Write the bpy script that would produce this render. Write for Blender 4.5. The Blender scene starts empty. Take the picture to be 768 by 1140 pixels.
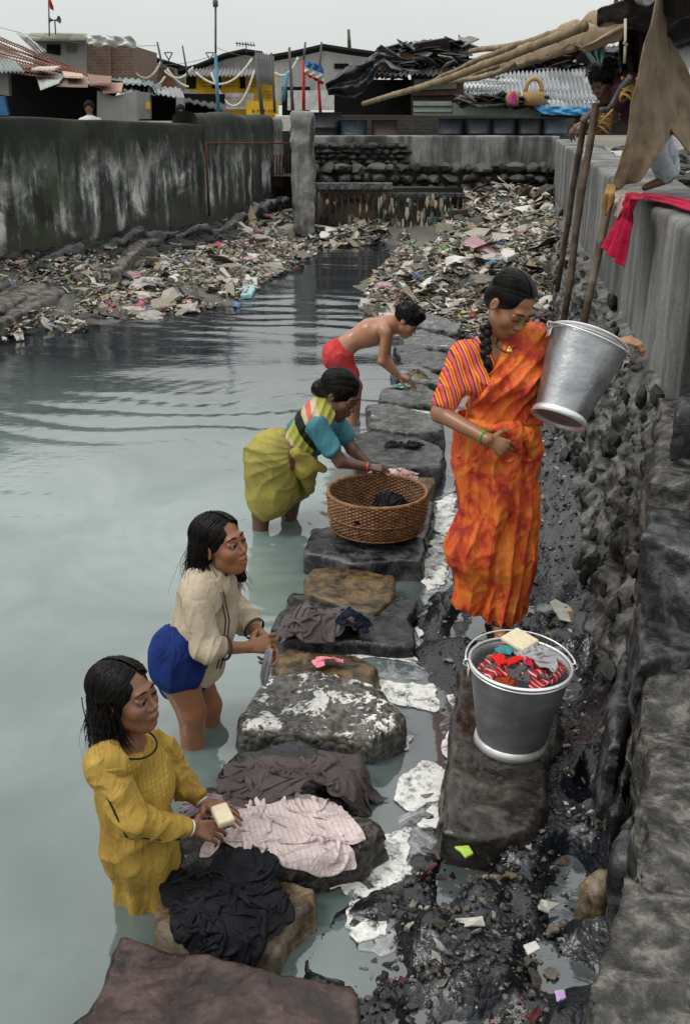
import bpy, math, random
import numpy as np
from math import radians, sin, cos, pi, tan, atan
from mathutils import Vector, Matrix
random.seed(7); RNG = np.random.default_rng(7)
SC = bpy.context.scene
COL = SC.collection
# ---------------------------------------------------------------- camera
CAM_H = 2.1; FPX = 1120.0; PITCH = atan(445 / FPX)
cd = bpy.data.cameras.new('camera'); cam = bpy.data.objects.new('camera', cd); COL.objects.link(cam)
cd.sensor_fit = 'HORIZONTAL'; cd.sensor_width = 24; cd.lens = 35; cd.clip_end = 3000; cd.clip_start = .05
cam.location = (0, 0, CAM_H); cam.rotation_euler = (pi / 2 - PITCH, 0, 0); SC.camera = cam
# ---------------------------------------------------------------- world, sun, exposure
SUN_EL, SUN_AZ = radians(55), radians(-105)
w = bpy.data.worlds.new("World"); SC.world = w; w.use_nodes = True
nt = w.node_tree; nt.nodes.clear()
def wn(t, **k):
    n = nt.nodes.new(t)
    for a, b in k.items(): setattr(n, a, b)
    return n
sky = wn('ShaderNodeTexSky', sky_type='NISHITA', sun_disc=False); sky.sun_elevation = SUN_EL; sky.sun_rotation = SUN_AZ
hs = wn('ShaderNodeHueSaturation'); hs.inputs['Saturation'].default_value = .12; nt.links.new(sky.outputs[0], hs.inputs['Color'])
tc = wn('ShaderNodeTexCoord'); sep = wn('ShaderNodeSeparateXYZ'); nt.links.new(tc.outputs['Generated'], sep.inputs[0])
rmp = wn('ShaderNodeValToRGB'); nt.links.new(sep.outputs[2], rmp.inputs[0])
e = rmp.color_ramp.elements; e[0].position = 0.0; e[0].color = (.38, .405, .392, 1); e[1].position = .8; e[1].color = (.92, .92, .91, 1)
nz = wn('ShaderNodeTexNoise'); nz.inputs['Scale'].default_value = 2.2; nz.inputs['Detail'].default_value = 5; nt.links.new(tc.outputs['Generated'], nz.inputs['Vector'])
mr = wn('ShaderNodeMapRange'); mr.inputs['To Min'].default_value = 12.5; mr.inputs['To Max'].default_value = 16.5; nt.links.new(nz.outputs[0], mr.inputs[0])
vm = wn('ShaderNodeVectorMath', operation='SCALE'); nt.links.new(rmp.outputs[0], vm.inputs[0]); nt.links.new(mr.outputs[0], vm.inputs['Scale'])
mx = wn('ShaderNodeMixRGB'); mx.inputs[0].default_value = .9; nt.links.new(hs.outputs[0], mx.inputs[1]); nt.links.new(vm.outputs[0], mx.inputs[2])
bg = wn('ShaderNodeBackground'); bg.inputs[1].default_value = .11; nt.links.new(mx.outputs[0], bg.inputs[0])
wo = wn('ShaderNodeOutputWorld'); nt.links.new(bg.outputs[0], wo.inputs[0])
sl = bpy.data.lights.new('sun', 'SUN'); sl.energy = 1.5; sl.angle = radians(18); sl.color = (1, .97, .92)
so = bpy.data.objects.new('sun', sl); COL.objects.link(so)
so.rotation_euler = Vector((sin(SUN_AZ) * cos(SUN_EL), cos(SUN_AZ) * cos(SUN_EL), sin(SUN_EL))).to_track_quat('Z', 'Y').to_euler()
SC.view_settings.view_transform = 'Standard'; SC.view_settings.look = 'None'; SC.view_settings.gamma = 1
SC.view_settings.exposure = 0.12
SC.cycles.max_bounces = 6; SC.cycles.use_denoising = True
# ---------------------------------------------------------------- pixel -> place helpers
_fw = np.array([0, cos(PITCH), -sin(PITCH)]); _up = np.array([0, sin(PITCH), cos(PITCH)])
def _ray(px, py): return np.array([(px - 384) / FPX, 0, 0]) + _up * ((570 - py) / FPX) + _fw
def PZ(px, py, z=0.0):
    r = _ray(px, py); t = (z - CAM_H) / r[2]; return np.array([r[0] * t, r[1] * t, z])
def PY(px, py, Y):
    r = _ray(px, py); t = Y / r[1]; return np.array([r[0] * t, Y, CAM_H + r[2] * t])
def V(*a): return np.array(a, float)
def nrm(v): v = np.asarray(v, float); return v / (np.linalg.norm(v) + 1e-12)
def sstep(a, b, x):
    t = np.clip((x - a) / (b - a), 0, 1); return t * t * (3 - 2 * t)
# ---------------------------------------------------------------- noise
def _h(ix, iy, iz, s):
    n = (ix.astype(np.int64) * 374761393 + iy.astype(np.int64) * 668265263 + iz.astype(np.int64) * 2147483647 + s * 974711) & 0xffffffff
    n = ((n ^ (n >> 13)) * 1274126177) & 0xffffffff
    n = ((n ^ (n >> 15)) * 2246822519) & 0xffffffff
    return ((n ^ (n >> 16)) & 0xffff).astype(np.float32) / 65535.0
def noise3(p, s=0):
    i = np.floor(p); f = p - i; f = f * f * (3 - 2 * f); i = i.astype(np.int64)
    x, y, z = i[..., 0], i[..., 1], i[..., 2]; fx, fy, fz = f[..., 0], f[..., 1], f[..., 2]
    def L(a, b, t): return a + (b - a) * t
    c = lambda a, b, d: _h(x + a, y + b, z + d, s)
    return L(L(L(c(0,0,0), c(1,0,0), fx), L(c(0,1,0), c(1,1,0), fx), fy), L(L(c(0,0,1), c(1,0,1), fx), L(c(0,1,1), c(1,1,1), fx), fy), fz) * 2 - 1
def fbm(p, sc=1.0, o=3, s=0, ridged=False):
    p = np.asarray(p, float) * sc; a = 1.0; r = 0; t = 0
    for k in range(o):
        n = noise3(p + 17.3 * k, s + k)
        if ridged: n = 1 - 2 * np.abs(n)
        r = r + a * n; t += a; a *= .5; p = p * 2.03
    return r / t
def P3(x, y, z=0): 
    x = np.asarray(x, float); return np.stack([x, np.broadcast_to(y, x.shape), np.broadcast_to(z, x.shape)], -1)
# ---------------------------------------------------------------- objects
def mk(name, v, f, mat, parent=None, smooth=True, cols=None, mi=None, uv=None):
    me = bpy.data.meshes.new(name); v = np.asarray(v, np.float32)
    if isinstance(f, np.ndarray) and f.ndim == 2:
        k = f.shape[1]; me.vertices.add(len(v)); me.vertices.foreach_set('co', v.ravel())
        me.loops.add(f.size); me.loops.foreach_set('vertex_index', f.astype(np.int32).ravel())
        me.polygons.add(len(f)); me.polygons.foreach_set('loop_start', np.arange(0, f.size, k, dtype=np.int32))
        me.update(calc_edges=True)
    else: me.from_pydata([tuple(map(float, q)) for q in v], [], [tuple(int(i) for i in q) for q in f])
    me.polygons.foreach_set('use_smooth', np.full(len(me.polygons), bool(smooth)))
    if cols is not None:
        a = me.color_attributes.new('Col', 'FLOAT_COLOR', 'POINT'); c = np.ones((len(v), 4), np.float32); c[:, :3] = cols
        a.data.foreach_set('color', c.ravel())
    for m in (mat if isinstance(mat, (list, tuple)) else [mat]): me.materials.append(m)
    if mi is not None: me.polygons.foreach_set('material_index', np.asarray(mi, np.int32))
    me.validate(); me.update()
    o = bpy.data.objects.new(name, me); COL.objects.link(o)
    if parent is not None:
        o.parent = parent; o.matrix_parent_inverse = Matrix.Translation(-Vector(parent.location))
    return o
def tag(o, label, cat, group=None):
    o['label'] = label; o['category'] = cat
    if group: o['group'] = group
    return o
def kind(o, k): o['kind'] = k; return o
def thing(name, label, cat, loc=(0, 0, 0), group=None):
    o = bpy.data.objects.new(name, None); o.empty_display_size = .1; COL.objects.link(o); o.location = tuple(map(float, loc))
    return tag(o, label, cat, group)
class MB:
    def __init__(s): s.v = []; s.f = []; s.c = []; s.cur = None; s.m = []; s.mi = 0
    def add(s, v, f):
        n = len(s.v); s.v += [tuple(map(float, q)) for q in v]; s.f += [tuple(n + i for i in q) for q in f]; s.m += [s.mi] * len(f)
        s.c += [s.cur or (1, 1, 1)] * len(v); return s
    def box(s, lo, hi, R=None, o=None):
        x0, y0, z0 = lo; x1, y1, z1 = hi
        v = [V(x, y, z) for z in (z0, z1) for y in (y0, y1) for x in (x0, x1)]
        if R is not None: v = [R @ q for q in v]
        if o is not None: v = [q + np.asarray(o) for q in v]
        return s.add(v, [(0,2,3,1), (4,5,7,6), (0,1,5,4), (2,6,7,3), (0,4,6,2), (1,3,7,5)])
    def prism(s, pts, ex):      # planar polygon pts (3d) extruded by vector ex
        n = len(pts); pts = [np.asarray(p, float) for p in pts]; v = pts + [p + np.asarray(ex, float) for p in pts]
        return s.add(v, [tuple(range(n))[::-1], tuple(range(n, 2 * n))] + [(i, (i + 1) % n, n + (i + 1) % n, n + i) for i in range(n)])
    def tube(s, pts, r, n=8, caps=True):
        pts = [np.asarray(p, float) for p in pts]; m = len(pts); rr = r if hasattr(r, '__len__') else [r] * m
        v = []; a = None
        for i in range(m):
            d = nrm(pts[min(i + 1, m - 1)] - pts[max(i - 1, 0)])
            if a is None: a = nrm(np.cross(d, V(.3, .2, 1) if abs(d[2]) < .9 else V(1, .1, 0)))
            a = nrm(a - d * np.dot(a, d)); b = np.cross(d, a)
            v += [pts[i] + rr[i] * (a * cos(2 * pi * k / n) + b * sin(2 * pi * k / n)) for k in range(n)]
        f = [(i * n + k, i * n + (k + 1) % n, (i + 1) * n + (k + 1) % n, (i + 1) * n + k) for i in range(m - 1) for k in range(n)]
        if caps: f += [tuple(range(n))[::-1], tuple(range((m - 1) * n, m * n))]
        return s.add(v, f)
    def lathe(s, prof, c, n=32, axis=None, caps=False):
        R = np.eye(3)
        if axis is not None:
            z = nrm(axis); x = nrm(np.cross(z, V(0, 1, .01))); R = np.stack([x, np.cross(z, x), z], 1)
        v = [np.asarray(c) + R @ V(r * cos(2 * pi * k / n), r * sin(2 * pi * k / n), h) for r, h in prof for k in range(n)]; m = len(prof)
        f = [(i * n + k, i * n + (k + 1) % n, (i + 1) * n + (k + 1) % n, (i + 1) * n + k) for i in range(m - 1) for k in range(n)]
        if caps: f += [tuple(range(n))[::-1], tuple(range((m - 1) * n, m * n))]
        return s.add(v, f)
    def build(s, name, mat, parent=None, smooth=False, col=False):
        return mk(name, s.v, s.f, mat, parent, smooth, cols=s.c if col else None, mi=s.m if isinstance(mat, (list, tuple)) else None)
def grid_faces(nr, nc, wrap=False):
    i, j = np.meshgrid(np.arange(nr - 1), np.arange(nc if wrap else nc - 1), indexing='ij'); j2 = (j + 1) % nc
    return np.stack([i * nc + j, i * nc + j2, (i + 1) * nc + j2, (i + 1) * nc + j], -1).reshape(-1, 4)
# ---------------------------------------------------------------- signed distance modelling
class Cap:
    def __init__(s, a, b, ra, rb=None, k=.02, flat=None, op=1):
        s.a = np.asarray(a, float); s.b = np.asarray(b, float); s.ra = ra; s.rb = ra if rb is None else rb; s.k = k; s.flat = flat; s.op = op
    def d(s, P):
        ba = s.b - s.a; t = np.clip(((P - s.a) @ ba) / (ba @ ba + 1e-12), 0, 1)[:, None]
        q = P - s.a - t * ba; r = s.ra + (s.rb - s.ra) * t[:, 0]
        if s.flat is not None:
            n, f = s.flat; n = nrm(n); q = q + np.outer(q @ n, n) * (f - 1); return (np.sqrt((q * q).sum(1)) - r) / math.sqrt(f)
        return np.sqrt((q * q).sum(1)) - r
    def g(s, e):
        return Cap(s.a, s.b, s.ra + e, s.rb + e, s.k, s.flat, s.op)
class Ell:
    def __init__(s, c, r, R=None, k=.02, op=1):
        s.c = np.asarray(c, float); s.r = np.asarray(r, float); s.R = np.eye(3) if R is None else R; s.k = k; s.op = op
    def d(s, P):
        q = (P - s.c) @ s.R; k0 = np.sqrt(((q / s.r) ** 2).sum(1)); k1 = np.sqrt(((q / s.r ** 2) ** 2).sum(1)) + 1e-9
        return k0 * (k0 - 1) / k1
    def g(s, e): return Ell(s.c, s.r + e, s.R, s.k, s.op)
class Fn:
    def __init__(s, f, k=.01, op=1): s.d = f; s.k = k; s.op = op
def smin(a, b, k): h = np.clip(k - np.abs(a - b), 0, None) / k; return np.minimum(a, b) - h * h * k * .25
def sdf_mesh(prims, lo, hi, h, post=None, B=14, pad=0.0, cull=True):
    lo = np.asarray(lo, float); hi = np.asarray(hi, float)
    nb = np.maximum(1, np.ceil((hi - lo) / (h * B)).astype(int)); N = nb * B + 1
    val = np.full(tuple(N), 1.0, np.float32)
    bi = np.stack(np.meshgrid(*[np.arange(n) for n in nb], indexing='ij'), -1).reshape(-1, 3)
    ctr = lo + (bi + .5) * B * h; hd = B * h * .5 * math.sqrt(3)
    D = np.stack([p.d(ctr) for p in prims]); kmax = max(p.k for p in prims)
    tot = np.full(len(ctr), 10.0)
    for p, d in zip(prims, D): tot = smin(tot, d, p.k) if p.op > 0 else -smin(-tot, d, p.k)
    act = np.abs(tot) < hd * 1.35 + pad
    for b in bi[(~act) & (tot < 0)]: val[b[0]*B:b[0]*B+B+1, b[1]*B:b[1]*B+B+1, b[2]*B:b[2]*B+B+1] = -1
    g1 = np.arange(B + 1); loc = np.stack(np.meshgrid(g1, g1, g1, indexing='ij'), -1).reshape(-1, 3)
    for n in np.nonzero(act)[0]:
        P = lo + (bi[n] * B + loc) * h; t = np.full(len(P), 10.0)
        for i, p in enumerate(prims):
            if (not cull) or D[i, n] < 2.2 * hd + p.k + pad:
                d = p.d(P); t = smin(t, d, p.k) if p.op > 0 else -smin(-t, d, p.k)
        if post is not None: t = post(P, t)
        b = bi[n]; val[b[0]*B:b[0]*B+B+1, b[1]*B:b[1]*B+B+1, b[2]*B:b[2]*B+B+1] = t.reshape(B + 1, B + 1, B + 1)
    return surf_nets(val, lo, h)
def surf_nets(val, lo, h):
    s = val < 0; nx, ny, nz = val.shape
    c = np.zeros((nx-1, ny-1, nz-1), np.uint8)
    for a in (0, 1):
        for b in (0, 1):
            for d in (0, 1): c += s[a:nx-1+a, b:ny-1+b, d:nz-1+d]
    cells = np.argwhere((c > 0) & (c < 8)); idx = np.full(c.shape, -1, np.int32); idx[tuple(cells.T)] = np.arange(len(cells))
    acc = np.zeros((len(cells), 3)); cnt = np.zeros(len(cells))
    cor = [(a, b, d) for a in (0, 1) for b in (0, 1) for d in (0, 1)]
    for i in cor:
        for ax in range(3):
            if i[ax]: continue
            j = list(i); j[ax] = 1; p = cells + i; q = cells + j
            va = val[tuple(p.T)]; vb = val[tuple(q.T)]; m = (va < 0) != (vb < 0)
            t = np.where(m, va / (va - vb + 1e-12), 0); t = np.clip(t, 0, 1); pt = np.array(i, float) + np.outer(t, np.eye(3)[ax])
            acc += pt * m[:, None]; cnt += m
    V_ = lo + (cells + acc / cnt[:, None]) * h; F = []
    for ax in range(3):
        o = [a for a in range(3) if a != ax]; sh = [slice(None)] * 3; sh2 = [slice(None)] * 3; sh[ax] = slice(0, -1); sh2[ax] = slice(1, None)
        m = s[tuple(sh)] != s[tuple(sh2)]; e = np.argwhere(m)
        ok = (e[:, o[0]] > 0) & (e[:, o[1]] > 0) & (e[:, o[0]] < c.shape[o[0]]) & (e[:, o[1]] < c.shape[o[1]]); e = e[ok]
        q = []
        for a, b in ((0, 0), (1, 0), (1, 1), (0, 1)):
            t = e.copy(); t[:, o[0]] -= a; t[:, o[1]] -= b; q.append(idx[tuple(t.T)])
        q = np.stack(q, 1); fl = s[tuple(e.T)] ; flip = (~fl) if ax != 1 else fl
        q[flip] = q[flip][:, ::-1]; F.append(q)
    F = np.concatenate(F); F = F[(F >= 0).all(1)]
    return V_, F[:, ::-1]
def bounds(prims, pad=.05):
    lo = np.full(3, 1e9); hi = -lo
    for p in prims:
        if p.op < 0: continue
        if isinstance(p, Cap):
            for q, r in ((p.a, p.ra), (p.b, p.rb)): lo = np.minimum(lo, q - r); hi = np.maximum(hi, q + r)
        elif isinstance(p, Ell): m = p.r.max(); lo = np.minimum(lo, p.c - m); hi = np.maximum(hi, p.c + m)
    return lo - pad, hi + pad
def sd_poly(P, poly):
    poly = np.asarray(poly, float)[:, :2]; x, y = P[..., 0], P[..., 1]; n = len(poly); d = np.full(x.shape, 1e9); s = np.ones(x.shape)
    for i in range(n):
        a = poly[i]; b = poly[i - 1]; e = b - a; wx = x - a[0]; wy = y - a[1]
        t = np.clip((wx * e[0] + wy * e[1]) / (e @ e + 1e-12), 0, 1); d = np.minimum(d, (wx - e[0] * t) ** 2 + (wy - e[1] * t) ** 2)
        c1 = y >= a[1]; c2 = y < b[1]; c3 = e[0] * wy > e[1] * wx
        s = np.where((c1 & c2 & c3) | (~c1 & ~c2 & ~c3), -s, s)
    return s * np.sqrt(d)
# ---------------------------------------------------------------- materials
class NG:
    def __init__(s, name):
        s.m = bpy.data.materials.new(name); s.m.use_nodes = True; s.t = s.m.node_tree; s.b = s.t.nodes['Principled BSDF']; s.out = s.t.nodes['Material Output']
        s._co = None
    def n(s, t, ins=None, **k):
        x = s.t.nodes.new('ShaderNode' + t)
        for a, b in k.items(): setattr(x, a, b)
        for a, b in (ins or {}).items(): s.set(x.inputs[a], b)
        return x
    def set(s, sock, v):
        if isinstance(v, bpy.types.NodeSocket): s.t.links.new(v, sock)
        elif isinstance(v, bpy.types.Node): s.t.links.new(v.outputs[0], sock)
        else:
            if hasattr(sock.default_value, '__len__') and not hasattr(v, '__len__'): v = (v, v, v, 1)[:len(sock.default_value)]
            if hasattr(v, '__len__') and hasattr(sock.default_value, '__len__') and len(v) == 3 and len(sock.default_value) == 4: v = (*v, 1)
            sock.default_value = v
    def co(s, sc=(1, 1, 1), rot=(0, 0, 0), kind='Object'):
        if s._co is None: s._co = s.n('TexCoord')
        return s.n('Mapping', {0: s._co.outputs[kind], 'Scale': sc, 'Rotation': rot}).outputs[0]
    def noise(s, sc, det=4, rough=.55, co=None, dist=0):
        return s.n('TexNoise', {'Vector': co if co is not None else s.co(), 'Scale': sc, 'Detail': det, 'Roughness': rough, 'Distortion': dist}).outputs[0]
    def vor(s, sc, co=None, feature='F1', out=0):
        return s.n('TexVoronoi', {'Vector': co if co is not None else s.co(), 'Scale': sc}, feature=feature).outputs[out]
    def ramp(s, f, stops, interp='LINEAR'):
        r = s.n('ValToRGB', {0: f}); c = r.color_ramp; c.interpolation = interp
        while len(c.elements) < len(stops): c.elements.new(.5)
        for e, (p, col) in zip(c.elements, stops):
            e.position = p; e.color = (*col, 1) if hasattr(col, '__len__') else (col, col, col, 1)
        return r.outputs[0]
    def mix(s, f, a, b, mode='MIX'): return s.n('MixRGB', {0: f, 1: a, 2: b}, blend_type=mode).outputs[0]
    def math(s, op, a, b=0.0): return s.n('Math', {0: a, 1: b}, operation=op).outputs[0]
    def sepz(s, co=None): return s.n('SeparateXYZ', {0: co if co is not None else s.co()}).outputs
    def attr(s, nm='Col'): return s.n('Attribute', attribute_name=nm).outputs[0]
    def bump(s, hgt, st=.3, dist=.01, prev=None):
        d = {'Height': hgt, 'Strength': st, 'Distance': dist}
        if prev is not None: d['Normal'] = prev
        return s.n('Bump', d).outputs[0]
    def fin(s, base=None, rough=None, bump=None, metal=None, **k):
        for nm, v in (('Base Color', base), ('Roughness', rough), ('Normal', bump), ('Metallic', metal)):
            if v is not None: s.set(s.b.inputs[nm], v)
        for a, v in k.items(): s.set(s.b.inputs[a.replace('_', ' ')], v)
        return s.m
def simple(name, c1, c2=None, sc=20, rough=.6, bst=.3, bd=.005, metal=0, sc2=None, stretch=(1, 1, 1), lo=.35, hi=.65, **k):
    g = NG(name); co = g.co(stretch); n = g.noise(sc, 5, co=co); c2 = c2 or tuple(x * .6 for x in c1)
    base = g.ramp(n, [(lo, c1), (hi, c2)]); b = g.bump(g.noise(sc2 or sc * 3, 4, co=co), bst, bd)
    if not metal and rough > .55: k.setdefault('Specular_IOR_Level', .15)
    return g.fin(base, rough, b, metal, **k)
def vcmat(name, rough=.6, bst=.3, sc=60, bd=.004, var=.3, **k):
    if rough > .5: k.setdefault('Specular_IOR_Level', .25)
    g = NG(name); n = g.noise(sc, 4); base = g.mix(1.0, g.attr(), g.ramp(n, [(.3, 1.0), (.75, 1 - var)]), 'MULTIPLY')
    return g.fin(base, rough, g.bump(n, bst, bd), **k)
# ================================================================ GROUND, WATER
WZ = -.08
def PXL(l, z): return [PZ(a, b, z) for a, b in l]
LR = np.array(PXL([(330,1160),(345,1075),(400,1000),(450,960),(470,900),(505,850),(500,770),(455,745),(450,690),(490,640),(505,560),(515,500),(535,420),(515,345),(430,337),(402,318),(440,290),(455,272),(360,271),(345,262),(330,240),(322,232)], WZ) + [V(-1.5,26,0), V(8,26,0), V(8,.2,0), V(.3,.2,0)])[:, :2]
LL = np.array(PXL([(-160,395),(0,374),(60,364),(130,352),(215,340),(262,333),(285,312),(300,290),(322,272),(345,262),(322,232)], WZ) + [V(-1.5,26,0), V(-9,26,0), V(-14,9,0)])[:, :2]
BUMPS = []
def wallx(y): return .8 + .16 * y
def ground_h(x, y):
    P = P3(x, y); sr = -sd_poly(P, LR); sl = -sd_poly(P, LL); wob = .06 * fbm(P, 2.2, 3, 3) * np.clip(y / 4, .6, 2)
    sr = sr + wob; sl = sl + wob * 1.6
    near = sstep(8.5, 13, y); pud = .20 * np.clip(fbm(P, 3.3, 3, 55) - .02, 0, 1) * (y < 7) * sstep(-.05, .15, 4.4 - y + 1.5 * (x < .75))
    right = np.minimum(sr * .35, .085 + .012 * fbm(P, 3, 3, 5)) + near * np.clip(sr * .16, 0, .55) * sstep(-.5, 1.5, sr) * (1 + .35 * fbm(P, .9, 3, 11))
    right = right + np.clip(.16 - (wallx(y) - .34 - x), 0, .25) * .5 * (y < 9)
    left = np.minimum(sl * .18, .10 + .05 * sl)
    right = right - np.where(sr > 0, pud * 1.6, 0)
    g = np.maximum(np.where(sr > -1.2, right, -.42), np.where(sl > -1.2, left, -.42)); g = np.clip(g, -.42, .95)
    return g + WZ
def ground_fine(x, y):
    P = P3(x, y); g = ground_h(x, y); f = np.clip(y / 5, .5, 2.2)
    lump = .25 + .75 * sstep(-.1, .25, fbm(P, 2.1, 2, 71)); rough = .012 * fbm(P, 9, 4, 21) + .013 * lump * fbm(P, 24, 3, 22, ridged=True) + .007 * lump * fbm(P, 60, 2, 27) + .02 * fbm(P, 2.6, 2, 23) - .006
    far = sstep(8, 12, y) * .05 * fbm(P, 5, 3, 29, ridged=True)
    return g + rough * np.where(g > WZ - .05, 1, .3) + far
ny, nx = 720, 420
yy = .35 * (34 / .35) ** np.linspace(0, 1, ny); uu = np.linspace(-1, 1, nx)
X = uu[None, :] * (yy[:, None] * .48 + .35); Y = np.repeat(yy[:, None], nx, 1)
Z = ground_fine(X, Y)
def mud_mat():
    g = NG('wet_mud'); co = g.co(); n1 = g.noise(3, 6, .6, co); n2 = g.noise(38, 5, .65, co); v = g.vor(55, co)
    base = g.ramp(n2, [(.3, (.002, .003, .004)), (.54, (.005, .006, .009)), (.72, (.015, .018, .022)), (.88, (.06, .057, .052))])
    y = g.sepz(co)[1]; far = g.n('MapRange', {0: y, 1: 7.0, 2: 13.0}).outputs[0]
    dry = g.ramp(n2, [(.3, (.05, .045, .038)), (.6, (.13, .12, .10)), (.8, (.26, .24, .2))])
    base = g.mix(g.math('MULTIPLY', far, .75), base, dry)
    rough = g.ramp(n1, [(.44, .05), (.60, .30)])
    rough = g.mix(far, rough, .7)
    h = g.math('ADD', g.math('MULTIPLY', n2, 1.0), g.math('MULTIPLY', v, -.6))
    return g.fin(base, rough, g.bump(h, .45, .010), Specular_IOR_Level=.55)
MUD = mud_mat()
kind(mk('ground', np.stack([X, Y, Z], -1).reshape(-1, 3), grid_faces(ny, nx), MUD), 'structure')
far_g = simple('far_ground', (.12, .11, .09), (.2, .18, .15), .3, .9)
kind(mk('terrain', [(-600, -20, -.6), (600, -20, -.6), (600, 900, -.6), (-600, 900, -.6)], [(0, 1, 2, 3)], far_g), 'structure')
kind(mk('yard', [(-40, 24.2, .75), (60, 24.2, .75), (60, 90, .75), (-40, 90, .75)], [(0, 1, 2, 3)], far_g), 'structure')
# water: sheet with real ripples
ny, nx = 520, 420
yy = .35 * (27 / .35) ** np.linspace(0, 1, ny); X = uu[None, :] * (yy[:, None] * .5 + .35); Y = np.repeat(yy[:, None], nx, 1)
P = P3(X, Y); RP = [(PZ(225,820,WZ), .009, .11), (PZ(290,590,WZ), .009, .13), (PZ(322,582,WZ), .006, .12), (PZ(392,465,WZ), .012, .17), (PZ(165,1010,WZ), .0025, .10)]
Zw = WZ + .0024 * sstep(1.2, 4, Y) * fbm(P * V(1, 1.6, 1), 2.0, 2, 40)
far = sstep(5.5, 9, Y)
Zw = Zw + far * .008 * noise3(P * V(.5, 2.1, 1) + .35 * fbm(P, .5, 2, 43)[..., None], 41)
wv_ = Y * 1.0 + .18 * X + .42 * fbm(P * V(.6, .6, 1), 1, 2, 61) + .05 * noise3(P * 1.7, 62)
env = sstep(4.6, 7.2, Y) * np.clip(.55 + 1.1 * noise3(P * V(.35, .8, 1), 63), 0, 1.3) * (1 - .4 * sstep(11, 14, Y))
Zw = Zw + .0016 * sstep(2.0, 3.5, Y) * noise3(P * V(1.1, 4.2, 1) + .5 * fbm(P, .8, 2, 68)[..., None], 67)
Zw = Zw + env * ((.0050 + .004 * sstep(9, 6, Y)) * np.sin(wv_ * 2 * pi / .40 + 1.6 * noise3(P * .7, 65)) + .0024 * np.sin(wv_ * 2 * pi / .21 + 3 * noise3(P * .9, 64)))
for c, a, l in RP:
    d = np.hypot(X - c[0], Y - c[1]); Zw = Zw + a * np.exp(-d / (l * 6)) * np.cos(2 * pi * d / l + noise3(P * 1.5, 47)) * sstep(.0, .12, d) * .45
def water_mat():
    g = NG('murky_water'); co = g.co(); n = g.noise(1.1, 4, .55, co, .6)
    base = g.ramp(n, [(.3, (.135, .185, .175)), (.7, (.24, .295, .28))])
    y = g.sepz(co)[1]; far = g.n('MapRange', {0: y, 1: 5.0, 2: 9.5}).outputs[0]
    painted_sheen = g.n('MapRange', {0: g.math('ADD', y, g.math('MULTIPLY', n, 2.0)), 1: 3.0, 2: 7.4}).outputs[0]; base = g.mix(painted_sheen, g.mix(1.0, base, (.40, .45, .45), 'MULTIPLY'), base)  # sky sheen painted into the base colour: dim near, brighter midway
    base = g.mix(far, base, (.018, .022, .026))  # far water coloured dark in place of the walls' reflection
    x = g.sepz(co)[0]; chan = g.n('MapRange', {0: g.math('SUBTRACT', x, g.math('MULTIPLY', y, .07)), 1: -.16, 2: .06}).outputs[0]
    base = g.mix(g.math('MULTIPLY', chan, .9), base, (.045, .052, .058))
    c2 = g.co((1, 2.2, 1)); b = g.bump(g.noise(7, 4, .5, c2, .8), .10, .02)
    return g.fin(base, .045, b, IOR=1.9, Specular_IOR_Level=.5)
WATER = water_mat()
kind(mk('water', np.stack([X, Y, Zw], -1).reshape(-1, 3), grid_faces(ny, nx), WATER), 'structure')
# ---------------------------------------------------------------- stones
def rock_mat(name, cs, rough=(.16, .45), sc=14, bst=.6, wet=None, pebble=False, suds=0):
    g = NG(name); co = g.co(); n1 = g.noise(sc, 6, .62, co, .4); n2 = g.noise(sc * 7, 4, .6, co)
    base = g.ramp(n1, [(.38 + .24 * i / max(1, len(cs) - 1), tuple(q * .68 for q in c)) for i, c in enumerate(cs)])
    base = g.mix(.45, base, g.ramp(n2, [(.35, .25), (.7, 1.3)]), 'MULTIPLY')
    h = g.math('ADD', n1, g.math('MULTIPLY', n2, .35))
    if pebble:
        v = g.vor(34, co); base = g.mix(g.ramp(v, [(.32, 0), (.5, 1)]), g.ramp(g.vor(34, co, out=1), [(0, (.015, .017, .02)), (1, (.09, .1, .11))]), base); h = g.math('SUBTRACT', h, g.math('MULTIPLY', v, 2.0))
    if suds:
        nz_ = g.n('NewGeometry').outputs['Normal']; up = g.n('MapRange', {0: g.sepz(nz_)[2], 1: .6, 2: .85}).outputs[0]; sn = g.noise(7, 5, .7, co, .6); fz = g.noise(55, 3, .6, co)
        m_ = g.math('MULTIPLY', g.ramp(g.math('ADD', sn, g.math('MULTIPLY', g.math('SUBTRACT', fz, .5), .35)), [(suds, 0), (suds + .035, 1)]), up); base = g.mix(m_, base, (.66, .66, .62)); h = g.math('ADD', h, g.math('MULTIPLY', m_, .4))
    return g.fin(base, g.ramp(n1, [(.35, rough[0]), (.7, rough[1])]), g.bump(h, bst, .012), Specular_IOR_Level=.4)
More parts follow.
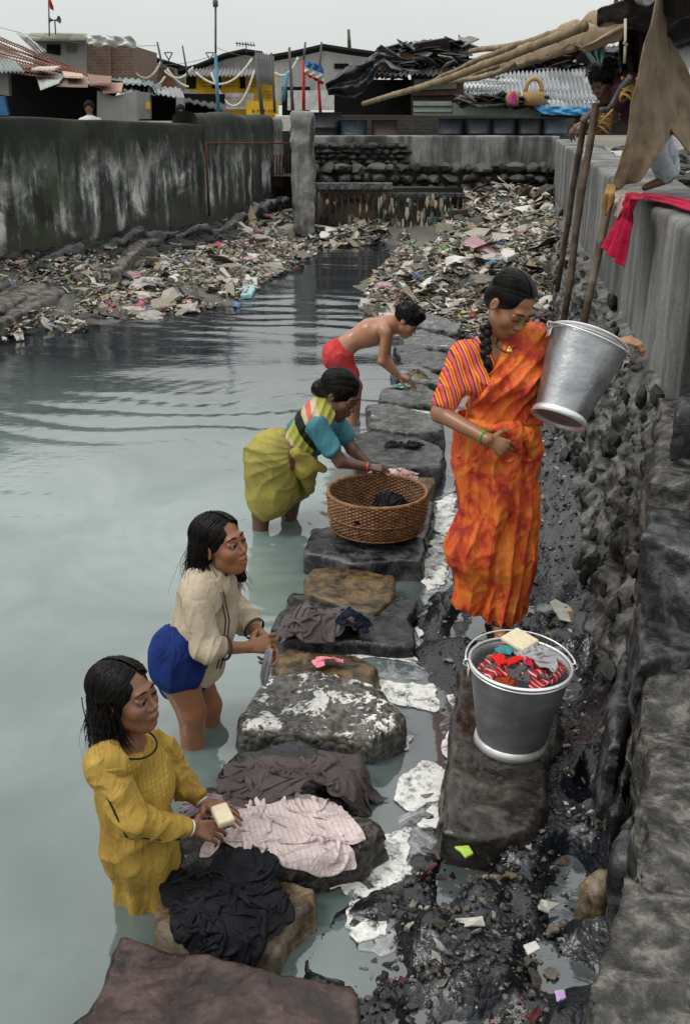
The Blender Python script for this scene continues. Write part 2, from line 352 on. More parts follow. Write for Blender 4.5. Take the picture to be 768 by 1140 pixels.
def slab(poly, z0, z1, mat, name='washing_stone', h=.011, amp=.009, rnd=.02, seed=0, tilt=(0, 0), grain=9, fine=.004, parent=None):
    poly = np.asarray(poly, float)[:, :2]; c = poly.mean(0); lo = np.array([*(poly.min(0) - .06), z0 - .05]); hi = np.array([*(poly.max(0) + .06), z1 + .07])
    def f(P):
        s = sd_poly(P, poly) + rnd + .045 * fbm(P, 4.5, 3, seed + 5)
        zt = z1 + tilt[0] * (P[:, 0] - c[0]) + tilt[1] * (P[:, 1] - c[1])
        v = np.maximum(P[:, 2] - zt, z0 - P[:, 2]) + rnd
        d = np.minimum(np.maximum(s, v), 0) + np.hypot(np.maximum(s, 0), np.maximum(v, 0)) - rnd
        return d - amp * fbm(P, grain, 3, seed) - fine * fbm(P, 45, 2, seed + 9, ridged=True) - amp * 1.6 * noise3(P * V(2.2, 3, 5), seed + 7) - amp * .8 * np.clip(fbm(P, 4, 2, seed + 3, ridged=True), .3, 1)
    v, fa = sdf_mesh([Fn(f)], lo, hi, h, pad=.03, cull=False)
    return mk(name, v, fa, mat, parent)
R_GREY = rock_mat('pale_wet_stone', [(.035, .038, .038), (.11, .116, .112), (.24, .245, .235)], suds=.66)
R_DARK = rock_mat('dark_wet_stone', [(.005, .006, .007), (.018, .020, .022), (.07, .072, .075)], (.12, .4))
R_MID = rock_mat('mid_grey_stone', [(.012, .013, .014), (.045, .048, .05), (.12, .124, .125)], (.12, .4))
R_BRN = rock_mat('brown_stained_stone', [(.03, .022, .012), (.11, .075, .035), (.24, .15, .06)], (.2, .5))
R_OCH = rock_mat('ochre_stone', [(.05, .035, .02), (.17, .11, .055), (.30, .24, .17)], (.3, .6))
R_RED = rock_mat('reddish_stone', [(.016, .009, .008), (.045, .022, .019), (.10, .06, .052)], (.25, .5), 9)
R_PEB = rock_mat('pebbly_concrete', [(.05, .04, .028), (.13, .11, .085), (.24, .22, .19)], (.15, .45), 12, pebble=True, suds=.535)
R_SPK = rock_mat('speckled_stone', [(.012, .010, .008), (.05, .042, .033), (.15, .14, .12)], (.2, .5), 40, suds=.63)
STONES = []; STONE_V = []
def ws(px, z0, z1, mat, label, seed, **k):
    p = PXL(px, z1); STONES.append((np.array(p)[:, :2], z1))
    o = slab(p, z0, z1, mat, seed=seed, **k); a = np.zeros(len(o.data.vertices) * 3, np.float32); o.data.vertices.foreach_get('co', a); STONE_V.append(a.reshape(-1, 3).astype(float))
    return tag(o, label, 'stone', 'washing stones in a row at the water edge')
ws([(138,1046),(170,1052),(300,1078),(397,1088),(405,1110),(400,1175),(60,1175),(95,1130)], -.3, .12, R_RED, 'reddish brown flat stone at the bottom edge of the water', 1, h=.009, rnd=.02)
ws([(185,985),(235,975),(330,975),(356,985),(352,1012),(310,1055),(250,1060),(172,1030)], -.3, .0, R_OCH, 'ochre stained stone carrying the heap of black cloth', 2, h=.009)
ws([(192,935),(210,880),(270,862),(350,880),(420,905),(428,922),(413,940),(370,948),(280,955),(200,948)], -.3, .05, R_SPK, 'speckled boulder the girl in yellow scrubs her washing on', 3, h=.009, rnd=.05, amp=.02)
ws([(250,862),(262,835),(330,820),(400,838),(405,870),(385,900),(300,905),(258,890)], -.3, .01, R_DARK, 'dark stone beneath the heap of brown clothes', 4, h=.009)
ws([(262,795),(285,762),(310,745),(370,750),(415,768),(446,794),(442,808),(412,820),(330,808),(270,812)], -.3, .03, R_PEB, 'pebble studded concrete block covered in soap suds', 5, h=.009, rnd=.035, amp=.016)
ws([(300,735),(320,718),(400,725),(422,740),(418,768),(360,770),(310,755)], -.3, -.02, R_BRN, 'low wet brown stone with a pink rag on it', 6, h=.011)
ws([(303,700),(325,660),(400,664),(462,668),(466,700),(460,716),(390,714),(310,716)], -.3, -.01, R_DARK, 'black wet slab with crumpled grey and navy clothes', 7)
ws([(345,632),(440,640),(442,668),(425,682),(340,662),(335,645)], -.3, .02, R_BRN, 'rust brown tilted slab between two dark stones', 8, rnd=.02)
ws([(345,586),(400,580),(470,598),(468,622),(400,630),(338,615)], -.3, .04, R_MID, 'grey slab underneath the wicker basket', 9, rnd=.02)
ws([(400,535),(468,538),(480,560),(478,600),(400,600)], -.3, .0, R_DARK, 'dark stone hidden behind the wicker basket', 10)
ws([(418,516),(440,512),(484,530),(480,545),(420,548)], -.3, .0, R_OCH, 'thin ochre stone beyond the wicker basket', 11)
ws([(393,486),(420,478),(470,485),(493,502),(490,518),(450,520),(400,508)], -.3, .07, R_MID, 'dark edged slab with a scrap of black cloth', 12, rnd=.02)
ws([(408,474),(450,478),(478,486),(476,494),(410,484)], -.3, .0, R_OCH, 'narrow ochre stone under the edge of a grey slab', 13)
ws([(412,452),(430,449),(488,464),(494,478),(455,482),(414,474)], -.3, .09, R_GREY, 'smooth grey green slab fifth from the far end', 14, rnd=.015)
ws([(425,432),(470,428),(492,440),(490,452),(440,448),(424,446)], -.3, .05, R_GREY, 'soapy grey stone the boy washes on', 15)
ws([(438,406),(460,404),(492,418),(490,426),(440,420)], -.3, .07, R_GREY, 'long pale stone just behind the washing boy hands', 16)
ws([(441,386),(460,384),(505,398),(503,412),(445,402)], -.3, .06, R_MID, 'rough grey stone third from the far end', 17, amp=.02)
ws([(447,370),(470,366),(508,378),(506,388),(450,384)], -.3, .06, R_GREY, 'grey stone second from the far end of the row', 18)
ws([(468,352),(478,348),(512,360),(510,370),(466,362)], -.3, .08, R_GREY, 'farthest grey slab of the row of washing stones', 19)
bs = tag(slab(PXL([(512,748),(560,740),(612,770),(618,830),(612,900),(590,925),(545,932),(500,920),(496,870),(503,800)], .05), -.2, .05, rock_mat('bucket_stone', [(.010, .009, .007), (.035, .030, .024), (.11, .10, .085)], (.15, .5), 7), seed=30, h=.009, name='flat_stone', rnd=.02, amp=.014), 'flat brown grey stone under the bucket of clothes', 'stone')
kind_ = kind
# foam
def foam_mat():
    g = NG('soap_foam'); n = g.noise(50, 4); return g.fin(g.ramp(n, [(.3, (.52, .53, .5)), (.7, (.74, .74, .71))]), .5, g.bump(n, .2, .003), Alpha=g.ramp(g.noise(19, 6, .75), [(.40, .0), (.50, .9), (.6, 1.0)]))
FOAM = foam_mat()
def foam_patch(poly, z, seed, cov=.1, name='foam'):
    p = np.array(PXL(poly, z))[:, :2]; h = .0034 if p[:, 1].mean() < 4.5 else .006; lo = np.array([*(p.min(0) - .03), z - .012]); hi = np.array([*(p.max(0) + .03), z + .016])
    def f(P):
        Q_ = P * V(1, 1, 0); a = sd_poly(P, p) * .8 + .042 * fbm(Q_, 8, 3, seed) + (.004 + cov * .010) * fbm(Q_, 28, 2, seed + 4) - .004; b = np.abs(P[:, 2] - z) - .0028
        return np.minimum(np.maximum(a, b), 0) + np.hypot(np.maximum(a + .001, 0), np.maximum(b + .001, 0)) - .001
    return sdf_mesh([Fn(f)], lo, hi, h, cull=False)
def join(parts):
    v = []; f = []; n = 0
    for a, b in parts: v.append(a); f.append(b + n); n += len(a)
    return np.concatenate(v), np.concatenate(f)
fp = []
for i, (pl, z, c) in enumerate([([(440,870),(470,848),(500,850),(502,885),(470,888),(455,900),(440,890)], WZ+.006, .5), ([(410,965),(428,930),(452,925),(445,960),(465,975),(450,998),(420,990)], WZ+.006, .1),
    ([(420,758),(450,762),(480,765),(482,790),(455,785),(425,778)], WZ+.006, 1.4), ([(438,815),(466,818),(455,835),(440,832)], WZ+.006, .3), ([(395,1000),(410,1005),(412,1020),(395,1030),(388,1012)], WZ+.006, .8),
    ([(480,600),(505,590),(500,640),(475,660),(466,640)], WZ+.006, 1.5), ([(488,560),(508,550),(500,600),(485,598)], WZ+.006, 1.8), ([(350,718),(465,728),(466,736),(350,732)], WZ+.006, .2), ([(463,700),(470,695),(470,732),(462,734)], WZ+.006, .3),
    ([(498,775),(506,772),(509,800),(507,840),(501,845),(503,800)], WZ+.008, .2), ([(395,925),(410,930),(400,975),(390,985),(360,990),(360,984),(388,978)], WZ+.008, .4), ([(440,452),(495,462),(492,470),(440,461)], .045, .4), 
    
    ([(388,985),(420,1000),(418,1035),(400,1050),(385,1040)], WZ+.006, 2.3), ([(470,905),(480,895),(500,905),(490,925),(472,920)], WZ+.02, 2.2)]):
    v, f = foam_patch(pl, z, 60 + i, c)
    if len(f): fp.append((v, f))
v, f = join(fp); kind(mk('foam', v, f, FOAM), 'stuff')
g = NG('soap_film'); FILM = g.fin((.45, .46, .45), .2, None, Alpha=g.ramp(g.noise(7, 6, .7, g.co(), 1.2), [(.47, .0), (.62, .65)]))
fp = []
for i, pl in enumerate([[(400,1060),(385,1000),(440,940),(450,880),(500,840),(505,760),(420,750),(470,690),(485,560),(520,500),(545,520),(510,640),(520,760),(520,870),(480,950),(470,1050)]]): fp.append(foam_patch(pl, WZ + .001, 90 + i, 0))
v, f = join(fp); kind(mk('foam_film', v, f, FILM), 'stuff')
# ================================================================ WALLS AND BANKS
_ico = None
def ico_dirs(n=2):
    global _ico
    if _ico is None:
        import bmesh
        bm = bmesh.new(); bmesh.ops.create_icosphere(bm, subdivisions=3, radius=1); bm.verts.ensure_lookup_table()
        a3 = (np.array([v.co[:] for v in bm.verts]), np.array([[v.index for v in f.verts] for f in bm.faces])); bm.free()
        bm = bmesh.new(); bmesh.ops.create_icosphere(bm, subdivisions=2, radius=1); bm.verts.ensure_lookup_table()
        a2 = (np.array([v.co[:] for v in bm.verts]), np.array([[v.index for v in f.verts] for f in bm.faces])); bm.free(); _ico = {2: a2, 3: a3}
    return _ico[n]
def rock(c, r, rng, sub=2, facets=11, R=None, noise_amp=.06):
    d, f = ico_dirs(sub); n = rng.normal(size=(facets, 3)); n /= np.linalg.norm(n, axis=1)[:, None]; h = rng.uniform(.62, 1.0, facets)
    q = d @ n.T; rad = np.min(np.where(q > .05, h / np.maximum(q, .05), 9), 1); rad = np.minimum(rad, 1.25)
    v = d * rad[:, None] * (1 + noise_amp * fbm(d * 2 + rng.uniform(0, 50), 1.5, 2)[:, None]) * np.asarray(r)
    if R is None:
        a = rng.uniform(0, 2 * pi); R = np.array([[cos(a), -sin(a), 0], [sin(a), cos(a), 0], [0, 0, 1]])
    return v @ R.T + np.asarray(c), f
def rocks_mesh(name, items, mat, parent=None, cols=None, smooth=False):
    v, f = join(items); c = None
    if cols is not None: c = np.concatenate([np.repeat([cc], len(a), 0) for (a, b), cc in zip(items, cols)])
    return mk(name, v, f, mat, parent, smooth, cols=c)
def sweep_wall(name, path, ztop, zbot, thick, mat, step=.12, disp=.015, seed=0, nv=16, round_=.05, side=1, parent=None, dscale=1.3):
    path = np.asarray(path, float); seg = np.hypot(*np.diff(path, axis=0).T); L = np.r_[0, np.cumsum(seg)]; n = max(2, int(L[-1] / step)); s = np.linspace(0, L[-1], n)
    x = np.interp(s, L, path[:, 0]); y = np.interp(s, L, path[:, 1]); tx = np.gradient(x); ty = np.gradient(y); l = np.hypot(tx, ty); nx_, ny_ = side * -ty / l, side * tx / l
    zt = np.array([ztop(a, b) for a, b in zip(x, y)]); prof = []
    for i in range(nv): prof.append((0, i / (nv - 1), 0))
    for k in range(1, 4): prof.append((round_ * (1 - cos(k * pi / 6)), 1, round_ * (sin(k * pi / 6))))
    for k in range(1, 7): prof.append((round_ + (thick - 2 * round_) * k / 6, 1, round_))
    for k in (2, 1, 0): prof.append((thick - round_ * (1 - cos(k * pi / 6)), 1, round_ * sin(k * pi / 6)))
    for i in range(4, -1, -1): prof.append((thick, i / 5, 0))
    m = len(prof); P = np.zeros((n, m, 3))
    for j, (o, t, dz) in enumerate(prof):
        P[:, j, 0] = x + nx_ * o; P[:, j, 1] = y + ny_ * o; P[:, j, 2] = zbot + (zt - round_ - zbot) * t + dz
    D = disp * fbm(P, dscale, 4, seed); D2 = disp * .7 * fbm(P, 9, 2, seed + 3)
    P[:, :, 0] += nx_[:, None] * (D + D2); P[:, :, 1] += ny_[:, None] * (D + D2); P[:, :, 2] += 1.2 * D
    f = [tuple(q) for q in grid_faces(n, m)] + [tuple(range(m)), tuple(range((n - 1) * m, n * m))[::-1]]
    if side < 0: f = [q[::-1] for q in f]
    return mk(name, P.reshape(-1, 3), f, mat, parent)
def wall_mat(name, cs, streak=.5, top=None, ztop=2.0, base=None, zb=.5, rough=.85, green=0):
    g = NG(name); co = g.co(); n = g.noise(1.6, 6, .65, co, .5); st = g.noise(2.6, 5, .6, g.co((1, 1, .14)), .3); fine = g.noise(30, 4, .6, co)
    f = g.mix(streak, n, st); c = g.ramp(f, [(p, q) for p, q in cs]); z = g.sepz(co)[2]
    if top is not None:
        t = g.n('MapRange', {0: g.math('ADD', z, g.math('MULTIPLY', g.math('SUBTRACT', st, .5), 3.0)), 1: ztop - top[1], 2: ztop - .35 * top[1]}).outputs[0]; c = g.mix(t, c, top[0])
    if base is not None:
        t = g.n('MapRange', {0: g.math('ADD', z, g.math('MULTIPLY', g.math('SUBTRACT', n, .5), .9)), 1: zb, 2: zb - .35}).outputs[0]; c = g.mix(t, c, base)
    if green:
        t = g.ramp(g.noise(1.1, 4, .6, co), [(.52, 0), (.64, green)]); c = g.mix(t, c, (.03, .042, .016))
    c = g.mix(.35, c, g.ramp(fine, [(.3, .5), (.7, 1.15)]), 'MULTIPLY')
    return g.fin(c, rough, g.bump(g.math('ADD', fine, n), .5, .02))
W_R = wall_mat('grey_plaster', [(.38, (.035, .035, .034)), (.48, (.09, .09, .087)), (.6, (.19, .188, .18))], .75, base=(.07, .068, .06), zb=.8)
W_L = wall_mat('mouldy_plaster', [(.43, (.006, .008, .006)), (.475, (.035, .04, .035)), (.515, (.15, .16, .155)), (.56, (.52, .53, .51))], .62, ((.006, .009, .006), .95), 2.1, (.03, .03, .022), .75, green=.75)
W_B = wall_mat('streaked_concrete', [(.4, (.025, .025, .025)), (.5, (.11, .11, .105)), (.6, (.26, .26, .25))], .8, ((.2, .2, .19), .05), 1.75)
wp = [(wallx(4.45), 4.45), (wallx(22.1), 22.1)]
RW = tag(sweep_wall('concrete_wall', wp, lambda x, y: 1.6, .35, .5, W_R, .1, .014, 3, 18, .035, -1), 'grey plastered concrete wall along the right side with a red cloth over it', 'wall')
tag(sweep_wall('concrete_wall', [(-7.95, 5), (-4.5, 13.4), (-2.42, 18.45)], lambda x, y: 2.07 - .030 * (y - 13.4), 0, .35, W_L, .12, .022, 7, 26, .04, 1), 'long mouldy black and white stained wall on the left of the pool', 'wall')
tag(sweep_wall('concrete_wall', [(-2.5, 18.3), (-1.62, 24.6)], lambda x, y: 2.15 - .018 * (y - 18) + .03 * sin(y * 1.9), 0, .45, W_L, .12, .04, 8, 22, .16, 1), 'round topped stained wall section between the long wall and the gate', 'wall')
# ledge at its foot
tag(sweep_wall('stone_kerb', [(-4.3, 13.55), (-2.2, 18.3), (-1.55, 23.5)], lambda x, y: .36 + .08 * sin(y * 1.3) + .05 * sin(y * 4.1), 0, .3, R_DARK, .08, .12, 9, 8, .1, -1, dscale=3), 'low mossy ledge running along the foot of the left wall', 'kerb')
BW = tag(sweep_wall('concrete_wall', [(-.75, 22.0), (4.4, 22.0)], lambda x, y: 1.66, .9, .4, W_B, .12, .012, 12, 14, .03, 1), 'streaked concrete wall across the back of the pool below the drums', 'wall')
# stone masonry of the back wall
R_MAS = vcmat('masonry_stone', .7, .6, 30, .01, .5); rng = np.random.default_rng(5)
def masonry(name, label, x0, x1, z0, z1, y, s, seed, dark=1.0, depth=.12):
    r = np.random.default_rng(seed); it = []; cc = []; z = z0
    while z < z1:
        hh = s * r.uniform(.7, 1.1); x = x0 + r.uniform(-.1, 0)
        while x < x1:
            ww = s * r.uniform(.9, 2.0); it.append(rock((x + ww / 2, y + r.uniform(-.03, .03), z + hh / 2), (ww * .53, depth, hh * .53), r, 2, 9, np.eye(3))); b = r.uniform(.012, .07) * dark
            cc.append((b, b * .98, b * .93)); x += ww
        z += hh
    root = thing(name, label, 'wall', ((x0 + x1) / 2, y, z0)); rocks_mesh('stonework', it, R_MAS, root, cc)
    mk('mortar_backing', MB().box((x0, y + .02, z0 - .3), (x1, y + .3, z1)).v, MB().box((x0, y + .02, z0 - .3), (x1, y + .3, z1)).f, simple('mortar', (.05, .048, .042), None, 8, .9), root); return root
masonry('masonry_wall', 'dark rubble masonry courses left of the streaked concrete wall', -.7, 1.25, 1.0, 1.52, 21.92, .13, 3, .8, .1)
masonry('masonry_wall', 'rough stone footing beneath the back concrete wall', -.75, 4.3, .55, 1.05, 21.5, .2, 4, 1.3, .3)
kind(mk('bank', *(lambda b: (b.v, b.f))(MB().box((-.9, 19.62, -.4), (2.0, 21.6, .72))), MUD), 'structure')
# pillar
pl = tag(slab([(PY(326,200,19.2)[0],19.0),(PY(350,200,19.2)[0],19.0),(PY(350,200,19.2)[0],19.45),(PY(326,200,19.2)[0],19.45)], 0, 2.12, W_B, name='gate_pillar', h=.028, amp=.02, rnd=.05, seed=14, grain=3), 'weathered grey concrete gate pillar at the head of the pool', 'pillar')
pl2 = tag(slab([(PY(305,150,25)[0],24.6),(PY(314,150,25)[0],24.6),(PY(314,150,25)[0],25.1),(PY(305,150,25)[0],25.1)], .5, 2.0, W_B, name='gate_pillar', h=.03, amp=.01, rnd=.04, seed=15, grain=3), 'pale concrete post seen behind the narrow gate opening', 'pillar')
RUST = simple('rusty_iron', (.10, .04, .02), (.05, .025, .015), 20, .75, .5)
gr = thing('rusty_gate', 'thin rusty pipe frame and barred gate beside the pillar', 'gate', PY(230, 240, 18.4))
b = MB().tube([PY(229,158,18.2), PY(233,240,18.2)], .022); b.tube([PY(229,159,18.2), PY(326,159,19.0)], .015); b.build('pipe_frame', RUST, gr, True)
b = MB()
for i in range(7): b.tube([PY(305 + i * 3.2, 172, 24.3), PY(305 + i * 3.2, 216, 24.3)], .014, 6)
b.build('bars', RUST, gr, True)
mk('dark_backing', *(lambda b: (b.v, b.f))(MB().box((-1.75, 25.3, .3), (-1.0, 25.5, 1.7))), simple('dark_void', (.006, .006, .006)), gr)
# culvert with iron grating
cv = thing('culvert', 'arched drain culvert behind a rusty bar grating hung with rags', 'culvert', (0.6, 19.4, -.1))
x0, x1 = PY(353, 240, 19.4)[0], PY(516, 240, 19.4)[0]; xm = PY(436, 240, 19.4)[0]
b = MB().box((x0 - .04, 19.25, .80), (xm, 19.6, .90)); b.build('lintel', R_GREY, cv)
b = MB().box((xm, 19.3, .66), (x1, 19.6, .72)); b.build('lintel', R_MID, cv)
b = MB(); c0 = (x0 + xm) / 2; ra = .52
for k in range(15):
    a = pi * k / 14; a2 = pi * (k + .92) / 14
    if k < 14: b.prism([V(c0 + ra * 1.2 * cos(q) * s_, 19.5, -.1 + .72 * sin(q) * s_) for q, s_ in ((a, 1), (a2, 1), (a2, 1.16), (a, 1.16))], (0, .12, 0))
b.build('arch', R_MID, cv)
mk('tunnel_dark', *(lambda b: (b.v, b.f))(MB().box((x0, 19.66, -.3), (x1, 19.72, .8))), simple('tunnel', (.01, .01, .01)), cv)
b = MB(); rng = np.random.default_rng(3)
for i in range(13): xx = x0 + (xm - x0) * i / 12; b.tube([(xx, 19.33, -.15), (xx, 19.33, .82)], .016, 6)
for i in range(12): xx = xm + (x1 - xm) * i / 11; b.tube([(xx, 19.33, -.15), (xx + rng.uniform(-.02, .02), 19.33, .68)], .014, 6)
b.tube([(x0, 19.33, .1), (x1, 19.33, .1)], .012, 6); b.build('grating', RUST, cv, True)
RAG = vcmat('rag_scraps', .7, .4, 40)
b = MB()
for i in range(90):
    xx = rng.uniform(x0, x1) if rng.random() < .35 else rng.uniform(xm - .3, x1); t = rng.random(); z = rng.uniform(-.05, .75); L = rng.uniform(.05, .3); wd = rng.uniform(.015, .05)
    b.cur = random.choice([(.35,.32,.25), (.2,.17,.12), (.12,.1,.08), (.4,.38,.33), (.06,.12,.11), (.28,.24,.18), (.08,.07,.06)])
    y = 19.3 - rng.uniform(0, .04); b.add([(xx, y, z), (xx + wd, y - .02, z), (xx + wd * 1.3, y - .03, z - L * .5), (xx - wd * .3, y, z - L * .6), (xx + wd * .5, y, z - L)], [(0,1,2,3), (3,2,4)])
kind(b.build('hung_rags', RAG, None, False, True), 'stuff')
R_KRB = rock_mat('kerb_rock', [(.04, .035, .03), (.12, .105, .09), (.24, .22, .19)], (.3, .6), 8)
# kerb steps on the left bank
for i, (pts, z, lab) in enumerate([
    ([(-20,362),(0,357),(60,330),(92,311),(86,303),(50,318),(0,342),(-20,348)], .14, 'front row of wet kerb stones on the left bank'),
    ([(85,309),(130,292),(158,284),(150,276),(110,286),(80,301)], .2, 'grey brown slab step higher up the left bank'),
    ([(0,342),(50,318),(58,308),(20,312),(-20,328),(-20,345)], .2, 'flat stone plates behind the front kerb on the left bank'),
    ([(-20,328),(0,318),(60,288),(85,276),(60,268),(0,296),(-20,300)], .22, 'back row of dark kerb stones near the left wall'),
    ([(150,272),(190,262),(182,255),(148,262)], .3, 'small pale slab lying below the left wall'),
    ([(120,300),(155,262),(162,266),(135,300)], .3, 'tilted plank of stone on the left bank')]):
    tag(slab(PXL(pts, z), -.1, z, R_KRB, name='kerb_stone', h=.03, amp=.03, rnd=.04, seed=80 + i, grain=2.5), lab, 'kerb', 'kerb stones on the left bank')
rng = np.random.default_rng(12); it = []; cc = []
for i in range(700):
    t = rng.random(); px = -10 + 250 * t; x, y = (-4.5 + 2.1 * t, 13.4 + 5.1 * t) if rng.random() < .75 else (-4.5 + 2.9 * t, 13.4 + 9 * t); o = rng.uniform(0, .9); x += o * .9; y -= o * .38
    s = rng.uniform(.03, .14); z = float(ground_h(np.array([x]), np.array([y]))[0]) + s * .3 + .12 * (.9 - o); it.append(rock((x, y, z), (s * rng.uniform(.8, 1.6), s, s * .7), rng)); b_ = rng.uniform(.008, .05); cc.append((b_, b_, b_ * .9))
rub = rocks_mesh('rubble', it, R_MAS, None, cc); kind(rub, 'stuff')
# rough footing of right wall
def footing():
    n, m = 900, 70; y = 2.2 * (22 / 2.2) ** np.linspace(0, 1, n)[:, None]; t = np.linspace(0, 1, m)[None, :]
    zt = np.where(y > 4.4, .86 - .02 * (y - 4.5), .86 - .17 * (4.4 - y)); g = .0 + .3 * sstep(9, 20, y); z = zt + (g - .12 - zt) * t
    x = wallx(y) + .03 - .36 * (t ** .8) * np.ones_like(y) + np.where(y < 4.4, .0 * (4.4 - y), 0)
    P = np.stack([x, np.broadcast_to(y, x.shape), z], -1); f = np.clip(y / 6, .8, 1.6)
    d = .08 * fbm(P * V(1, 1, .6), 4, 4, 90, ridged=True) + .07 * fbm(P * V(1, 1, .5), 10, 3, 91) + .03 * fbm(P, 26, 2, 93, ridged=True)
    P[..., 0] -= d * sstep(0, .06, t) + .02; P[..., 2] += .3 * d * (t < .5) - .08 * np.abs(fbm(P, 3, 2, 95)) * (t < .1)
    back = P[:, 0].copy(); back[:, 0] += .45; P = np.concatenate([back[:, None], P], 1)
    return P.reshape(-1, 3), grid_faces(n, m + 1)[:, ::-1]
FT = rock_mat('rough_mortar', [(.006, .006, .0055), (.045, .043, .039), (.12, .115, .102), (.25, .24, .22)], (.3, .7), 7, 1.0)
ft = thing('rubble_footing', 'rough dark rubble stone footing sloping out below the right wall', 'wall footing', (wallx(6), 6, 0))
v, f = footing(); mk('mortar', v, f, FT, ft)
rng = np.random.default_rng(21); it = []; cc = []
for i in range(150):
    y = 2.3 * (20 / 2.3) ** rng.random(); t = rng.random(); zt = .86 - .02 * (y - 4.5) if y > 4.4 else .86 - .17 * (4.4 - y); s = rng.uniform(.02, .06) * (1 + .03 * y)
    z = zt * (1 - t) + .02; x = wallx(y) - .02 - .36 * t ** .8 + rng.uniform(-.02, .02) - s * .1; a = rng.uniform(-.5, .5)
    it.append(rock((x, y, z), (s * .5, s * rng.uniform(.5, 1.1), s * rng.uniform(.7, 1.3)), rng, 2, 10, np.array([[1,0,0],[0,cos(a),-sin(a)],[0,sin(a),cos(a)]]))); b_ = rng.uniform(.01, .05); cc.append((b_, b_ * .98, b_ * .93))
kind(rocks_mesh('embedded_stones', it, R_MAS, ft, cc), 'stuff')
# near ledge and loose blocks at the right
R_LEDGE = rock_mat('ledge_concrete', [(.012, .012, .011), (.045, .042, .037), (.10, .094, .082), (.22, .205, .18)], (.25, .6), 16, .9)
lg = thing('broken_ledge', 'broken grey concrete ledge filling the lower right corner', 'ledge', (.9, 2, 0))
def ledge_f(P, poly=np.array([V(3, 4.5, 0), V(1.42, 4.5, 0), V(1.36, 4.2, 0), V(1.22, 3.85, 0), V(1.10, 3.4, 0)] + PXL([(708,720),(712,790),(716,850),(700,905),(715,950),(690,1000),(660,1060),(640,1100),(625,1200),(900,1250)], .45))[:, :2]):
    s = sd_poly(P, poly) + .02 + .03 * fbm(P, 6, 3, 101) - .05 * np.clip((.45 - P[:, 2]), 0, 1); zt = .45 + .03 * fbm(P * V(1, 1, 0), 3, 3, 103) + .42 * sstep(2.9, 4.3, P[:, 1] + .12 * fbm(P * V(1, 1, 0), 4, 2, 77)) + .05 * noise3(P * V(3, 4, 0), 8)
    hole = -np.minimum(0, np.hypot(P[:, 0] - PZ(722, 985, .45)[0], P[:, 1] - PZ(722, 985, .45)[1]) - .06)
    d = np.maximum(s, P[:, 2] - zt + hole) ; d = np.maximum(d, -.1 - P[:, 2])
    return d - .012 * fbm(P, 14, 3, 104) - .006 * fbm(P, 50, 2, 105, ridged=True)
v, f = sdf_mesh([Fn(ledge_f)], (.25, .9, -.15), (2.4, 4.6, 1.02), .012, pad=.05, cull=False); mk('ledge_top', v, f, R_LEDGE, lg)
def fblock(name, label, poly, z0, z1, mat, seed, **k): return tag(slab(PXL(poly, z1), z0, z1, mat, name=name, seed=seed, **k), label, 'rock')
fblock('rock', 'large dark angular block jutting from the footing at the right edge', [(722,562),(742,556),(800,580),(800,622),(720,600)], .25, .80, R_MID, 111, h=.012, rnd=.01, tilt=(-.2, .1))
fblock('rock', 'rough grey concrete lump above the dark angular block', [(730,470),(760,462),(820,480),(820,535),(726,530)], .6, .93, R_LEDGE, 112, h=.012, rnd=.04)
fblock('rock', 'faceted dark stone sticking out of the mud by the footing', [(660,612),(690,598),(712,604),(708,630),(672,626)], -.1, .22, R_MID, 113, h=.01, rnd=.01)
fblock('rock', 'grey slab capping the ledge under the angular block', [(708,676),(735,668),(790,690),(790,720),(712,735)], .3, .52, R_MID, 114, h=.011, rnd=.015)
fblock('rock', 'pale brown rounded stone half under the ledge', [(640,975),(662,962),(692,962),(694,985),(672,998),(645,992)], -.1, .1, R_OCH, 115, h=.008, rnd=.05)
fblock('rock', 'pinkish round stone at the very bottom beside the ledge', [(630,1138),(650,1122),(700,1122),(705,1150),(640,1170)], -.1, .25, R_OCH, 116, h=.008, rnd=.05)
fblock('rock', 'long upright dark slab wedged along the ledge face', [(690,830),(703,760),(708,700),(700,690),(688,740),(676,830)], -.1, .24, R_MID, 117, h=.01, rnd=.02)
fblock('rock', 'narrow dark slab leaning on the ledge beyond the gap', [(692,900),(702,845),(698,838),(688,870),(684,905)], -.1, .22, R_DARK, 118, h=.01, rnd=.02)
fblock('rock', 'dark rough stone lump against the ledge above the pale stone', [(692,915),(704,905),(708,935),(700,955),(690,952)], -.1, .30, R_MID, 119, h=.01, rnd=.03)
fblock('rock', 'dark knob of stone on the wall end at the right edge', [(753,440),(775,436),(780,452),(756,456)], .8, 1.12, R_DARK, 120, h=.012, rnd=.03)
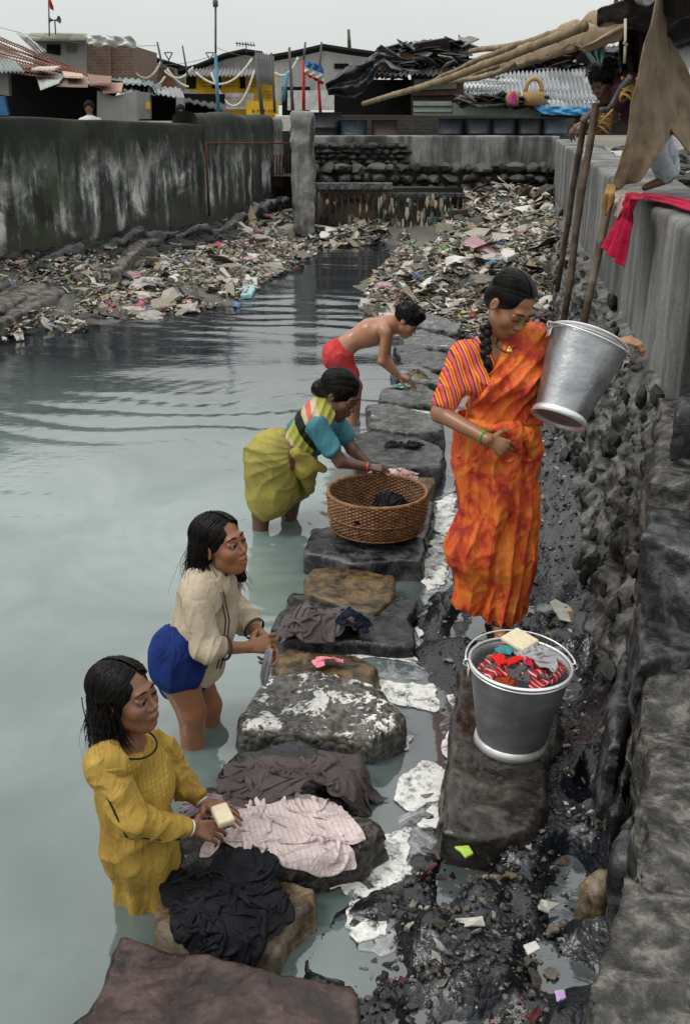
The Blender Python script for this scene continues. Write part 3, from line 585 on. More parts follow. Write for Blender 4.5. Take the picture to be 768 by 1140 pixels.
# ================================================================ RUBBISH, DEBRIS
TRASH = vcmat('rubbish_scraps', .55, .4, 50, .004, .45)
PAL = [((.48,.45,.38), 13), ((.30,.27,.21), 10), ((.16,.14,.11), 12), ((.62,.60,.55), 11), ((.07,.065,.06), 10), ((.35,.25,.15), 4), ((.5,.12,.2), 1), ((.08,.22,.2), .7), ((.5,.4,.15), .8), ((.1,.2,.4), .7), ((.12,.2,.07), 1.2), ((.4,.08,.07), .5), ((.6,.35,.38), .8)]
pw = np.array([w for _, w in PAL]); pw = pw / pw.sum()
def scraps(name, N, samp, size, seed, lift=.02, dark=1.0):
    r = np.random.default_rng(seed); xy = samp(r, N); N = len(xy); s = size(r, xy); z = ground_fine(xy[:, 0], xy[:, 1]); z = np.maximum(z, WZ - .005) + lift * r.random(N)
    K = 9; g = np.array([(i - 1, j - 1) for j in range(3) for i in range(3)], float); fq = np.array([(0,1,4,3), (1,2,5,4), (3,4,7,6), (4,5,8,7)])
    a = r.uniform(0, 2 * pi, N); asp = r.uniform(.35, 1, N); u = g[None] * (1 + .35 * r.normal(size=(N, K, 2))); u[..., 1] *= asp[:, None]
    x = (u[..., 0] * np.cos(a)[:, None] - u[..., 1] * np.sin(a)[:, None]) * s[:, None]; y = (u[..., 0] * np.sin(a)[:, None] + u[..., 1] * np.cos(a)[:, None]) * s[:, None]
    tl = r.normal(size=(N, 2)) * .35; zz = z[:, None] + tl[:, :1] * x + tl[:, 1:] * y + s[:, None] * .42 * r.random((N, K)) + np.where(g[None, :, 0] * g[None, :, 1] != 0, 0, s[:, None] * .22)
    v = np.stack([xy[:, :1] + x, xy[:, 1:] + y, zz], -1).reshape(-1, 3); f = (fq[None] + np.arange(N)[:, None, None] * K).reshape(-1, 4)
    ci = r.choice(len(PAL), N, p=pw); c = np.array([PAL[i][0] for i in ci]) * r.uniform(.5, 1.15, (N, 1)) * dark; o = mk(name, v, f, TRASH, cols=np.repeat(c, K, 0), smooth=False); m = o.modifiers.new('thickness', 'SOLIDIFY'); m.thickness = .006
    return kind(o, 'stuff')
def in_poly(px, z, r, N):
    p = np.array(PXL(px, z))[:, :2]; lo, hi = p.min(0), p.max(0); q = r.uniform(lo, hi, (N * 6, 2)); return q[sd_poly(P3(q[:, 0], q[:, 1]), p) < 0][:N]
def dens(px, z, sc, seed, thr):
    def s(r, N):
        q = in_poly(px, z, r, N * 2); n = fbm(P3(q[:, 0], q[:, 1]), sc, 3, seed); return q[n > thr][:N]
    return s
BR = [(420,335),(405,318),(440,290),(462,268),(500,262),(520,222),(600,212),(612,240),(622,300),(630,345),(560,350),(500,348)]
scraps('rubbish', 14000, dens(BR, .2, .8, 3, -.6), lambda r, q: r.lognormal(-4.0, .6, len(q)) * (.6 + q[:, 1] * .045), 1, .08)
scraps('rubbish', 1500, dens([(405,322),(432,290),(450,262),(462,268),(440,290),(425,330)], .0, .8, 3, -.9), lambda r, q: r.lognormal(-3.9, .5, len(q)), 21, .04)
scraps('rubbish', 1500, dens([(445,290),(440,262),(505,262),(480,215),(440,205),(600,195),(612,225),(560,262)], .55, .8, 4, -.5), lambda r, q: r.lognormal(-2.8, .5, len(q)), 2, .12)
BL = [(95,352),(130,350),(200,342),(262,334),(286,314),(325,296),(345,266),(330,240),(310,225),(232,238),(200,255),(160,266),(150,292),(100,325)]
BL2 = [(0,366),(95,352),(120,300),(160,268),(60,300),(0,335)]
scraps('rubbish', 15000, dens(BL, -.02, .8, 5, -.5), lambda r, q: r.lognormal(-4.0, .6, len(q)), 3, .05)
scraps('rubbish', 3000, dens([(0,366),(95,352),(120,300),(160,262),(60,275),(0,300)], .1, .8, 5, -.35), lambda r, q: r.lognormal(-3.8, .5, len(q)), 33, .14)
scraps('rubbish', 1500, dens([(280,300),(350,285),(350,264),(440,264),(440,272),(350,275),(335,300)], WZ, .8, 6, -.2), lambda r, q: r.lognormal(-3.2, .5, len(q)), 4, .02)
scraps('rubbish', 900, dens([(310,232),(240,235),(300,212),(325,212)], .5, .8, 6, -.9), lambda r, q: r.lognormal(-2.9, .5, len(q)), 14, .08)
scraps('mud_litter', 700, dens([(500,560),(640,360),(690,640),(700,860),(640,1000),(600,1140),(345,1120),(400,1010),(470,940),(480,760)], 0, 1, 7, -.3), lambda r, q: r.lognormal(-5.0, .6, len(q)), 5, .01, .8)
scraps('mud_litter', 450, dens([(470,940),(500,900),(620,900),(700,860),(640,1000),(600,1160),(345,1140),(400,1010)], 0, 1, 8, -.4), lambda r, q: r.lognormal(-5.3, .55, len(q)), 6, .01, .3)
# dark mud lumps and small stones
def lumps(name, N, px, seed, smin_, smax_, mat, br=(.008, .05), z=0):
    r = np.random.default_rng(seed); q = in_poly(px, z, r, N); zz = ground_fine(q[:, 0], q[:, 1]); it = []; cc = []
    for (x, y), g in zip(q, zz):
        s = smin_ * (smax_ / smin_) ** (r.random() ** 2.2) * (.6 + .13 * y); it.append(rock((x, y, g + s * .15), (s, s * r.uniform(.6, 1), s * r.uniform(.35, .8)), r, 2, 8)); b = r.uniform(*br) * (1 if r.random() > .04 else 4); cc.append((b * 1.02, b, b * .97))
    return kind(rocks_mesh(name, it, mat, None, cc), 'stuff')
MUDST = vcmat('wet_pebbles', .22, .5, 60, .004, .5)
lumps('gravel', 2200, [(500,560),(640,360),(650,520),(690,640),(700,860),(640,1000),(600,1160),(345,1140),(400,1010),(470,940),(520,760)], 9, .003, .016, MUDST)
lumps('gravel', 500, [(470,940),(620,880),(690,900),(640,1000),(600,1160),(345,1140),(400,1020)], 10, .004, .02, MUDST)
lumps('gravel', 1500, [(600,300),(660,360),(640,500),(520,520),(530,400),(510,350)], 11, .006, .03, MUDST, (.02, .12))
def bags(N, px, z, seed):
    r = np.random.default_rng(seed); q = in_poly(px, z, r, N); zz = np.maximum(ground_fine(q[:, 0], q[:, 1]), WZ); it = []; cc = []
    for (x, y), g_ in zip(q, zz):
        s = r.lognormal(-3.3, .5) * (.5 + y / 20); v, f = rock((0, 0, 0), (s * r.uniform(1, 2), s, s * .45), r, 3, 7, noise_amp=.0); v = v * (1 + .45 * fbm(v / s + r.uniform(0, 90), 1.6, 3, 5, ridged=True)[:, None]) + V(x, y, g_ + s * .25); it.append((v, f)); c = PAL[r.choice([0, 3, 3, 1, 2, 4, 5, 0, 1, 3, 9, 12])][0]; kk = r.uniform(.45, 1.0); cc.append(tuple(k * kk for k in c))
    return kind(rocks_mesh('rubbish', it, TRASH, None, cc, False), 'stuff')
bags(420, BR, .2, 51); bags(420, BL, 0, 52); bags(60, [(430,335),(410,320),(450,280),(520,250),(560,300)], .2, 53)
# single pieces one can point at
PAPER = vcmat('wet_paper', .6, .5, 30)
def litter(name, label, poly, z, c, seed, cat='litter', h=.006, t=.004, lift=.0):
    p = np.array(PXL(poly, z))[:, :2]; lo = np.array([*(p.min(0) - .02), z - .03]); hi = np.array([*(p.max(0) + .02), z + .05])
    f = lambda P: np.maximum(sd_poly(P, p) + .006 * fbm(P, 20, 2, seed), np.abs(P[:, 2] - z - .012 * fbm(P * V(1, 1, 0), 9, 3, seed + 1)) - t)
    v, fa = sdf_mesh([Fn(f)], lo, hi, h, cull=False, pad=.02); cols = np.array([c(q) if callable(c) else c for q in v]); return tag(mk(name, v, fa, PAPER, cols=cols), label, cat)
def pc(q):
    n = float(fbm(q[None], 9, 2, 8)[0]); k = q[0] - PZ(640, 690, .03)[0]
    return (.3, .17, .09) if (n > -.05 and k > -.02 and q[1] < PZ(640,682,.03)[1]) else ((.6, .4, .1) if n > .25 and k > 0 else (.62, .6, .52))
litter('paper_scrap', 'torn white and orange packet lying on the black mud', [(611,672),(618,668),(640,680),(662,683),(664,690),(640,694),(622,690)], .03, pc, 1)
litter('plastic_scrap', 'small purple wrapper on the mud right of the bucket', [(646,793),(652,796),(655,801),(648,800)], .025, (.3, .16, .5), 2, h=.003)
litter('plastic_scrap', 'blue plastic sheet scrap in the mud beside the ledge', [(660,796),(672,798),(688,812),(680,812),(664,804)], .02, (.06, .17, .28), 3, h=.005)
litter('plastic_scrap', 'pale violet wrapper near the bottom of the mud', [(618,1105),(628,1104),(630,1112),(620,1116)], .02, (.5, .35, .62), 4, h=.003)
litter('paper_scrap', 'small white cardboard bit on the lower mud', [(582,1054),(596,1050),(602,1058),(588,1064)], .02, (.6, .58, .55), 5, h=.003)
litter('plastic_scrap', 'lime green strip below the flat bucket stone', [(506,944),(522,942),(526,950),(518,955),(512,948)], .015, (.35, .5, .08), 6, h=.003)
litter('plastic_scrap', 'yellow plastic bag on the rubbish bank', [(522,277),(534,272),(540,280),(530,284)], .33, (.65, .42, .03), 7, h=.012, t=.02)
litter('plastic_scrap', 'pale blue bag floating by the left bank', [(262,322),(275,318),(284,322),(280,330),(268,330)], WZ + .03, (.3, .5, .52), 8, h=.012, t=.03)
litter('plastic_scrap', 'green leaves and yellow peel at the waterline behind the boy', [(402,335),(412,332),(420,338),(440,338),(436,345),(410,342)], WZ + .03, (.25, .3, .05), 9, h=.012, t=.02)
litter('plastic_scrap', 'magenta rag on the left rubbish bank', [(160,284),(166,282),(176,292),(172,298)], .12, (.6, .08, .22), 10, h=.015, t=.03)
litter('plastic_scrap', 'crumpled white bag in the middle of the rubbish bank', [(556,283),(574,266),(582,272),(578,284),(564,290)], .35, (.6, .58, .52), 11, h=.015, t=.04)
# ================================================================ SHACKS BEHIND THE WALLS
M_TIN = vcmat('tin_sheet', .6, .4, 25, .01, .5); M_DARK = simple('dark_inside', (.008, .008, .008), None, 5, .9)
def cm(name, c, c2=None, sc=3, r=.85): return simple(name, c, c2, sc, r, .5, .02)
M_GREYW = wall_mat('grey_render', [(.3, (.16, .16, .155)), (.6, (.27, .27, .26)), (.8, (.36, .36, .35))], .6); M_YEL = wall_mat('yellow_paint', [(.3, (.42, .24, .02)), (.6, (.74, .47, .03)), (.8, (.78, .54, .07))], .5)
M_PALE = wall_mat('pale_render', [(.3, (.25, .26, .25)), (.6, (.40, .41, .40)), (.8, (.5, .5, .49))], .6); M_MINT = wall_mat('mint_paint', [(.3, (.28, .36, .31)), (.6, (.45, .56, .50)), (.8, (.55, .62, .55))], .5)
M_WOOD = simple('old_wood', (.12, .08, .05), (.04, .03, .02), 8, .8, .4, .01, stretch=(4, 4, .5)); M_TARP = simple('black_tarp', (.012, .013, .015), (.02, .022, .026), 6, .38, .5, .03); M_WHT = cm('white_cloth_sheet', (.62, .62, .6), (.45, .45, .44)); M_BTARP = cm('blue_tarp', (.03, .2, .42), (.06, .3, .55), 5, .5)
M_RUST2 = cm('rusty_sheet', (.22, .10, .06), (.12, .06, .04)); M_BAMB = simple('bamboo', (.26, .20, .12), (.14, .10, .06), 12, .6, .4, .008, stretch=(1, 1, 1)); M_BURL = None
def brick_mat(name, c1, c2, mor, sc=1.0):
    g = NG(name); co = g.sepz(g.co()); v = g.n('CombineXYZ', {0: g.math('ADD', co[0], co[1]), 1: co[2], 2: 0.0}).outputs[0]
    b = g.n('TexBrick', {'Vector': v, 'Color1': (*c1, 1), 'Color2': (*c2, 1), 'Mortar': (*mor, 1), 'Scale': sc, 'Mortar Size': .018, 'Brick Width': .23, 'Row Height': .085}); n = g.noise(5, 5)
    return g.fin(g.mix(.5, b.outputs[0], g.ramp(n, [(.3, .45), (.7, 1.1)]), 'MULTIPLY'), .9, g.bump(b.outputs[1], -.6, .015))
M_BRICK = brick_mat('weathered_brick', (.20, .085, .055), (.13, .07, .05), (.16, .14, .12)); M_DBRICK = brick_mat('sooty_brick', (.05, .035, .028), (.03, .024, .02), (.05, .045, .04))
def P4(pts, Y): return [PY(a, b, Y) for a, b in pts]
def slab_px(name, pts, Y, mat, parent, depth=.15): return MB().prism(P4(pts, Y)[::-1], (0, depth, 0)).build(name, mat, parent)
def roof_grid(name, A, B_, C, D, mat, parent, waves=20, amp=.03, n=8, rows=1, thick=.012, seed=0, sag=.03, cols=None):
    """corrugated / tiled sheet: A,B front edge left-right, D,C back edge left-right"""
    A, B_, C, D = [np.asarray(q, float) for q in (A, B_, C, D)]; m = waves * 8 + 1; r = np.random.default_rng(seed); vs = []; fs = []; cc = []; k = 0
    for row in range(rows):
        t0, t1 = row / rows, (row + 1.08) / rows; s = np.linspace(0, 1, m)[None, :, None]; t = np.linspace(t0, min(t1, 1.02), n)[:, None, None]
        P = (A * (1 - s) + B_ * s) * (1 - t) + (D * (1 - s) + C * s) * t; off = r.uniform(0, .5) ; w_ = amp * np.sin(s[..., 0] * waves * 2 * pi + off) + 0 * t[..., 0]
        P[..., 2] += w_ + sag * fbm(P, 1.1, 3, seed + row) - (.035 if rows > 1 else 0) * ((t[..., 0] - t0) * rows) + (.03 if rows > 1 else 0)
        pv = P.reshape(-1, 3); vs.append(pv); fs.append(grid_faces(n, m) + k); k += len(pv); sheet_ = np.floor(s[..., 0] * max(2, waves // 6) + row * .37).astype(int) + 0 * t[..., 0].astype(int)
        b = .5 + .5 * ((np.sin(sheet_ * 12.9 + row * 78.2 + seed) * 43758.5) % 1); cc.append(np.repeat(b.reshape(-1, 1), 3, 1) * (np.array(cols) if cols is not None else V(.34, .36, .38)))
    o = mk(name, np.concatenate(vs), np.concatenate(fs), mat, parent, cols=np.concatenate(cc)); q = o.modifiers.new('t', 'SOLIDIFY'); q.thickness = thick; return o
def rope(name, label, pts, r, mat, sag=0, cat='cable', parent=None):
    b = MB(); b.tube(pts, r, 8); o = b.build(name, mat, parent, True); return tag(o, label, cat) if label else o
def sagc(a, b, s, n=14): return [a * (1 - t) + b * t - V(0, 0, s * 4 * t * (1 - t)) for t in np.linspace(0, 1, n)]
def hung(name, pts, Y, mat, parent, seed=0, amp=.08, depth=.01, label=None, cat=None, folds=3):
    p = P4(pts, Y); h = len(p) // 2; o = sheet(name, label, cat, p[:h], p[h:][::-1], 40, 40, mat, folds, seed, .01, amp, (0, -1, .2), parent); return o
def plates(name, N, samp, parent, seed, s0, s1, pal):
    r = np.random.default_rng(seed); b = MB()
    for i in range(N):
        c = samp(r); w_, d_ = r.uniform(s0, s1, 2); R = np.array(Matrix.Rotation(r.uniform(0, pi), 3, 'Z') @ Matrix.Rotation(r.normal() * .3, 3, 'X') @ Matrix.Rotation(r.normal() * .25, 3, 'Y')); q = pal[r.integers(len(pal))]; k = r.uniform(.6, 1.2); b.cur = tuple(x * k for x in q); b.box((-w_, -d_ * .6, 0), (w_, d_ * .6, .025), R, c)
    return kind(b.build(name, M_TIN, parent, False, True), 'stuff')
DPAL = [(.03,.03,.033), (.06,.062,.066), (.015,.015,.016), (.12,.12,.13), (.22,.22,.22), (.10,.06,.045), (.35,.35,.34)]
# sheet() is defined here because the town and the shelter need it first
def sheet(name, label, cat, L, R, n, m, mat, folds, seed, thick=.006, amp=.02, axis=(1, 0, 0), parent=None, ft=1.0):
    L = np.asarray(L, float); R = np.asarray(R, float); s = np.linspace(0, 1, n); kl = np.linspace(0, 1, len(L)); kr = np.linspace(0, 1, len(R))
    a = np.stack([np.interp(s, kl, L[:, i]) for i in range(3)], 1)[:, None]; b = np.stack([np.interp(s, kr, R[:, i]) for i in range(3)], 1)[:, None]; t = np.linspace(0, 1, m)[None, :, None]
    P = a * (1 - t) + b * t; w_ = np.sin(t[..., 0] * folds * 2 * pi + 1.3 * np.sin(s[:, None] * 5 + seed)) * amp * (.3 + .7 * s[:, None] ** ft) + amp * 1.3 * fbm(P, 7, 3, seed); P = P + w_[..., None] * nrm(axis)
    o = mk(name, P.reshape(-1, 3), grid_faces(n, m), mat, parent); q = o.modifiers.new('t', 'SOLIDIFY'); q.thickness = thick; q.offset = 0; return tag(o, label, cat) if label else o
# -- tiled house, far left
h = thing('tiled_shack', 'long shack with a red brown tiled roof at the far left', 'house', PY(60, 125, 24))
roof_grid('tile_roof', PY(-30, 74, 23), PY(140, 101, 23.2), PY(104, 85, 27), PY(-30, 28, 27), M_TIN, h, 46, .014, 5, 13, .02, 1, .06, (.30, .13, .085))
slab_px('back_wall', [(-30, 66), (135, 90), (112, 135), (-30, 135)], 26, M_DARK, h, .2)
slab_px('side_wall', [(-30, 79), (9, 80), (10, 106), (-30, 106)], 23.3, M_GREYW, h, .2); slab_px('blue_post', [(-3, 105), (5, 105), (9, 128), (-3, 128)], 23.3, cm('blue_paint', (.08, .2, .4)), h, .15)
roof_grid('porch_sheet', PY(-20, 79, 22.6), PY(27, 79, 22.6), PY(14, 66, 23.6), PY(-20, 64, 23.6), M_TIN, h, 10, .02, 4, 1, .012, 2, .02, (.4, .45, .45))
r = np.random.default_rng(4)
for i, (pts, c) in enumerate([([(26,82),(62,82),(66,92),(45,100)], (.42,.45,.42)), ([(60,82),(84,86),(97,98),(62,97)], (.28,.2,.16)), ([(55,81),(78,84),(92,89),(70,88)], (.55,.38,.3)), ([(84,86),(112,88),(122,97),(98,98)], (.22,.12,.09)), ([(96,96),(125,97),(133,107),(112,108)], (.42,.22,.16)), ([(74,91),(90,92),(98,99),(82,99)], (.45,.38,.33)), ([(24,80),(50,79),(56,84),(30,84)], (.5,.48,.42))]):
    a = P4(pts, 22.6); a[0] = a[0] + V(0, .9, 0); a[1] = a[1] + V(0, .9, .0); b = MB(); b.cur = c; b.prism([q + V(0, .06 * i, .02 * i) for q in a][::-1], (0, .02, .04)); b.build('patch_sheet', M_TIN, h, False, True)
hung('roof_cover', [(18,36),(30,48),(42,60),(52,57),(40,47),(26,36)], 25.6, M_WHT, h, 3, .05)
rw = thing('curved_wall', 'rough grey curved wall below the rusty roof edge', 'wall', PY(130, 125, 23)); slab_px('curved_face', [(108,100),(125,107),(152,100),(152,135),(108,135)], 23, M_GREYW, rw, .3)
# -- concrete and brick house
h = thing('brick_house', 'tall brick and concrete house with a sheet roof behind the tiled shack', 'house', PY(95, 100, 33))
MB().prism(P4([(37,42),(97,44),(97,95),(37,95)], 32)[::-1], (0, 4, 0)).build('concrete_wall', M_GREYW, h); MB().prism(P4([(97.3,44),(148,50),(148,100),(97.3,100)], 32)[::-1], (0, 4, 0)).build('brick_wall', M_BRICK, h)
MB().prism(P4([(120,44),(123,44),(123,100),(120,100)], 31.9)[::-1], (0, .08, 0)).build('brick_pier', M_BRICK, h)
slab_px('window', [(52,49),(67,49),(67,61),(52,58)], 31.95, M_DARK, h, .03)
wv = slab_px('vent', [(73,50),(85,50),(85,57),(73,57)], 31.95, M_DARK, h, .03); b = MB()
for i in range(5): b.prism(P4([(73.5+i*2.6,50),(74.3+i*2.6,50),(74.3+i*2.6,57),(73.5+i*2.6,57)], 31.92)[::-1], (0, .03, 0)); b.prism(P4([(73,50.5+i*1.5),(85,50.5+i*1.5),(85,51+i*1.5),(73,51+i*1.5)], 31.92)[::-1], (0, .03, 0))
b.build('lattice', M_GREYW, wv)
roof_grid('sheet_roof', PY(27, 43, 31.5), PY(95, 43, 31.5), PY(97, 37, 36), PY(35, 37, 36), M_TIN, h, 26, .035, 4, 1, .015, 5, .02, (.42, .44, .34))
hung('roof_cover', [(93,38),(95,44),(99,50),(152,52),(150,44),(146,40)], 31.4, M_WHT, h, 8, .12)
# -- low sheds in the middle
h = thing('low_shed', 'low shed with ragged metal sheets and dark doorways behind the left wall', 'shed', PY(180, 125, 24))
for i, (a, b_, c, d, col) in enumerate([((110,103),(150,100),(160,90),(118,88),(.25,.32,.32)), ((148,104),(178,105),(180,95),(150,92),(.14,.16,.17)), ((172,103),(206,108),(200,98),(165,94),(.42,.43,.42)), ((130,96),(170,98),(170,90),(135,88),(.2,.26,.25))]):
    roof_grid('roof_sheet', PY(*a, 24 + .1 * i), PY(*b_, 24 + .1 * i), PY(*c, 27), PY(*d, 27), M_TIN, h, 6, .02, 6, 1, .012, i, .12, col)
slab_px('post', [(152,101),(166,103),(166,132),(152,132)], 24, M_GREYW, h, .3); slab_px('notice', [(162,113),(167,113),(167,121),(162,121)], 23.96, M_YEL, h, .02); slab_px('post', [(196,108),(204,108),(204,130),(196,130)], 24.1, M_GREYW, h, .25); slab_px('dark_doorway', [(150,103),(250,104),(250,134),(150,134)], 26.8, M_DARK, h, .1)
roof_grid('roof_sheet', PY(168, 107, 25), PY(252, 122, 25), PY(250, 108, 29), PY(165, 93, 29), M_TIN, h, 10, .02, 6, 1, .012, 12, .1, (.05, .05, .05))
h = thing('gable_shack', 'small gabled shack hung with white garlands left of the flagpole', 'house', PY(175, 90, 38)); slab_px('wall', [(140,80),(172,66),(205,74),(212,100),(140,100)], 38, M_GREYW, h, 3); slab_px('pale_panel', [(161,76),(173,76),(173,92),(161,92)], 37.9, M_PALE, h, .05); slab_px('brown_panel', [(176,74),(194,76),(194,96),(176,96)], 37.9, M_RUST2, h, .05)
b = MB(); b.tube(P4([(138,83),(155,72),(170,65),(190,71),(212,78)], 37.7), .09, 6); b.build('roof_edge', M_DARK, h)
# -- yellow house
h = thing('yellow_house', 'yellow painted house front with painted notices behind the round topped wall', 'house', PY(260, 120, 34))
slab_px('gable_wall', [(200,84),(240,66),(272,58),(290,62),(290,90),(200,90)], 36, M_GREYW, h, 4); b = MB(); b.tube(P4([(198,80),(220,74),(250,62),(272,57),(292,60)], 35.8), .10, 6); b.build('roof_edge', M_DARK, h)
slab_px('yellow_wall', [(206,82),(306,82),(306,135),(206,135)], 34, M_YEL, h, .4); roof_grid('awning', PY(205, 84, 33.2), PY(300, 83, 33.2), PY(298, 76, 35), PY(210, 76, 35), M_TIN, h, 22, .03, 4, 1, .012, 3, .05, (.3, .3, .31))
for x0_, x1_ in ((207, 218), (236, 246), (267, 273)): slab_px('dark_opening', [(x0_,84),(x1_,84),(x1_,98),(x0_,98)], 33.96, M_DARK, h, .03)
INK = cm('dark_red_ink', (.18, .03, .015)); PN = cm('panel_line', (.35, .2, .04))
r = np.random.default_rng(8)
def scribble(name, x0, x1, y0, y1, rows, Y, parent, mat, hgt):
    b = MB()
    for j in range(rows):
        yy_ = y0 + (y1 - y0) * (j + .5) / rows; x = x0
        while x < x1:
            w_ = r.uniform(.5, 1.0) * hgt; k = r.integers(0, 3)
            b.prism(P4([(x, yy_-hgt/2), (x+w_*.3, yy_-hgt/2), (x+w_*.3, yy_+hgt/2), (x, yy_+hgt/2)], Y)[::-1], (0, .01, 0))
            b.prism(P4([(x, yy_-hgt*.1*k), (x+w_, yy_-hgt*.1*k), (x+w_, yy_+hgt*.18-hgt*.1*k), (x, yy_+hgt*.18-hgt*.1*k)], Y-.012)[::-1], (0, .01, 0)); x += w_ * 1.5
    return b.build(name, mat, parent)
slab_px('white_board', [(244,103),(283,103),(280,121),(246,121)], 33.5, cm('white_board', (.6, .6, .58)), h, .05); scribble('faded_lettering', 249, 276, 106, 118, 3, 33.46, h, cm('pale_red', (.5, .25, .22)), 2.2)
slab_px('yellow_board', [(274,112),(310,112),(310,127),(274,127)], 33.2, M_YEL, h, .05); scribble('red_lettering', 281, 306, 120, 126, 1, 33.16, h, INK, 4.2)
for x in (222, 250, 276): scribble('small_lettering', x, x + 12, 86, 97, 3, 33.95, h, INK, 1.6)
scribble('small_lettering', 293, 304, 100, 110, 3, 33.95, h, INK, 1.6)
roof_grid('tin_screen', PY(284, 90, 32.9), PY(305, 95, 32.9), PY(305, 62, 33), PY(284, 57, 33), M_TIN, h, 7, .03, 4, 1, .015, 7, .02, (.16, .16, .17))
# -- big pale shed
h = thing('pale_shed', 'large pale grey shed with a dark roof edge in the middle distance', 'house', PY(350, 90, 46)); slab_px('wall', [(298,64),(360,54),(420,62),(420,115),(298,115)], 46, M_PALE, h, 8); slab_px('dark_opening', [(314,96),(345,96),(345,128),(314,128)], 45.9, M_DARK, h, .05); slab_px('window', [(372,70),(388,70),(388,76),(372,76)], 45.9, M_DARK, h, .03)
b = MB(); b.tube(P4([(296,65),(330,59),(360,52),(385,56),(422,61)], 45.7), .14, 6); b.build('roof_edge', M_DARK, h)
slab_px('white_base', [(320,100),(398,100),(398,122),(320,122)], 45.0, cm('white_base', (.55, .56, .54)), h, .2)
# -- tarp shack
h = thing('tarp_shack', 'ramshackle hut under black tarpaulin with a mint green panel', 'house', PY(450, 130, 26))
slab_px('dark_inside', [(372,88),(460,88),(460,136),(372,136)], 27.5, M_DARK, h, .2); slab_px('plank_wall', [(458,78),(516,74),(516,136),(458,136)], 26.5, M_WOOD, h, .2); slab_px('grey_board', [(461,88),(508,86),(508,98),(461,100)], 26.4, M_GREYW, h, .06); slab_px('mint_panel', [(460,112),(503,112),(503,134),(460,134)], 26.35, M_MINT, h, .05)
b = MB(); b.prism(P4([(459,102),(514,101),(514,105),(459,106)], 26.3)[::-1], (0, .1, 0)); b.prism(P4([(460,117),(503,117),(503,118.2),(460,118.2)], 26.28)[::-1], (0, .05, 0)); b.prism(P4([(460,124),(503,124),(503,125),(460,125)], 26.28)[::-1], (0, .05, 0)); b.build('batten', M_WOOD, h)
slab_px('fawn_patch', [(412,78),(428,62),(460,56),(466,66),(440,78),(416,84)], 26.8, cm('salmon', (.5, .33, .26)), h, .3)
roof_grid('sheet_roof', PY(412, 86, 25.6), PY(520, 84, 25.8), PY(516, 52, 29.5), PY(430, 58, 29), M_TIN, h, 18, .03, 10, 3, .015, 9, .25, (.12, .13, .14))
hung('black_tarp', [(426,58),(408,64),(385,74),(362,94),(366,106),(395,108),(408,98),(418,84)], 25.6, M_TARP, h, 2, .10, folds=2)
plates('roof_clutter', 260, lambda r: (lambda x: PY(x, 62 - (x - 425) * .10 + r.uniform(-8, 20), 27.4 + r.uniform(-1, 1)))(r.uniform(425, 520)), h, 3, .08, .4, DPAL)
h = thing('mint_wall', 'pale mint plaster wall under the corrugated roofs', 'wall', PY(550, 130, 26.4)); slab_px('plaster', [(503.5,114),(605,114),(605,140),(503.5,140)], 26.4, M_MINT, h, .2)
# -- corrugated roofs
h = thing('corrugated_roof_house', 'long low house under rows of grey corrugated roofing', 'house', PY(600, 120, 28))
roof_grid('corrugated_roof', PY(512, 117, 25.8), PY(720, 125, 25.8), PY(705, 76, 33), PY(512, 82, 33), M_TIN, h, 42, .045, 5, 5, .02, 21, .10, (.42, .44, .46))
slab_px('wall', [(604,122),(768,128),(768,150),(604,150)], 26.2, M_DBRICK, h, .3)
plates('roof_clutter', 200, lambda r: PY(r.uniform(515, 600), r.uniform(108, 116), 25.8 + r.uniform(-.3, .5)), h, 13, .06, .3, DPAL); plates('roof_clutter', 160, lambda r: PY(r.uniform(560, 700), r.uniform(52, 78), 34.5 + r.uniform(-1, 1)), h, 14, .12, .5, DPAL)
h = thing('dark_roof_ridge', 'dark upper roofs rising behind the corrugated rows', 'house', PY(640, 80, 36)); roof_grid('sheet_roof', PY(515, 86, 34), PY(720, 84, 34), PY(725, 44, 39), PY(560, 66, 38), M_TIN, h, 30, .04, 6, 2, .015, 22, .3, (.22, .225, .235))
hung('blue_tarp', [(594,117),(598,122),(604,127),(668,128),(664,122),(656,119)], 25.3, M_BTARP, None, 4, .06, label='bright blue tarpaulin along the edge of the corrugated roof', cat='tarpaulin'); hung('blue_tarp', [(660,122),(664,130),(672,140),(690,132),(700,124),(694,118)], 25.0, cm('pale_blue_sheet', (.25, .42, .6), (.5, .6, .65)), None, 5, .08, label='pale blue cloth hanging off the roof behind the leaning poles', cat='cloth')
WKR = simple('pale_wicker', (.42, .28, .13), (.25, .15, .06), 40, .7, .6)
for px_, r0, hh, lab in ((570, .17, .3, 'tan basket with a pink cloth on the distant roof'), (593, .24, .3, 'larger tan basket with a high handle on the distant roof')):
    c = PY(px_, 117, 25.4); t_ = thing('roof_basket', lab, 'basket', c); b = MB(); b.lathe([(0, 0), (r0 * .85, 0), (r0, hh * .5), (r0 * 1.05, hh), (r0 * .95, hh), (r0 * .8, .04), (0, .04)], c, 24); b.build('bowl', WKR, t_, True)
    if r0 > .2: b = MB(); b.tube([c + V(r0 * .8 * cos(a), 0, hh + .28 * sin(a)) for a in np.linspace(0, pi, 14)], .05, 8); b.build('handle', WKR, t_, True)
c = PY(571, 112, 25.2); v, f = rock((0, 0, 0), (.15, .1, .16), np.random.default_rng(1), 3, 16); tag(mk('cloth_bundle', v + c + V(0, 0, .05), f, cm('magenta_cloth', (.45, .07, .22)), None), 'magenta cloth bundle sitting in the smaller roof basket', 'cloth')
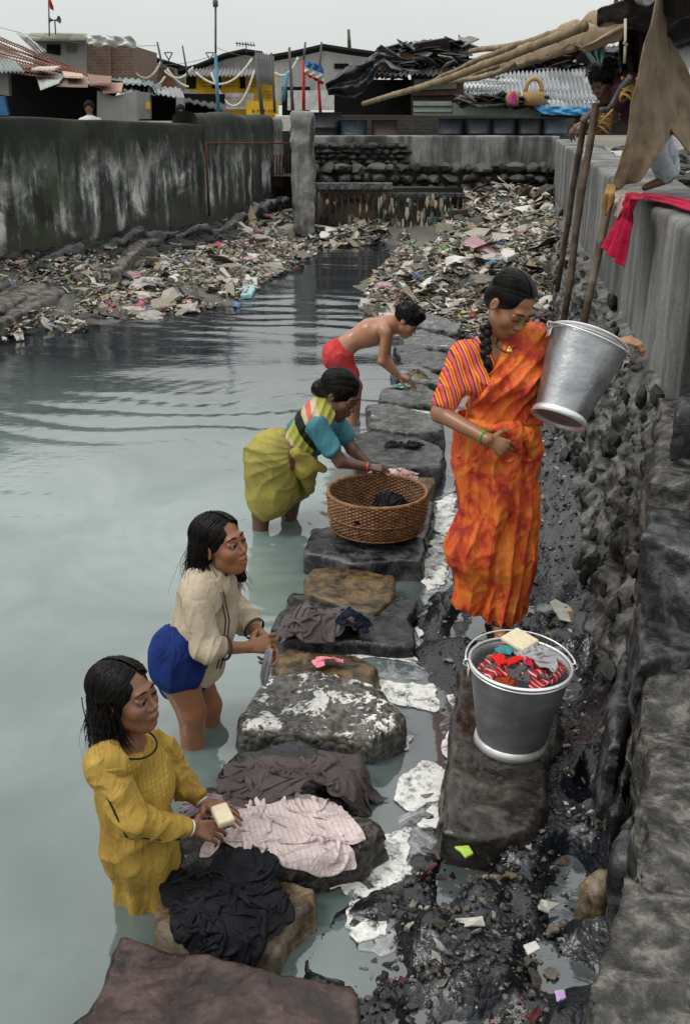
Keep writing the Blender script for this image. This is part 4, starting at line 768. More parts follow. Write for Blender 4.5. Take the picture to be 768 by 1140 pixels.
h = thing('far_white_house', 'pale house with a corrugated roof at the upper right', 'house', PY(748, 70, 34)); slab_px('wall', [(722,48),(800,46),(800,90),(722,90)], 34, M_PALE, h, 3); roof_grid('sheet_roof', PY(718, 50, 33.5), PY(800, 48, 33.5), PY(800, 40, 37), PY(722, 41, 37), M_TIN, h, 24, .05, 4, 1, .02, 2, .02, (.5, .52, .48))
h = thing('blue_grey_shed', 'low shed with blue grey sheets and a brown red side at the right edge', 'shed', PY(745, 110, 28)); roof_grid('sheet_roof', PY(715, 102, 27), PY(800, 105, 27), PY(800, 78, 31), PY(715, 76, 31), M_TIN, h, 18, .04, 5, 2, .02, 4, .1, (.42, .52, .6)); slab_px('side', [(735,104),(800,104),(800,140),(735,140)], 27.2, M_RUST2, h, .2)
# -- low dark wall and drums
h = thing('sooty_brick_wall', 'low sooty brick wall behind the row of drums', 'wall', PY(450, 140, 25)); slab_px('brickwork', [(344,127),(520,128),(640,131),(640,160),(344,160)], 25.0, M_DBRICK, h, .3)
def drum(px_, top, Y, c, lab, r0=.285):
    c0 = PY(px_, top, Y); hh = .88; b0 = c0 - V(0, 0, hh); t_ = thing('oil_drum', lab, 'drum', b0, 'drums behind the back wall'); m = cm('drum_paint', tuple(q * .6 for q in c), tuple(q * .25 for q in c), 4, .5)
    b = MB(); b.lathe([(0, 0), (r0, 0), (r0, .28), (r0 + .012, .295), (r0, .31), (r0, .57), (r0 + .012, .585), (r0, .60), (r0, hh), (r0 + .008, hh + .008), (r0 - .02, hh + .008), (r0 - .02, hh - .02), (0, hh - .02)], b0, 32); b.build('shell', m, t_, True)
    b = MB(); b.lathe([(r0 + .002, hh - .01), (r0 + .014, hh), (r0 + .002, hh + .012), (r0 - .01, hh)], b0, 32); b.build('rim', M_DARK, t_, True)
for a in ((363, 125, 23.6, (.03, .035, .045), 'black square shouldered drum next to the gate pillar', .33), (394, 133.5, 23.4, (.05, .075, .11), 'blue grey drum second from the gate pillar'), (428, 133.5, 23.4, (.055, .03, .03), 'rusty brown drum with a red top edge'), (503, 132, 23.5, (.02, .03, .05), 'dark blue drum partly behind another, left of the row'),
          (514, 131, 24.1, (.025, .03, .035), 'nearly hidden black drum behind the row'), (533, 131.5, 23.4, (.03, .035, .045), 'black drum under the mint wall'), (560, 131.5, 23.4, (.022, .032, .055), 'navy drum in the middle of the row'), (589, 131.5, 23.4, (.015, .018, .022), 'blackest drum of the row'), (617, 131.5, 23.4, (.035, .055, .09), 'blue drum nearest the leaning poles')): drum(a[0], a[1], a[2], a[3], a[4], *(a[5:] or (.285,)))
# -- poles, flags, aerials, garlands
BLP = cm('blue_pole_paint', (.12, .3, .42)); GRP = cm('grey_pole', (.14, .13, .12)); RDP = cm('red_pole_paint', (.5, .04, .03))
def pole(lab, a, b_, Y, r_, mat, name='pole', dY=0): t_ = tag(MB().tube([PY(*a, Y), PY(*b_, Y + dY)], [r_, r_ * .7], 8).build(name, mat, None, True), lab, 'pole'); return t_
fp0 = thing('flagpole', 'tall thin flagpole, blue below and dark above, rising through the sky', 'pole', PY(243, 124, 21))
MB().tube([PY(243, 124, 21), PY(240, 60, 21)], [.035, .03], 8).build('lower_pole', BLP, fp0, True); MB().tube([PY(240, 59.5, 21), PY(240, -4, 21)], .02, 8).build('upper_pole', GRP, fp0, True)
b = MB(); b.lathe([(0, 0), (.05, .02), (.05, .12), (0, .15)], PY(240, 8, 21), 10); b.build('fitting', GRP, fp0, True)
pole('leaning grey pole left of the flagpole', (183, 84), (175, 46), 30, .035, GRP); pole('thinner grey pole just left of the flagpole', (209, 84), (203, 50), 31, .03, GRP)
pole('grey post in front of the yellow board', (292, 128), (285, 60), 30, .06, GRP); pole('brown post at the right end of the yellow house', (306, 125), (302, 58), 30, .04, GRP)
pole('light blue post right of the yellow house', (315, 112), (320, 80), 30, .06, BLP); pole('pale blue post beside the first red pole', (326, 125), (322, 52), 30, .05, GRP)
pole('red pole holding the left side of the flag', (338, 132), (338, 66), 26, .045, RDP); pole('thin brown top of the red flag pole', (338, 66), (340, 46), 26, .03, GRP); pole('second red pole holding the right side of the flag', (357, 130), (354, 82), 26, .04, RDP); pole('slim brown pole above the flag', (355, 84), (358, 46), 26, .03, GRP)
pole('dark stub pole on the roof of the pale shed', (389, 54), (388, 32), 44, .08, GRP); pole('short dark spike at the right of the tarpaulin roof', (512, 50), (511, 38), 28, .03, GRP)
fl = thing('flag', 'blue, white and red cloth flag stretched between two red poles', 'flag', PY(338, 80, 25.9))
hung('blue_stripe', [(339,67),(339,70),(339,73),(361,82),(360,76),(356,71)], 25.9, cm('flag_blue', (.08, .22, .5)), fl, 2, .05); hung('white_stripe', [(339,73.3),(339,77),(339,80),(360,90),(361,86),(361,82.3)], 25.9, M_WHT, fl, 3, .05); hung('red_edge', [(339,80.3),(340,82),(342,84),(360,94),(360,92),(360,90.3)], 25.9, cm('flag_red', (.6, .05, .03)), fl, 3, .05)
fp_ = thing('flag', 'small red flag on a thin pole high above the roofs at the left', 'flag', PY(55, 38, 30)); b = MB(); b.tube(P4([(55, 40), (54, -6)], 30), .02, 6); b.build('pole', GRP, fp_, True); hung('cloth', [(54,-3),(55,3),(56,9),(60,11),(59,6),(57,0)], 30, RDP, fp_, 3, .03)
ls = thing('loudspeaker', 'pair of loudspeaker horns on a mast over the brick house', 'loudspeaker', PY(60, 38, 31)); b = MB(); b.tube(P4([(62, 38), (61, 22)], 31), .02, 6); b.build('mast', GRP, ls, True)
for s in (-1, 1): b = MB(); b.lathe([(.015, 0), (.03, .07), (.09, .15), (.10, .16)], PY(60.5, 22, 31), 16, V(s, -.3, .1)); b.build('horn', GRP, ls, True)
an = thing('aerial', 'television aerial above the yellow house', 'aerial', PY(275, 57, 35)); b = MB(); b.tube(P4([(274, 58), (274, 47)], 35), .02, 6); b.tube(P4([(262, 47.5), (284, 50)], 35), .018, 6)
for i in range(7): b.tube([PY(264 + i * 3, 46, 34.8), PY(264 + i * 3.2, 51, 35.3)], .012, 5)
b.build('rods', GRP, an, True)
for px_, Y_ in ((188, 38), (234, 38)):
    an = thing('aerial', 'V shaped wire aerial ' + ('over the gabled shack' if px_ < 200 else 'just left of the blue flagpole'), 'aerial', PY(px_, 70, Y_)); b = MB(); b.tube(P4([(px_, 72), (px_, 66), (px_ - 5, 58)], Y_), .022, 5); b.tube(P4([(px_, 66), (px_ + 4, 58)], Y_), .022, 5); b.tube(P4([(px_ - 5, 58), (px_ + 4, 58)], Y_), .02, 5); b.build('rods', GRP, an, True)
GAR = cm('white_garland', (.62, .6, .55), (.5, .47, .42))
for i, (a, c, s, lab) in enumerate([((150,80),(180,66),.3,'white garland on the gabled shack'), ((183,78),(215,74),.25,'white garland between the two grey poles'), ((186,76),(210,96),.1,'white garland slanting down to the yellow house'), ((218,80),(281,64),.5,'long white garland over the yellow awning'), ((235,80),(283,78),.95,'deep hanging garland across the yellow wall'), ((306,80),(332,63),.25,'short garland right of the tin screen'), ((173,95),(184,84),.05,'short white strip beside the grey pole')]):
    rope('garland', lab, sagc(PY(*a, 32.5), PY(*c, 32.5), s), .032, GAR, cat='garland')
for a, c in (((150, 68), (240, 60)), ((240, 52), (338, 66)), ((0, 30), (175, 50))): rope('wire', 'thin overhead wire, ' + {150: 'lower left of the flagpole', 240: 'right of the flagpole', 0: 'upper left over the brick house'}[a[0]], sagc(PY(*a, 29), PY(*c, 29), .15), .006, GRP)
scr = None
# rubbish beyond the right wall
r = np.random.default_rng(17); it = []; cc = []
kind(mk('ground_beyond', *(lambda b: (b.v, b.f))(MB().prism([V(wallx(4) + .3, 4, .6), V(14, 4, .6), V(14, 25, .6), V(wallx(25) + .3, 25, .6)], (0, 0, .42)).box((-.6, 22.45, .5), (4.2, 24.19, 1.02))), MUD), 'structure')
for i in range(2600):
    y = 6 + 18 * r.random() ** .8; x = wallx(y) + .55 + r.random() * (y * .25); s = r.uniform(.02, .11) * (.5 + y / 14); it.append(rock((x, y, 1.04 + .3 * r.random() ** 3 + s * .2), (s * 1.4, s, s * .5), r, 2, 8)); q = r.choice([r.uniform(.02, .1), r.uniform(.3, .55)], p=[.7, .3]); cc.append((q, q * r.uniform(.9, 1), q * r.uniform(.8, 1)))
kind(rocks_mesh('rubbish', it, R_MAS, None, cc), 'stuff')
# -- small figures behind the left wall
def bust(px_, py_, Y, cap_c, cloth_c, lab):
    c = PY(px_, py_, Y); t_ = thing('person', lab, 'person', c - V(0, 0, .5)); SKb = simple('brown_skin_far', (.22, .10, .06), None, 20, .5)
    p = [Ell(c, (.085, .1, .115)), Cap(c + V(0, 0, -.1), c + V(0, 0, -.2), .05, .05), Cap(c + V(-.16, 0, -.27), c + V(.16, 0, -.27), .07, .07, .05), Cap(c + V(0, 0, -.3), c + V(0, 0, -.7), .15, .15, .05)]
    v, f = sdf_mesh(p, c - V(.4, .3, .8), c + V(.4, .3, .2), .02); mk('body', v, f, SKb, t_)
    v, f = sdf_mesh([Ell(c + V(0, .0, .03), (.098, .11, .105)), Ell(c + V(.02, -.1, -.06), (.07, .07, .09), None, .01, -1)], c - V(.2, .2, .2), c + V(.2, .2, .2), .015); mk('hair', v, f, cm('far_hair' , cap_c), t_)
    v, f = sdf_mesh([q.g(.015) for q in p[2:]], c - V(.4, .3, .8), c + V(.4, .3, .0), .02); mk('shirt', v, f, cm('far_shirt', cloth_c), t_)
bust(99, 119, 21.5, (.01, .01, .012), (.5, .5, .48), 'person in a white shirt looking over the long left wall, left of two'); bust(201, 123, 21.5, (.01, .012, .03), (.12, .16, .24), 'person in blue grey standing behind the lower end of the left wall')
# ================================================================ SHELTER ON THE RIGHT WALL
g = NG('burlap'); n = g.noise(5, 4); wv = g.n('TexWave', {'Vector': g.co(), 'Scale': 90.0, 'Distortion': 1.5}).outputs[0]; M_BURL = g.fin(g.mix(.3, g.ramp(n, [(.35, (.13, .098, .062)), (.65, (.23, .175, .115))]), g.ramp(wv, [(0, .55), (1, 1.1)]), 'MULTIPLY'), .95, g.bump(g.math('ADD', n, g.math('MULTIPLY', wv, .2)), .4, .01))
def bamboo(lab, a, b_, Ya, Yb, ra, rb, mat=None, name='bamboo_pole', grp='bamboo poles of the shelter'):
    A, B_ = PY(*a, Ya), PY(*b_, Yb); L = np.linalg.norm(B_ - A); b = MB(); k = max(3, int(L / .22)); pts = []; rr = []; r_ = np.random.default_rng(int(a[0] * 7 + b_[1])); jx = V(0, 0, 0)
    for i in range(k + 1):
        t = i / k; c = A + (B_ - A) * t + jx + V(0, 0, .02 * sin(t * 5 + a[0])) ; rad = (ra + (rb - ra) * t) * .85; jx = r_.normal(size=3) * .004
        for o, q in ((-.012, 1), (-.003, 1.14), (.006, 1.0)):
            tt = t + o / L
            if tt < 0 or tt > 1: continue
            pts.append(c + (B_ - A) * (tt - t)); rr.append(rad * q)
    b.tube(pts, rr, 10); return tag(b.build(name, mat or M_BAMB, None, True), lab, 'pole', grp)
bamboo('longest bamboo pole of the bundle, its cut end hanging lowest at the left', (404, 118), (650, 30), 8.6, 6.4, .022, .036)
bamboo('upper bamboo pole of the bundle lying along the top', (470, 92), (655, 24), 8.9, 6.5, .016, .03)
bamboo('short thick dark pole stub at the top of the bundle', (523, 60), (650, 30), 8.4, 6.6, .022, .03)
bamboo('lower straight bamboo pole of the bundle', (467, 98), (640, 55), 8.8, 6.5, .018, .026)
bamboo('middle bamboo pole of the bundle, nearly hidden', (500, 88), (650, 42), 8.8, 6.6, .014, .024)
DKW = simple('dark_wood_pole', (.05, .035, .025), (.1, .075, .055), 14, .6, .5, .006)
bamboo('left one of the two dark poles leaning on the right wall', (620, 322), (652, 128), 6.75, 6.5, .020, .024, DKW, 'leaning_pole', None); bamboo('taller dark pole leaning on the right wall', (627, 356), (664, 112), 6.1, 6.35, .024, .026, DKW, 'leaning_pole', None); bamboo('brown pole standing in front of the wall below the burlap', (648, 368), (680, 214), 5.9, 6.1, .026, .03, simple('brown_pole', (.16, .12, .09), (.08, .06, .045), 14, .6, .5, .006), 'leaning_pole', None)
bamboo('short horizontal grey branch tied to the poles', (647, 134), (682, 118), 6.4, 6.5, .022, .022, simple('grey_branch', (.16, .15, .14), (.08, .075, .07), 14, .6), 'branch', None); bamboo('bent grey branch end poking out of the shelter', (676, 122), (702, 88), 6.45, 6.3, .022, .028, simple('grey_branch_two', (.14, .13, .13), (.07, .065, .065), 14, .6), 'branch', None); bamboo('thin rod rising from the top of the shelter', (682, 22), (686, -8), 6.6, 6.6, .014, .014, DKW, 'rod', None)
Q = PY
sheet('burlap_sheet', 'big brown burlap sheet hanging from the shelter down to the wall top', 'sacking', [Q(732,-5,5.9), Q(724,28,5.9), Q(712,70,5.9), Q(702,110,5.95), Q(697,145,6.0), Q(688,180,6.05), Q(681,212,6.1)], [Q(740,0,6.3), Q(742,45,6.4), Q(750,85,6.5), Q(758,118,6.55), Q(752,146,6.4), Q(734,172,6.2), Q(712,200,6.1)], 90, 50, M_BURL, 1.6, 5, .008, .035, (0, -1, 0))
sheet('burlap_sheet', 'right hand burlap panel sweeping down past the pale trousers', 'sacking', [Q(733,40,6.42), Q(734,85,6.54), Q(738,115,6.6), Q(740,135,6.5), Q(748,150,6.4)], [Q(745,40,6.7), Q(766,80,6.7), Q(785,115,6.6), Q(800,160,6.5), Q(815,215,6.4)], 70, 40, M_BURL, 1.3, 9, .008, .04, (0, -1, 0))
sheet('burlap_sheet', 'pale burlap cloth thrown over the bamboo poles', 'sacking', [Q(556,72,7.3), Q(590,50,7.1), Q(625,30,6.9), Q(660,18,6.6), Q(692,30,6.4)], [Q(560,78,7.3), Q(585,66,6.9), Q(615,60,6.7), Q(655,52,6.4), Q(694,40,6.3)], 90, 40, simple('pale_burlap', (.36, .28, .20), (.26, .19, .13), 9, .95, .5, .01), 2.2, 3, .008, .05, (0, -.5, .8))
sheet('black_tarp', 'glossy black tarpaulin over the top of the shelter', 'tarpaulin', [Q(664,20,6.4), Q(690,10,6.2), Q(720,-4,6.0), Q(800,-30,5.8)], [Q(672,30,7.4), Q(700,28,7.3), Q(740,38,7.2), Q(810,50,7.0)], 60, 50, M_TARP, 4, 7, .01, .06, (0, 0, 1))
sheet('black_tarp', 'dark inner sheet hanging behind the crouching person', 'tarpaulin', [Q(690,28,7.2), Q(690,80,7.2), Q(690,120,7.2)], [Q(738,30,7.3), Q(738,80,7.3), Q(736,118,7.3)], 40, 40, simple('dark_sacking', (.02, .014, .012), (.035, .026, .02), 9, .95), 4, 8, .01, .05, (0, 1, 0))
sheet('plastic_sheet', 'wisp of pale turquoise plastic under the bamboo poles', 'plastic', [Q(650,47,6.5), Q(651,58,6.5), Q(660,68,6.5)], [Q(672,45,6.5), Q(673,58,6.5), Q(668,70,6.5)], 30, 30, simple('turquoise_plastic', (.22, .36, .38), (.1, .2, .22), 14, .3), 3, 5, .006, .04, (0, 1, 0))
OCH = cm('ochre_cord', (.4, .24, .08))
for a, lab in (((672, 136), 'ochre cord knotted round the poles'), ((700, 100), 'ochre cord tying the bent branch'),):
    c = Q(*a, 6.35); b = MB()
    for k in range(5): b.tube([c + V(.045 * cos(t + k), .03 * sin(t + k), .022 * k - .04 + .02 * sin(t * 2 + k)) for t in np.linspace(0, 5.6, 16)], .008, 6)
    tag(b.build('cord', OCH, None, True), lab, 'cord')
rope('cord', 'frayed pale cord hanging with a knot inside the shelter', [Q(696,20,6.0), Q(696,45,6.0), Q(694,47,5.98), Q(698,49,6.0), Q(696,51,6.0), Q(695,70,6.0)], .008, cm('pale_cord', (.45, .4, .33)), cat='cord')
sheet('rag', 'pale cloth folded over the wall edge left of the crimson cloth', 'cloth', [PZ(712,208,1.62), PZ(700,210,1.63), Q(686,214,6.3), Q(684,225,6.15), Q(683,240,6.1)], [PZ(716,215,1.64), PZ(704,216,1.65), Q(696,222,6.0), Q(692,232,6.0), Q(690,243,6.0)], 40, 20, simple('fawn_cloth', (.42, .36, .3), (.3, .25, .2), 9, .9), 1.5, 5, .008, .015, (-1, -.3, .3))
sheet('rag', 'ochre rag tied round the top of the brown pole', 'cloth', [Q(676,205,6.1), Q(673,215,6.0), Q(670,228,6.0), Q(672,240,6.0)], [Q(686,205,6.1), Q(684,215,6.0), Q(680,228,6.0), Q(675,238,6.0)], 30, 16, simple('ochre_rag', (.32, .2, .07), (.2, .13, .05), 9, .9), 1.5, 6, .008, .012, (-.5, -1, 0))
# ================================================================ PEOPLE
def skin_mat(name, c, rough=.36):
    g = NG(name); n = g.noise(14, 4); base = g.mix(1, g.attr(), g.ramp(n, [(.3, tuple(q * .82 for q in c)), (.7, c)]), 'MULTIPLY')
    return g.fin(base, rough, g.bump(g.noise(160, 3), .12, .002), Subsurface_Weight=.12, Subsurface_Radius=(.012, .005, .003), Specular_IOR_Level=.5)
def hair_mat():
    g = NG('black_hair'); co = g.co((90, 90, 9)); n = g.noise(1.0, 3, .5, co)
    return g.fin(g.ramp(n, [(.35, (.0015, .0013, .0012)), (.7, (.008, .006, .0055))]), .33, g.bump(n, .8, .005), Specular_IOR_Level=.16)
HAIR = hair_mat(); EYEW = simple('eye_white', (.20, .17, .15), None, 30, .3); IRIS = simple('dark_iris', (.012, .007, .004), None, 30, .12)
def frame(fwd, up=(0, 0, 1)):
    f = nrm(fwd); r = nrm(np.cross(f, up)); return np.stack([r, f, np.cross(r, f)], 1)   # columns: right, forward, up
class Head:
    def __init__(s, c, fwd, up=(0, 0, 1), sc=1.0): s.c = np.asarray(c, float); s.R = frame(fwd, up); s.s = sc
    def w(s, *l): return s.c + s.R @ (V(*l) * s.s)
    def ell(s, c, r, k=.02, op=1): return Ell(s.w(*c), np.array(r) * s.s, s.R, k * s.s, op)
    def cap(s, a, b, ra, rb=None, k=.01, op=1): return Cap(s.w(*a), s.w(*b), ra * s.s, (rb or ra) * s.s, k * s.s, None, op)
    def loc(s, P): return ((P - s.c) @ s.R) / s.s
    def prims(s, mouth_open=0.0):
        E, C = s.ell, s.cap
        p = [E((0, -.016, .036), (.072, .091, .076), .01), E((0, .024, -.034), (.054, .062, .072), .03), E((0, .060, -.086), (.02, .019, .017), .03),
             C((-.041, .010, -.058), (-.015, .052, -.086), .015, .012, .03), C((.041, .010, -.058), (.015, .052, -.086), .015, .012, .03),
             C((-.03, .074, .026), (.03, .074, .026), .011, None, .02)]
        for q in (-1, 1): p += [E((q * .035, .057, -.022), (.023, .024, .024), .025), E((q * .031, .089, .006), (.017, .013, .0115), .012, -1), E((q * .031, .0735, .007), (.0145, .0135, .0125), .003),
                                C((q * .016, .0835, .0145), (q * .046, .071, .0135), .0042, None, .004)]
        p += [C((0, .082, .010), (0, .098, -.022), .005, .008, .014), E((0, .098, -.024), (.0095, .009, .008), .007), E((-.0115, .090, -.029), (.0075, .009, .0065), .005), E((.0115, .090, -.029), (.0075, .009, .0065), .005)]
        p += [E((0, .079, -.055), (.024, .014, .016), .016), E((0, .0925, -.051), (.018, .006, .0046), .006), E((0, .0905, -.0605 - mouth_open), (.015, .0065, .005), .006), C((-.021, .093, -.056 - mouth_open / 2), (.021, .093, -.056 - mouth_open / 2), .0012 + mouth_open * .5, None, .002, -1)]
        p[-1].a = s.w(-.021, .101, -.056 - mouth_open / 2); p[-1].b = s.w(.021, .101, -.056 - mouth_open / 2)
        for q in (-1, 1): p += [E((q * .074, -.008, -.004), (.009, .018, .028), .008), E((q * .084, -.001, -.001), (.006, .0105, .018), .004, -1)]
        return p
    def paint(s, P, C):
        l = s.loc(P); a = ((l[:, 0] / .022) ** 2 + ((l[:, 2] + .056) / .0115) ** 2) < 1
        m = a & (l[:, 1] > .083); C[m] *= V(.92, .72, .70)
        e = ((np.abs(l[:, 0]) - .031) / .021) ** 2 + ((l[:, 2] - .006) / .015) ** 2; C[(e < 1) & (l[:, 1] > .05)] *= .72
        return C
    def face_parts(s, parent, gaze=(0, 1, 0), closed=0.0):
        out = []
        for q in (-1, 1):
            b = MB(); b.tube([s.w(q * .012, .0875, .031), s.w(q * .03, .0875, .036), s.w(q * .05, .072, .029)], [.0028 * s.s, .0034 * s.s, .0012 * s.s], 6); b.build('eyebrow', HAIR, parent, True)
            b = MB(); zt = .0105 - .009 * closed; b.tube([s.w(q * .0165, .0835, zt - .003), s.w(q * .031, .0895, zt + .001), s.w(q * .046, .077, zt - .002)], [.0012 * s.s, .0023 * s.s, .0012 * s.s], 6); b.build('eyelashes', HAIR, parent, True)
            if closed < .8:
                d, f = ico_dirs(3); g = s.R @ nrm(V(*gaze)); c = s.w(q * .031, .0755, .0045); v = c + d * .0128 * s.s * V(1, 1, 1); m = (d @ g  ) > .70
                fm = m[f].all(1).astype(int); mk('eye', v, [tuple(x) for x in f], [EYEW, IRIS], parent, True, mi=fm)
def hand(wr, d, n, s=1.0, side=1, curl=(.5, .6, .4), spread=.06, k=.0035, thumb=.3):
    d = nrm(d); n = nrm(np.asarray(n, float) - d * np.dot(n, d)); t = np.cross(d, n) * side; wr = np.asarray(wr, float); P = []
    off = (.027, .0095, -.009, -.026); L = (.088, .09, .085, .076); F = ((.043, .027, .022), (.047, .03, .023), (.044, .028, .022), (.034, .021, .019)); R0 = (.0088, .009, .0085, .0076)
    P.append(Cap(wr + d * .02 * s + t * .004 * s, wr + d * .062 * s + t * .001 * s, .027 * s, .033 * s, .012, (n, 2.1)))
    for i in range(4):
        kn = wr + s * (d * L[i] + t * off[i] * 1.18); P.append(Cap(wr + s * (t * off[i] * .6 + d * .025), kn, .0115 * s, .0105 * s, .006)); a = kn; ang = 0; dd = nrm(d + t * off[i] * spread * 60)
        for j in range(3):
            ang += curl[j] * (1 + .12 * (i - 1)); v = dd * cos(ang) + n * sin(ang); b = a + v * F[i][j] * s; P.append(Cap(a, b, (R0[i] - .0008 * j) * s, (R0[i] - .0008 * (j + 1)) * s, k)); a = b
    a = wr + s * (t * .02 + d * .02); 
    for j, (l, r) in enumerate(((.042, .0135), (.034, .0105), (.028, .0095))):
        v = nrm(d * (.5 + .25 * j) + t * (.8 - .3 * j) + n * (thumb + .12 * j)); b = a + v * l * s; P.append(Cap(a, b, r * s, (r - .0015) * s, .004)); a = b
    return P
def skinned(name, prims, h, mat, parent, paint=None, tone=None):
    lo, hi = bounds(prims, .03); v, f = sdf_mesh(prims, lo, hi, h); C = np.ones((len(v), 3))
    if paint: C = paint(v, C)
    return mk(name, v, f, mat, parent, cols=C)
def garment(name, prims, h, mat, parent, post=None, pad=.03, B=14, label=None):
    lo, hi = bounds(prims, .05); v, f = sdf_mesh(prims, lo, hi, h, post=post, pad=pad, B=B); o = mk(name, v, f, mat, parent)
    if label: o['label'] = label
    return o
def wr(P, amp, axis=(0, 0, 1), sc=9, seed=0, st=3.2):
    ax = nrm(axis); Q = P + .05 * fbm(P, 6, 2, seed + 3)[:, None]; Q = Q - np.outer(Q @ ax, ax) * (1 - 1 / st); r = 1 - np.abs(noise3(Q * sc, seed)); r2 = 1 - np.abs(noise3(Q * sc * 2.1 + 5, seed + 1)); return amp * (r ** 3 - .35) + amp * .45 * (r2 ** 3 - .35)
def plane(P, a, n): return (P - np.asarray(a, float)) @ nrm(n)
def strands(name, parent, roots, tips, N, seed, wob=.02, r=.0018, mid=None, n=9, bias=0):
    rg = np.random.default_rng(seed); b = MB(); roots = np.asarray(roots); tips = np.asarray(tips)
    for i in range(N):
        u = rg.random(); k = u * (len(roots) - 1); j = min(int(k), len(roots) - 2); a = roots[j] + (roots[j + 1] - roots[j]) * (k - j); t = tips[j] + (tips[j + 1] - tips[j]) * (k - j)
        a = a + rg.normal(size=3) * .006; t = t + rg.normal(size=3) * wob; m = (a + t) / 2 + (np.asarray(mid) if mid is not None else 0) + rg.normal(size=3) * wob * .6
        pts = [(1 - s) ** 2 * a + 2 * s * (1 - s) * m + s * s * t + .3 * wob * V(sin(s * 7 + i), cos(s * 6 + i * 2), 0) * s for s in np.linspace(0, 1, n)]
        b.tube(pts, [r * (1 - .7 * s) for s in np.linspace(0, 1, n)], 4, False)
    return b.build(name, HAIR, parent, True)
def comb(name, parent, H, N, seed, hang=.10, back=0, r=.0017, sc=(.081, .0965, .0835), end=None, side=(-1, 1), cmax=100):
    """strands combed over the skull from the parting, then hanging (or gathered at `end`)"""
    rg = np.random.default_rng(seed); b = MB()
    for i in range(N):
        q = side[i % len(side)]; u = rg.random(); ph = radians(52 - 120 * u); a1 = radians(-14 + 112 * u ** .9) + rg.normal() * .05
        if back: a1 = radians(28) + .72 * max(a1, -.1)
        s0 = V(q * .05, sin(ph), cos(ph)); s1 = V(q * cos(a1), -sin(a1), cos(radians(cmax))); s0 = nrm(s0); s1 = nrm(s1); om = math.acos(np.clip(s0 @ s1, -1, 1)); rad = 1.010 + .04 * rg.random(); lift = .03 * rg.random(); pts = []
        for t in np.linspace(0, 1, 10):
            d = (s0 * sin((1 - t) * om) + s1 * sin(t * om)) / max(sin(om), 1e-4); k = rad * (1 + lift * sin(pi * t))
            pts.append(H.w(d[0] * sc[0] * k, d[1] * sc[1] * k - .018, d[2] * sc[2] * k + .036) + rg.normal(size=3) * .0005)
        if end is not None: e = np.asarray(end); l = pts[-1]; pts += [l + (e - l) * k + rg.normal(size=3) * .002 for k in (.35, .7, 1)]
        elif hang:
            l = pts[-1]; d = pts[-1] - pts[-3]; ln = hang * rg.uniform(.6, 1.15); w1, w2 = rg.normal(size=2) * .012
            pts += [l + V(w1 * k * k, w2 * k * k, -ln * k) + d * .5 * k * (1 - k) for k in (.25, .5, .75, 1)]
        m = len(pts); b.tube(pts, [r * (1 - .6 * (k / m) ** 2) for k in range(m)], 4, False)
    return b.build(name, HAIR, parent, True)
def tuft(name, parent, H, N, seed, L=.03, r=.0016):
    rg = np.random.default_rng(seed); b = MB()
    for i in range(N):
        d = nrm(rg.normal(size=3)); 
        if d[2] < -.2 or (d[1] > .55 and d[2] < .45): continue
        p = V(d[0] * .086, d[1] * .103 - .016, d[2] * .09 + .044); t = nrm(V(.2, .35, -.1) + d * .55 + rg.normal(size=3) * .35) * L; b.tube([H.w(*p), H.w(*(p + d * .008 + t * .5)), H.w(*(p + d * .004 + t + V(0, 0, -.006)))], [r, r * .9, r * .3], 4, False)
    return b.build(name, HAIR, parent, True)
def stripes(name, cs, sc, axis=(1, 0, 0), rough=.8, noise_=.0, bst=.25, sheen=True):
    g = NG(name); co = g.co(); d = g.n('VectorMath', {0: co, 1: axis}, operation='DOT_PRODUCT').outputs['Value']
    d = g.math('ADD', d, g.math('MULTIPLY', g.noise(5, 2), .03)); f = g.math('FRACT', g.math('MULTIPLY', d, sc)); c = g.ramp(f, [(i / len(cs), q) for i, q in enumerate(cs)], 'CONSTANT'); n = g.noise(60, 4)
    return g.fin(g.mix(.4, c, g.ramp(n, [(.3, .6), (.7, 1.1)]), 'MULTIPLY'), rough, g.bump(n, bst, .004), Specular_IOR_Level=.12)
def cloth_mat(name, c, c2=None, sc=9, rough=.8, bst=.25, check=0):
    g = NG(name); n = g.noise(sc, 5); fine = g.noise(70, 4); base = g.ramp(n, [(.35, c), (.68, c2 or tuple(q * .7 for q in c))])
    base = g.mix(.35, base, g.ramp(fine, [(.3, .6), (.7, 1.1)]), 'MULTIPLY')
    if check:
        co = g.sepz(g.co()); a = g.math('FRACT', g.math('MULTIPLY', g.math('ADD', co[0], g.math('MULTIPLY', co[1], .3)), check)); b = g.math('FRACT', g.math('MULTIPLY', co[2], check))
        base = g.mix(g.math('MULTIPLY', g.math('MAXIMUM', g.math('GREATER_THAN', a, .82), g.math('GREATER_THAN', b, .82)), .35), base, tuple(q * .3 for q in c))
    cr = g.noise(17, 3, .5, g.co((1, 1, .45)), 1.6); cr = g.math('ABSOLUTE', g.math('SUBTRACT', cr, .5))
    return g.fin(base, rough, g.bump(g.math('ADD', g.math('MULTIPLY', cr, -3.0), g.math('ADD', n, g.math('MULTIPLY', fine, .3))), min(1, bst * 2.2), .006), Specular_IOR_Level=.12)
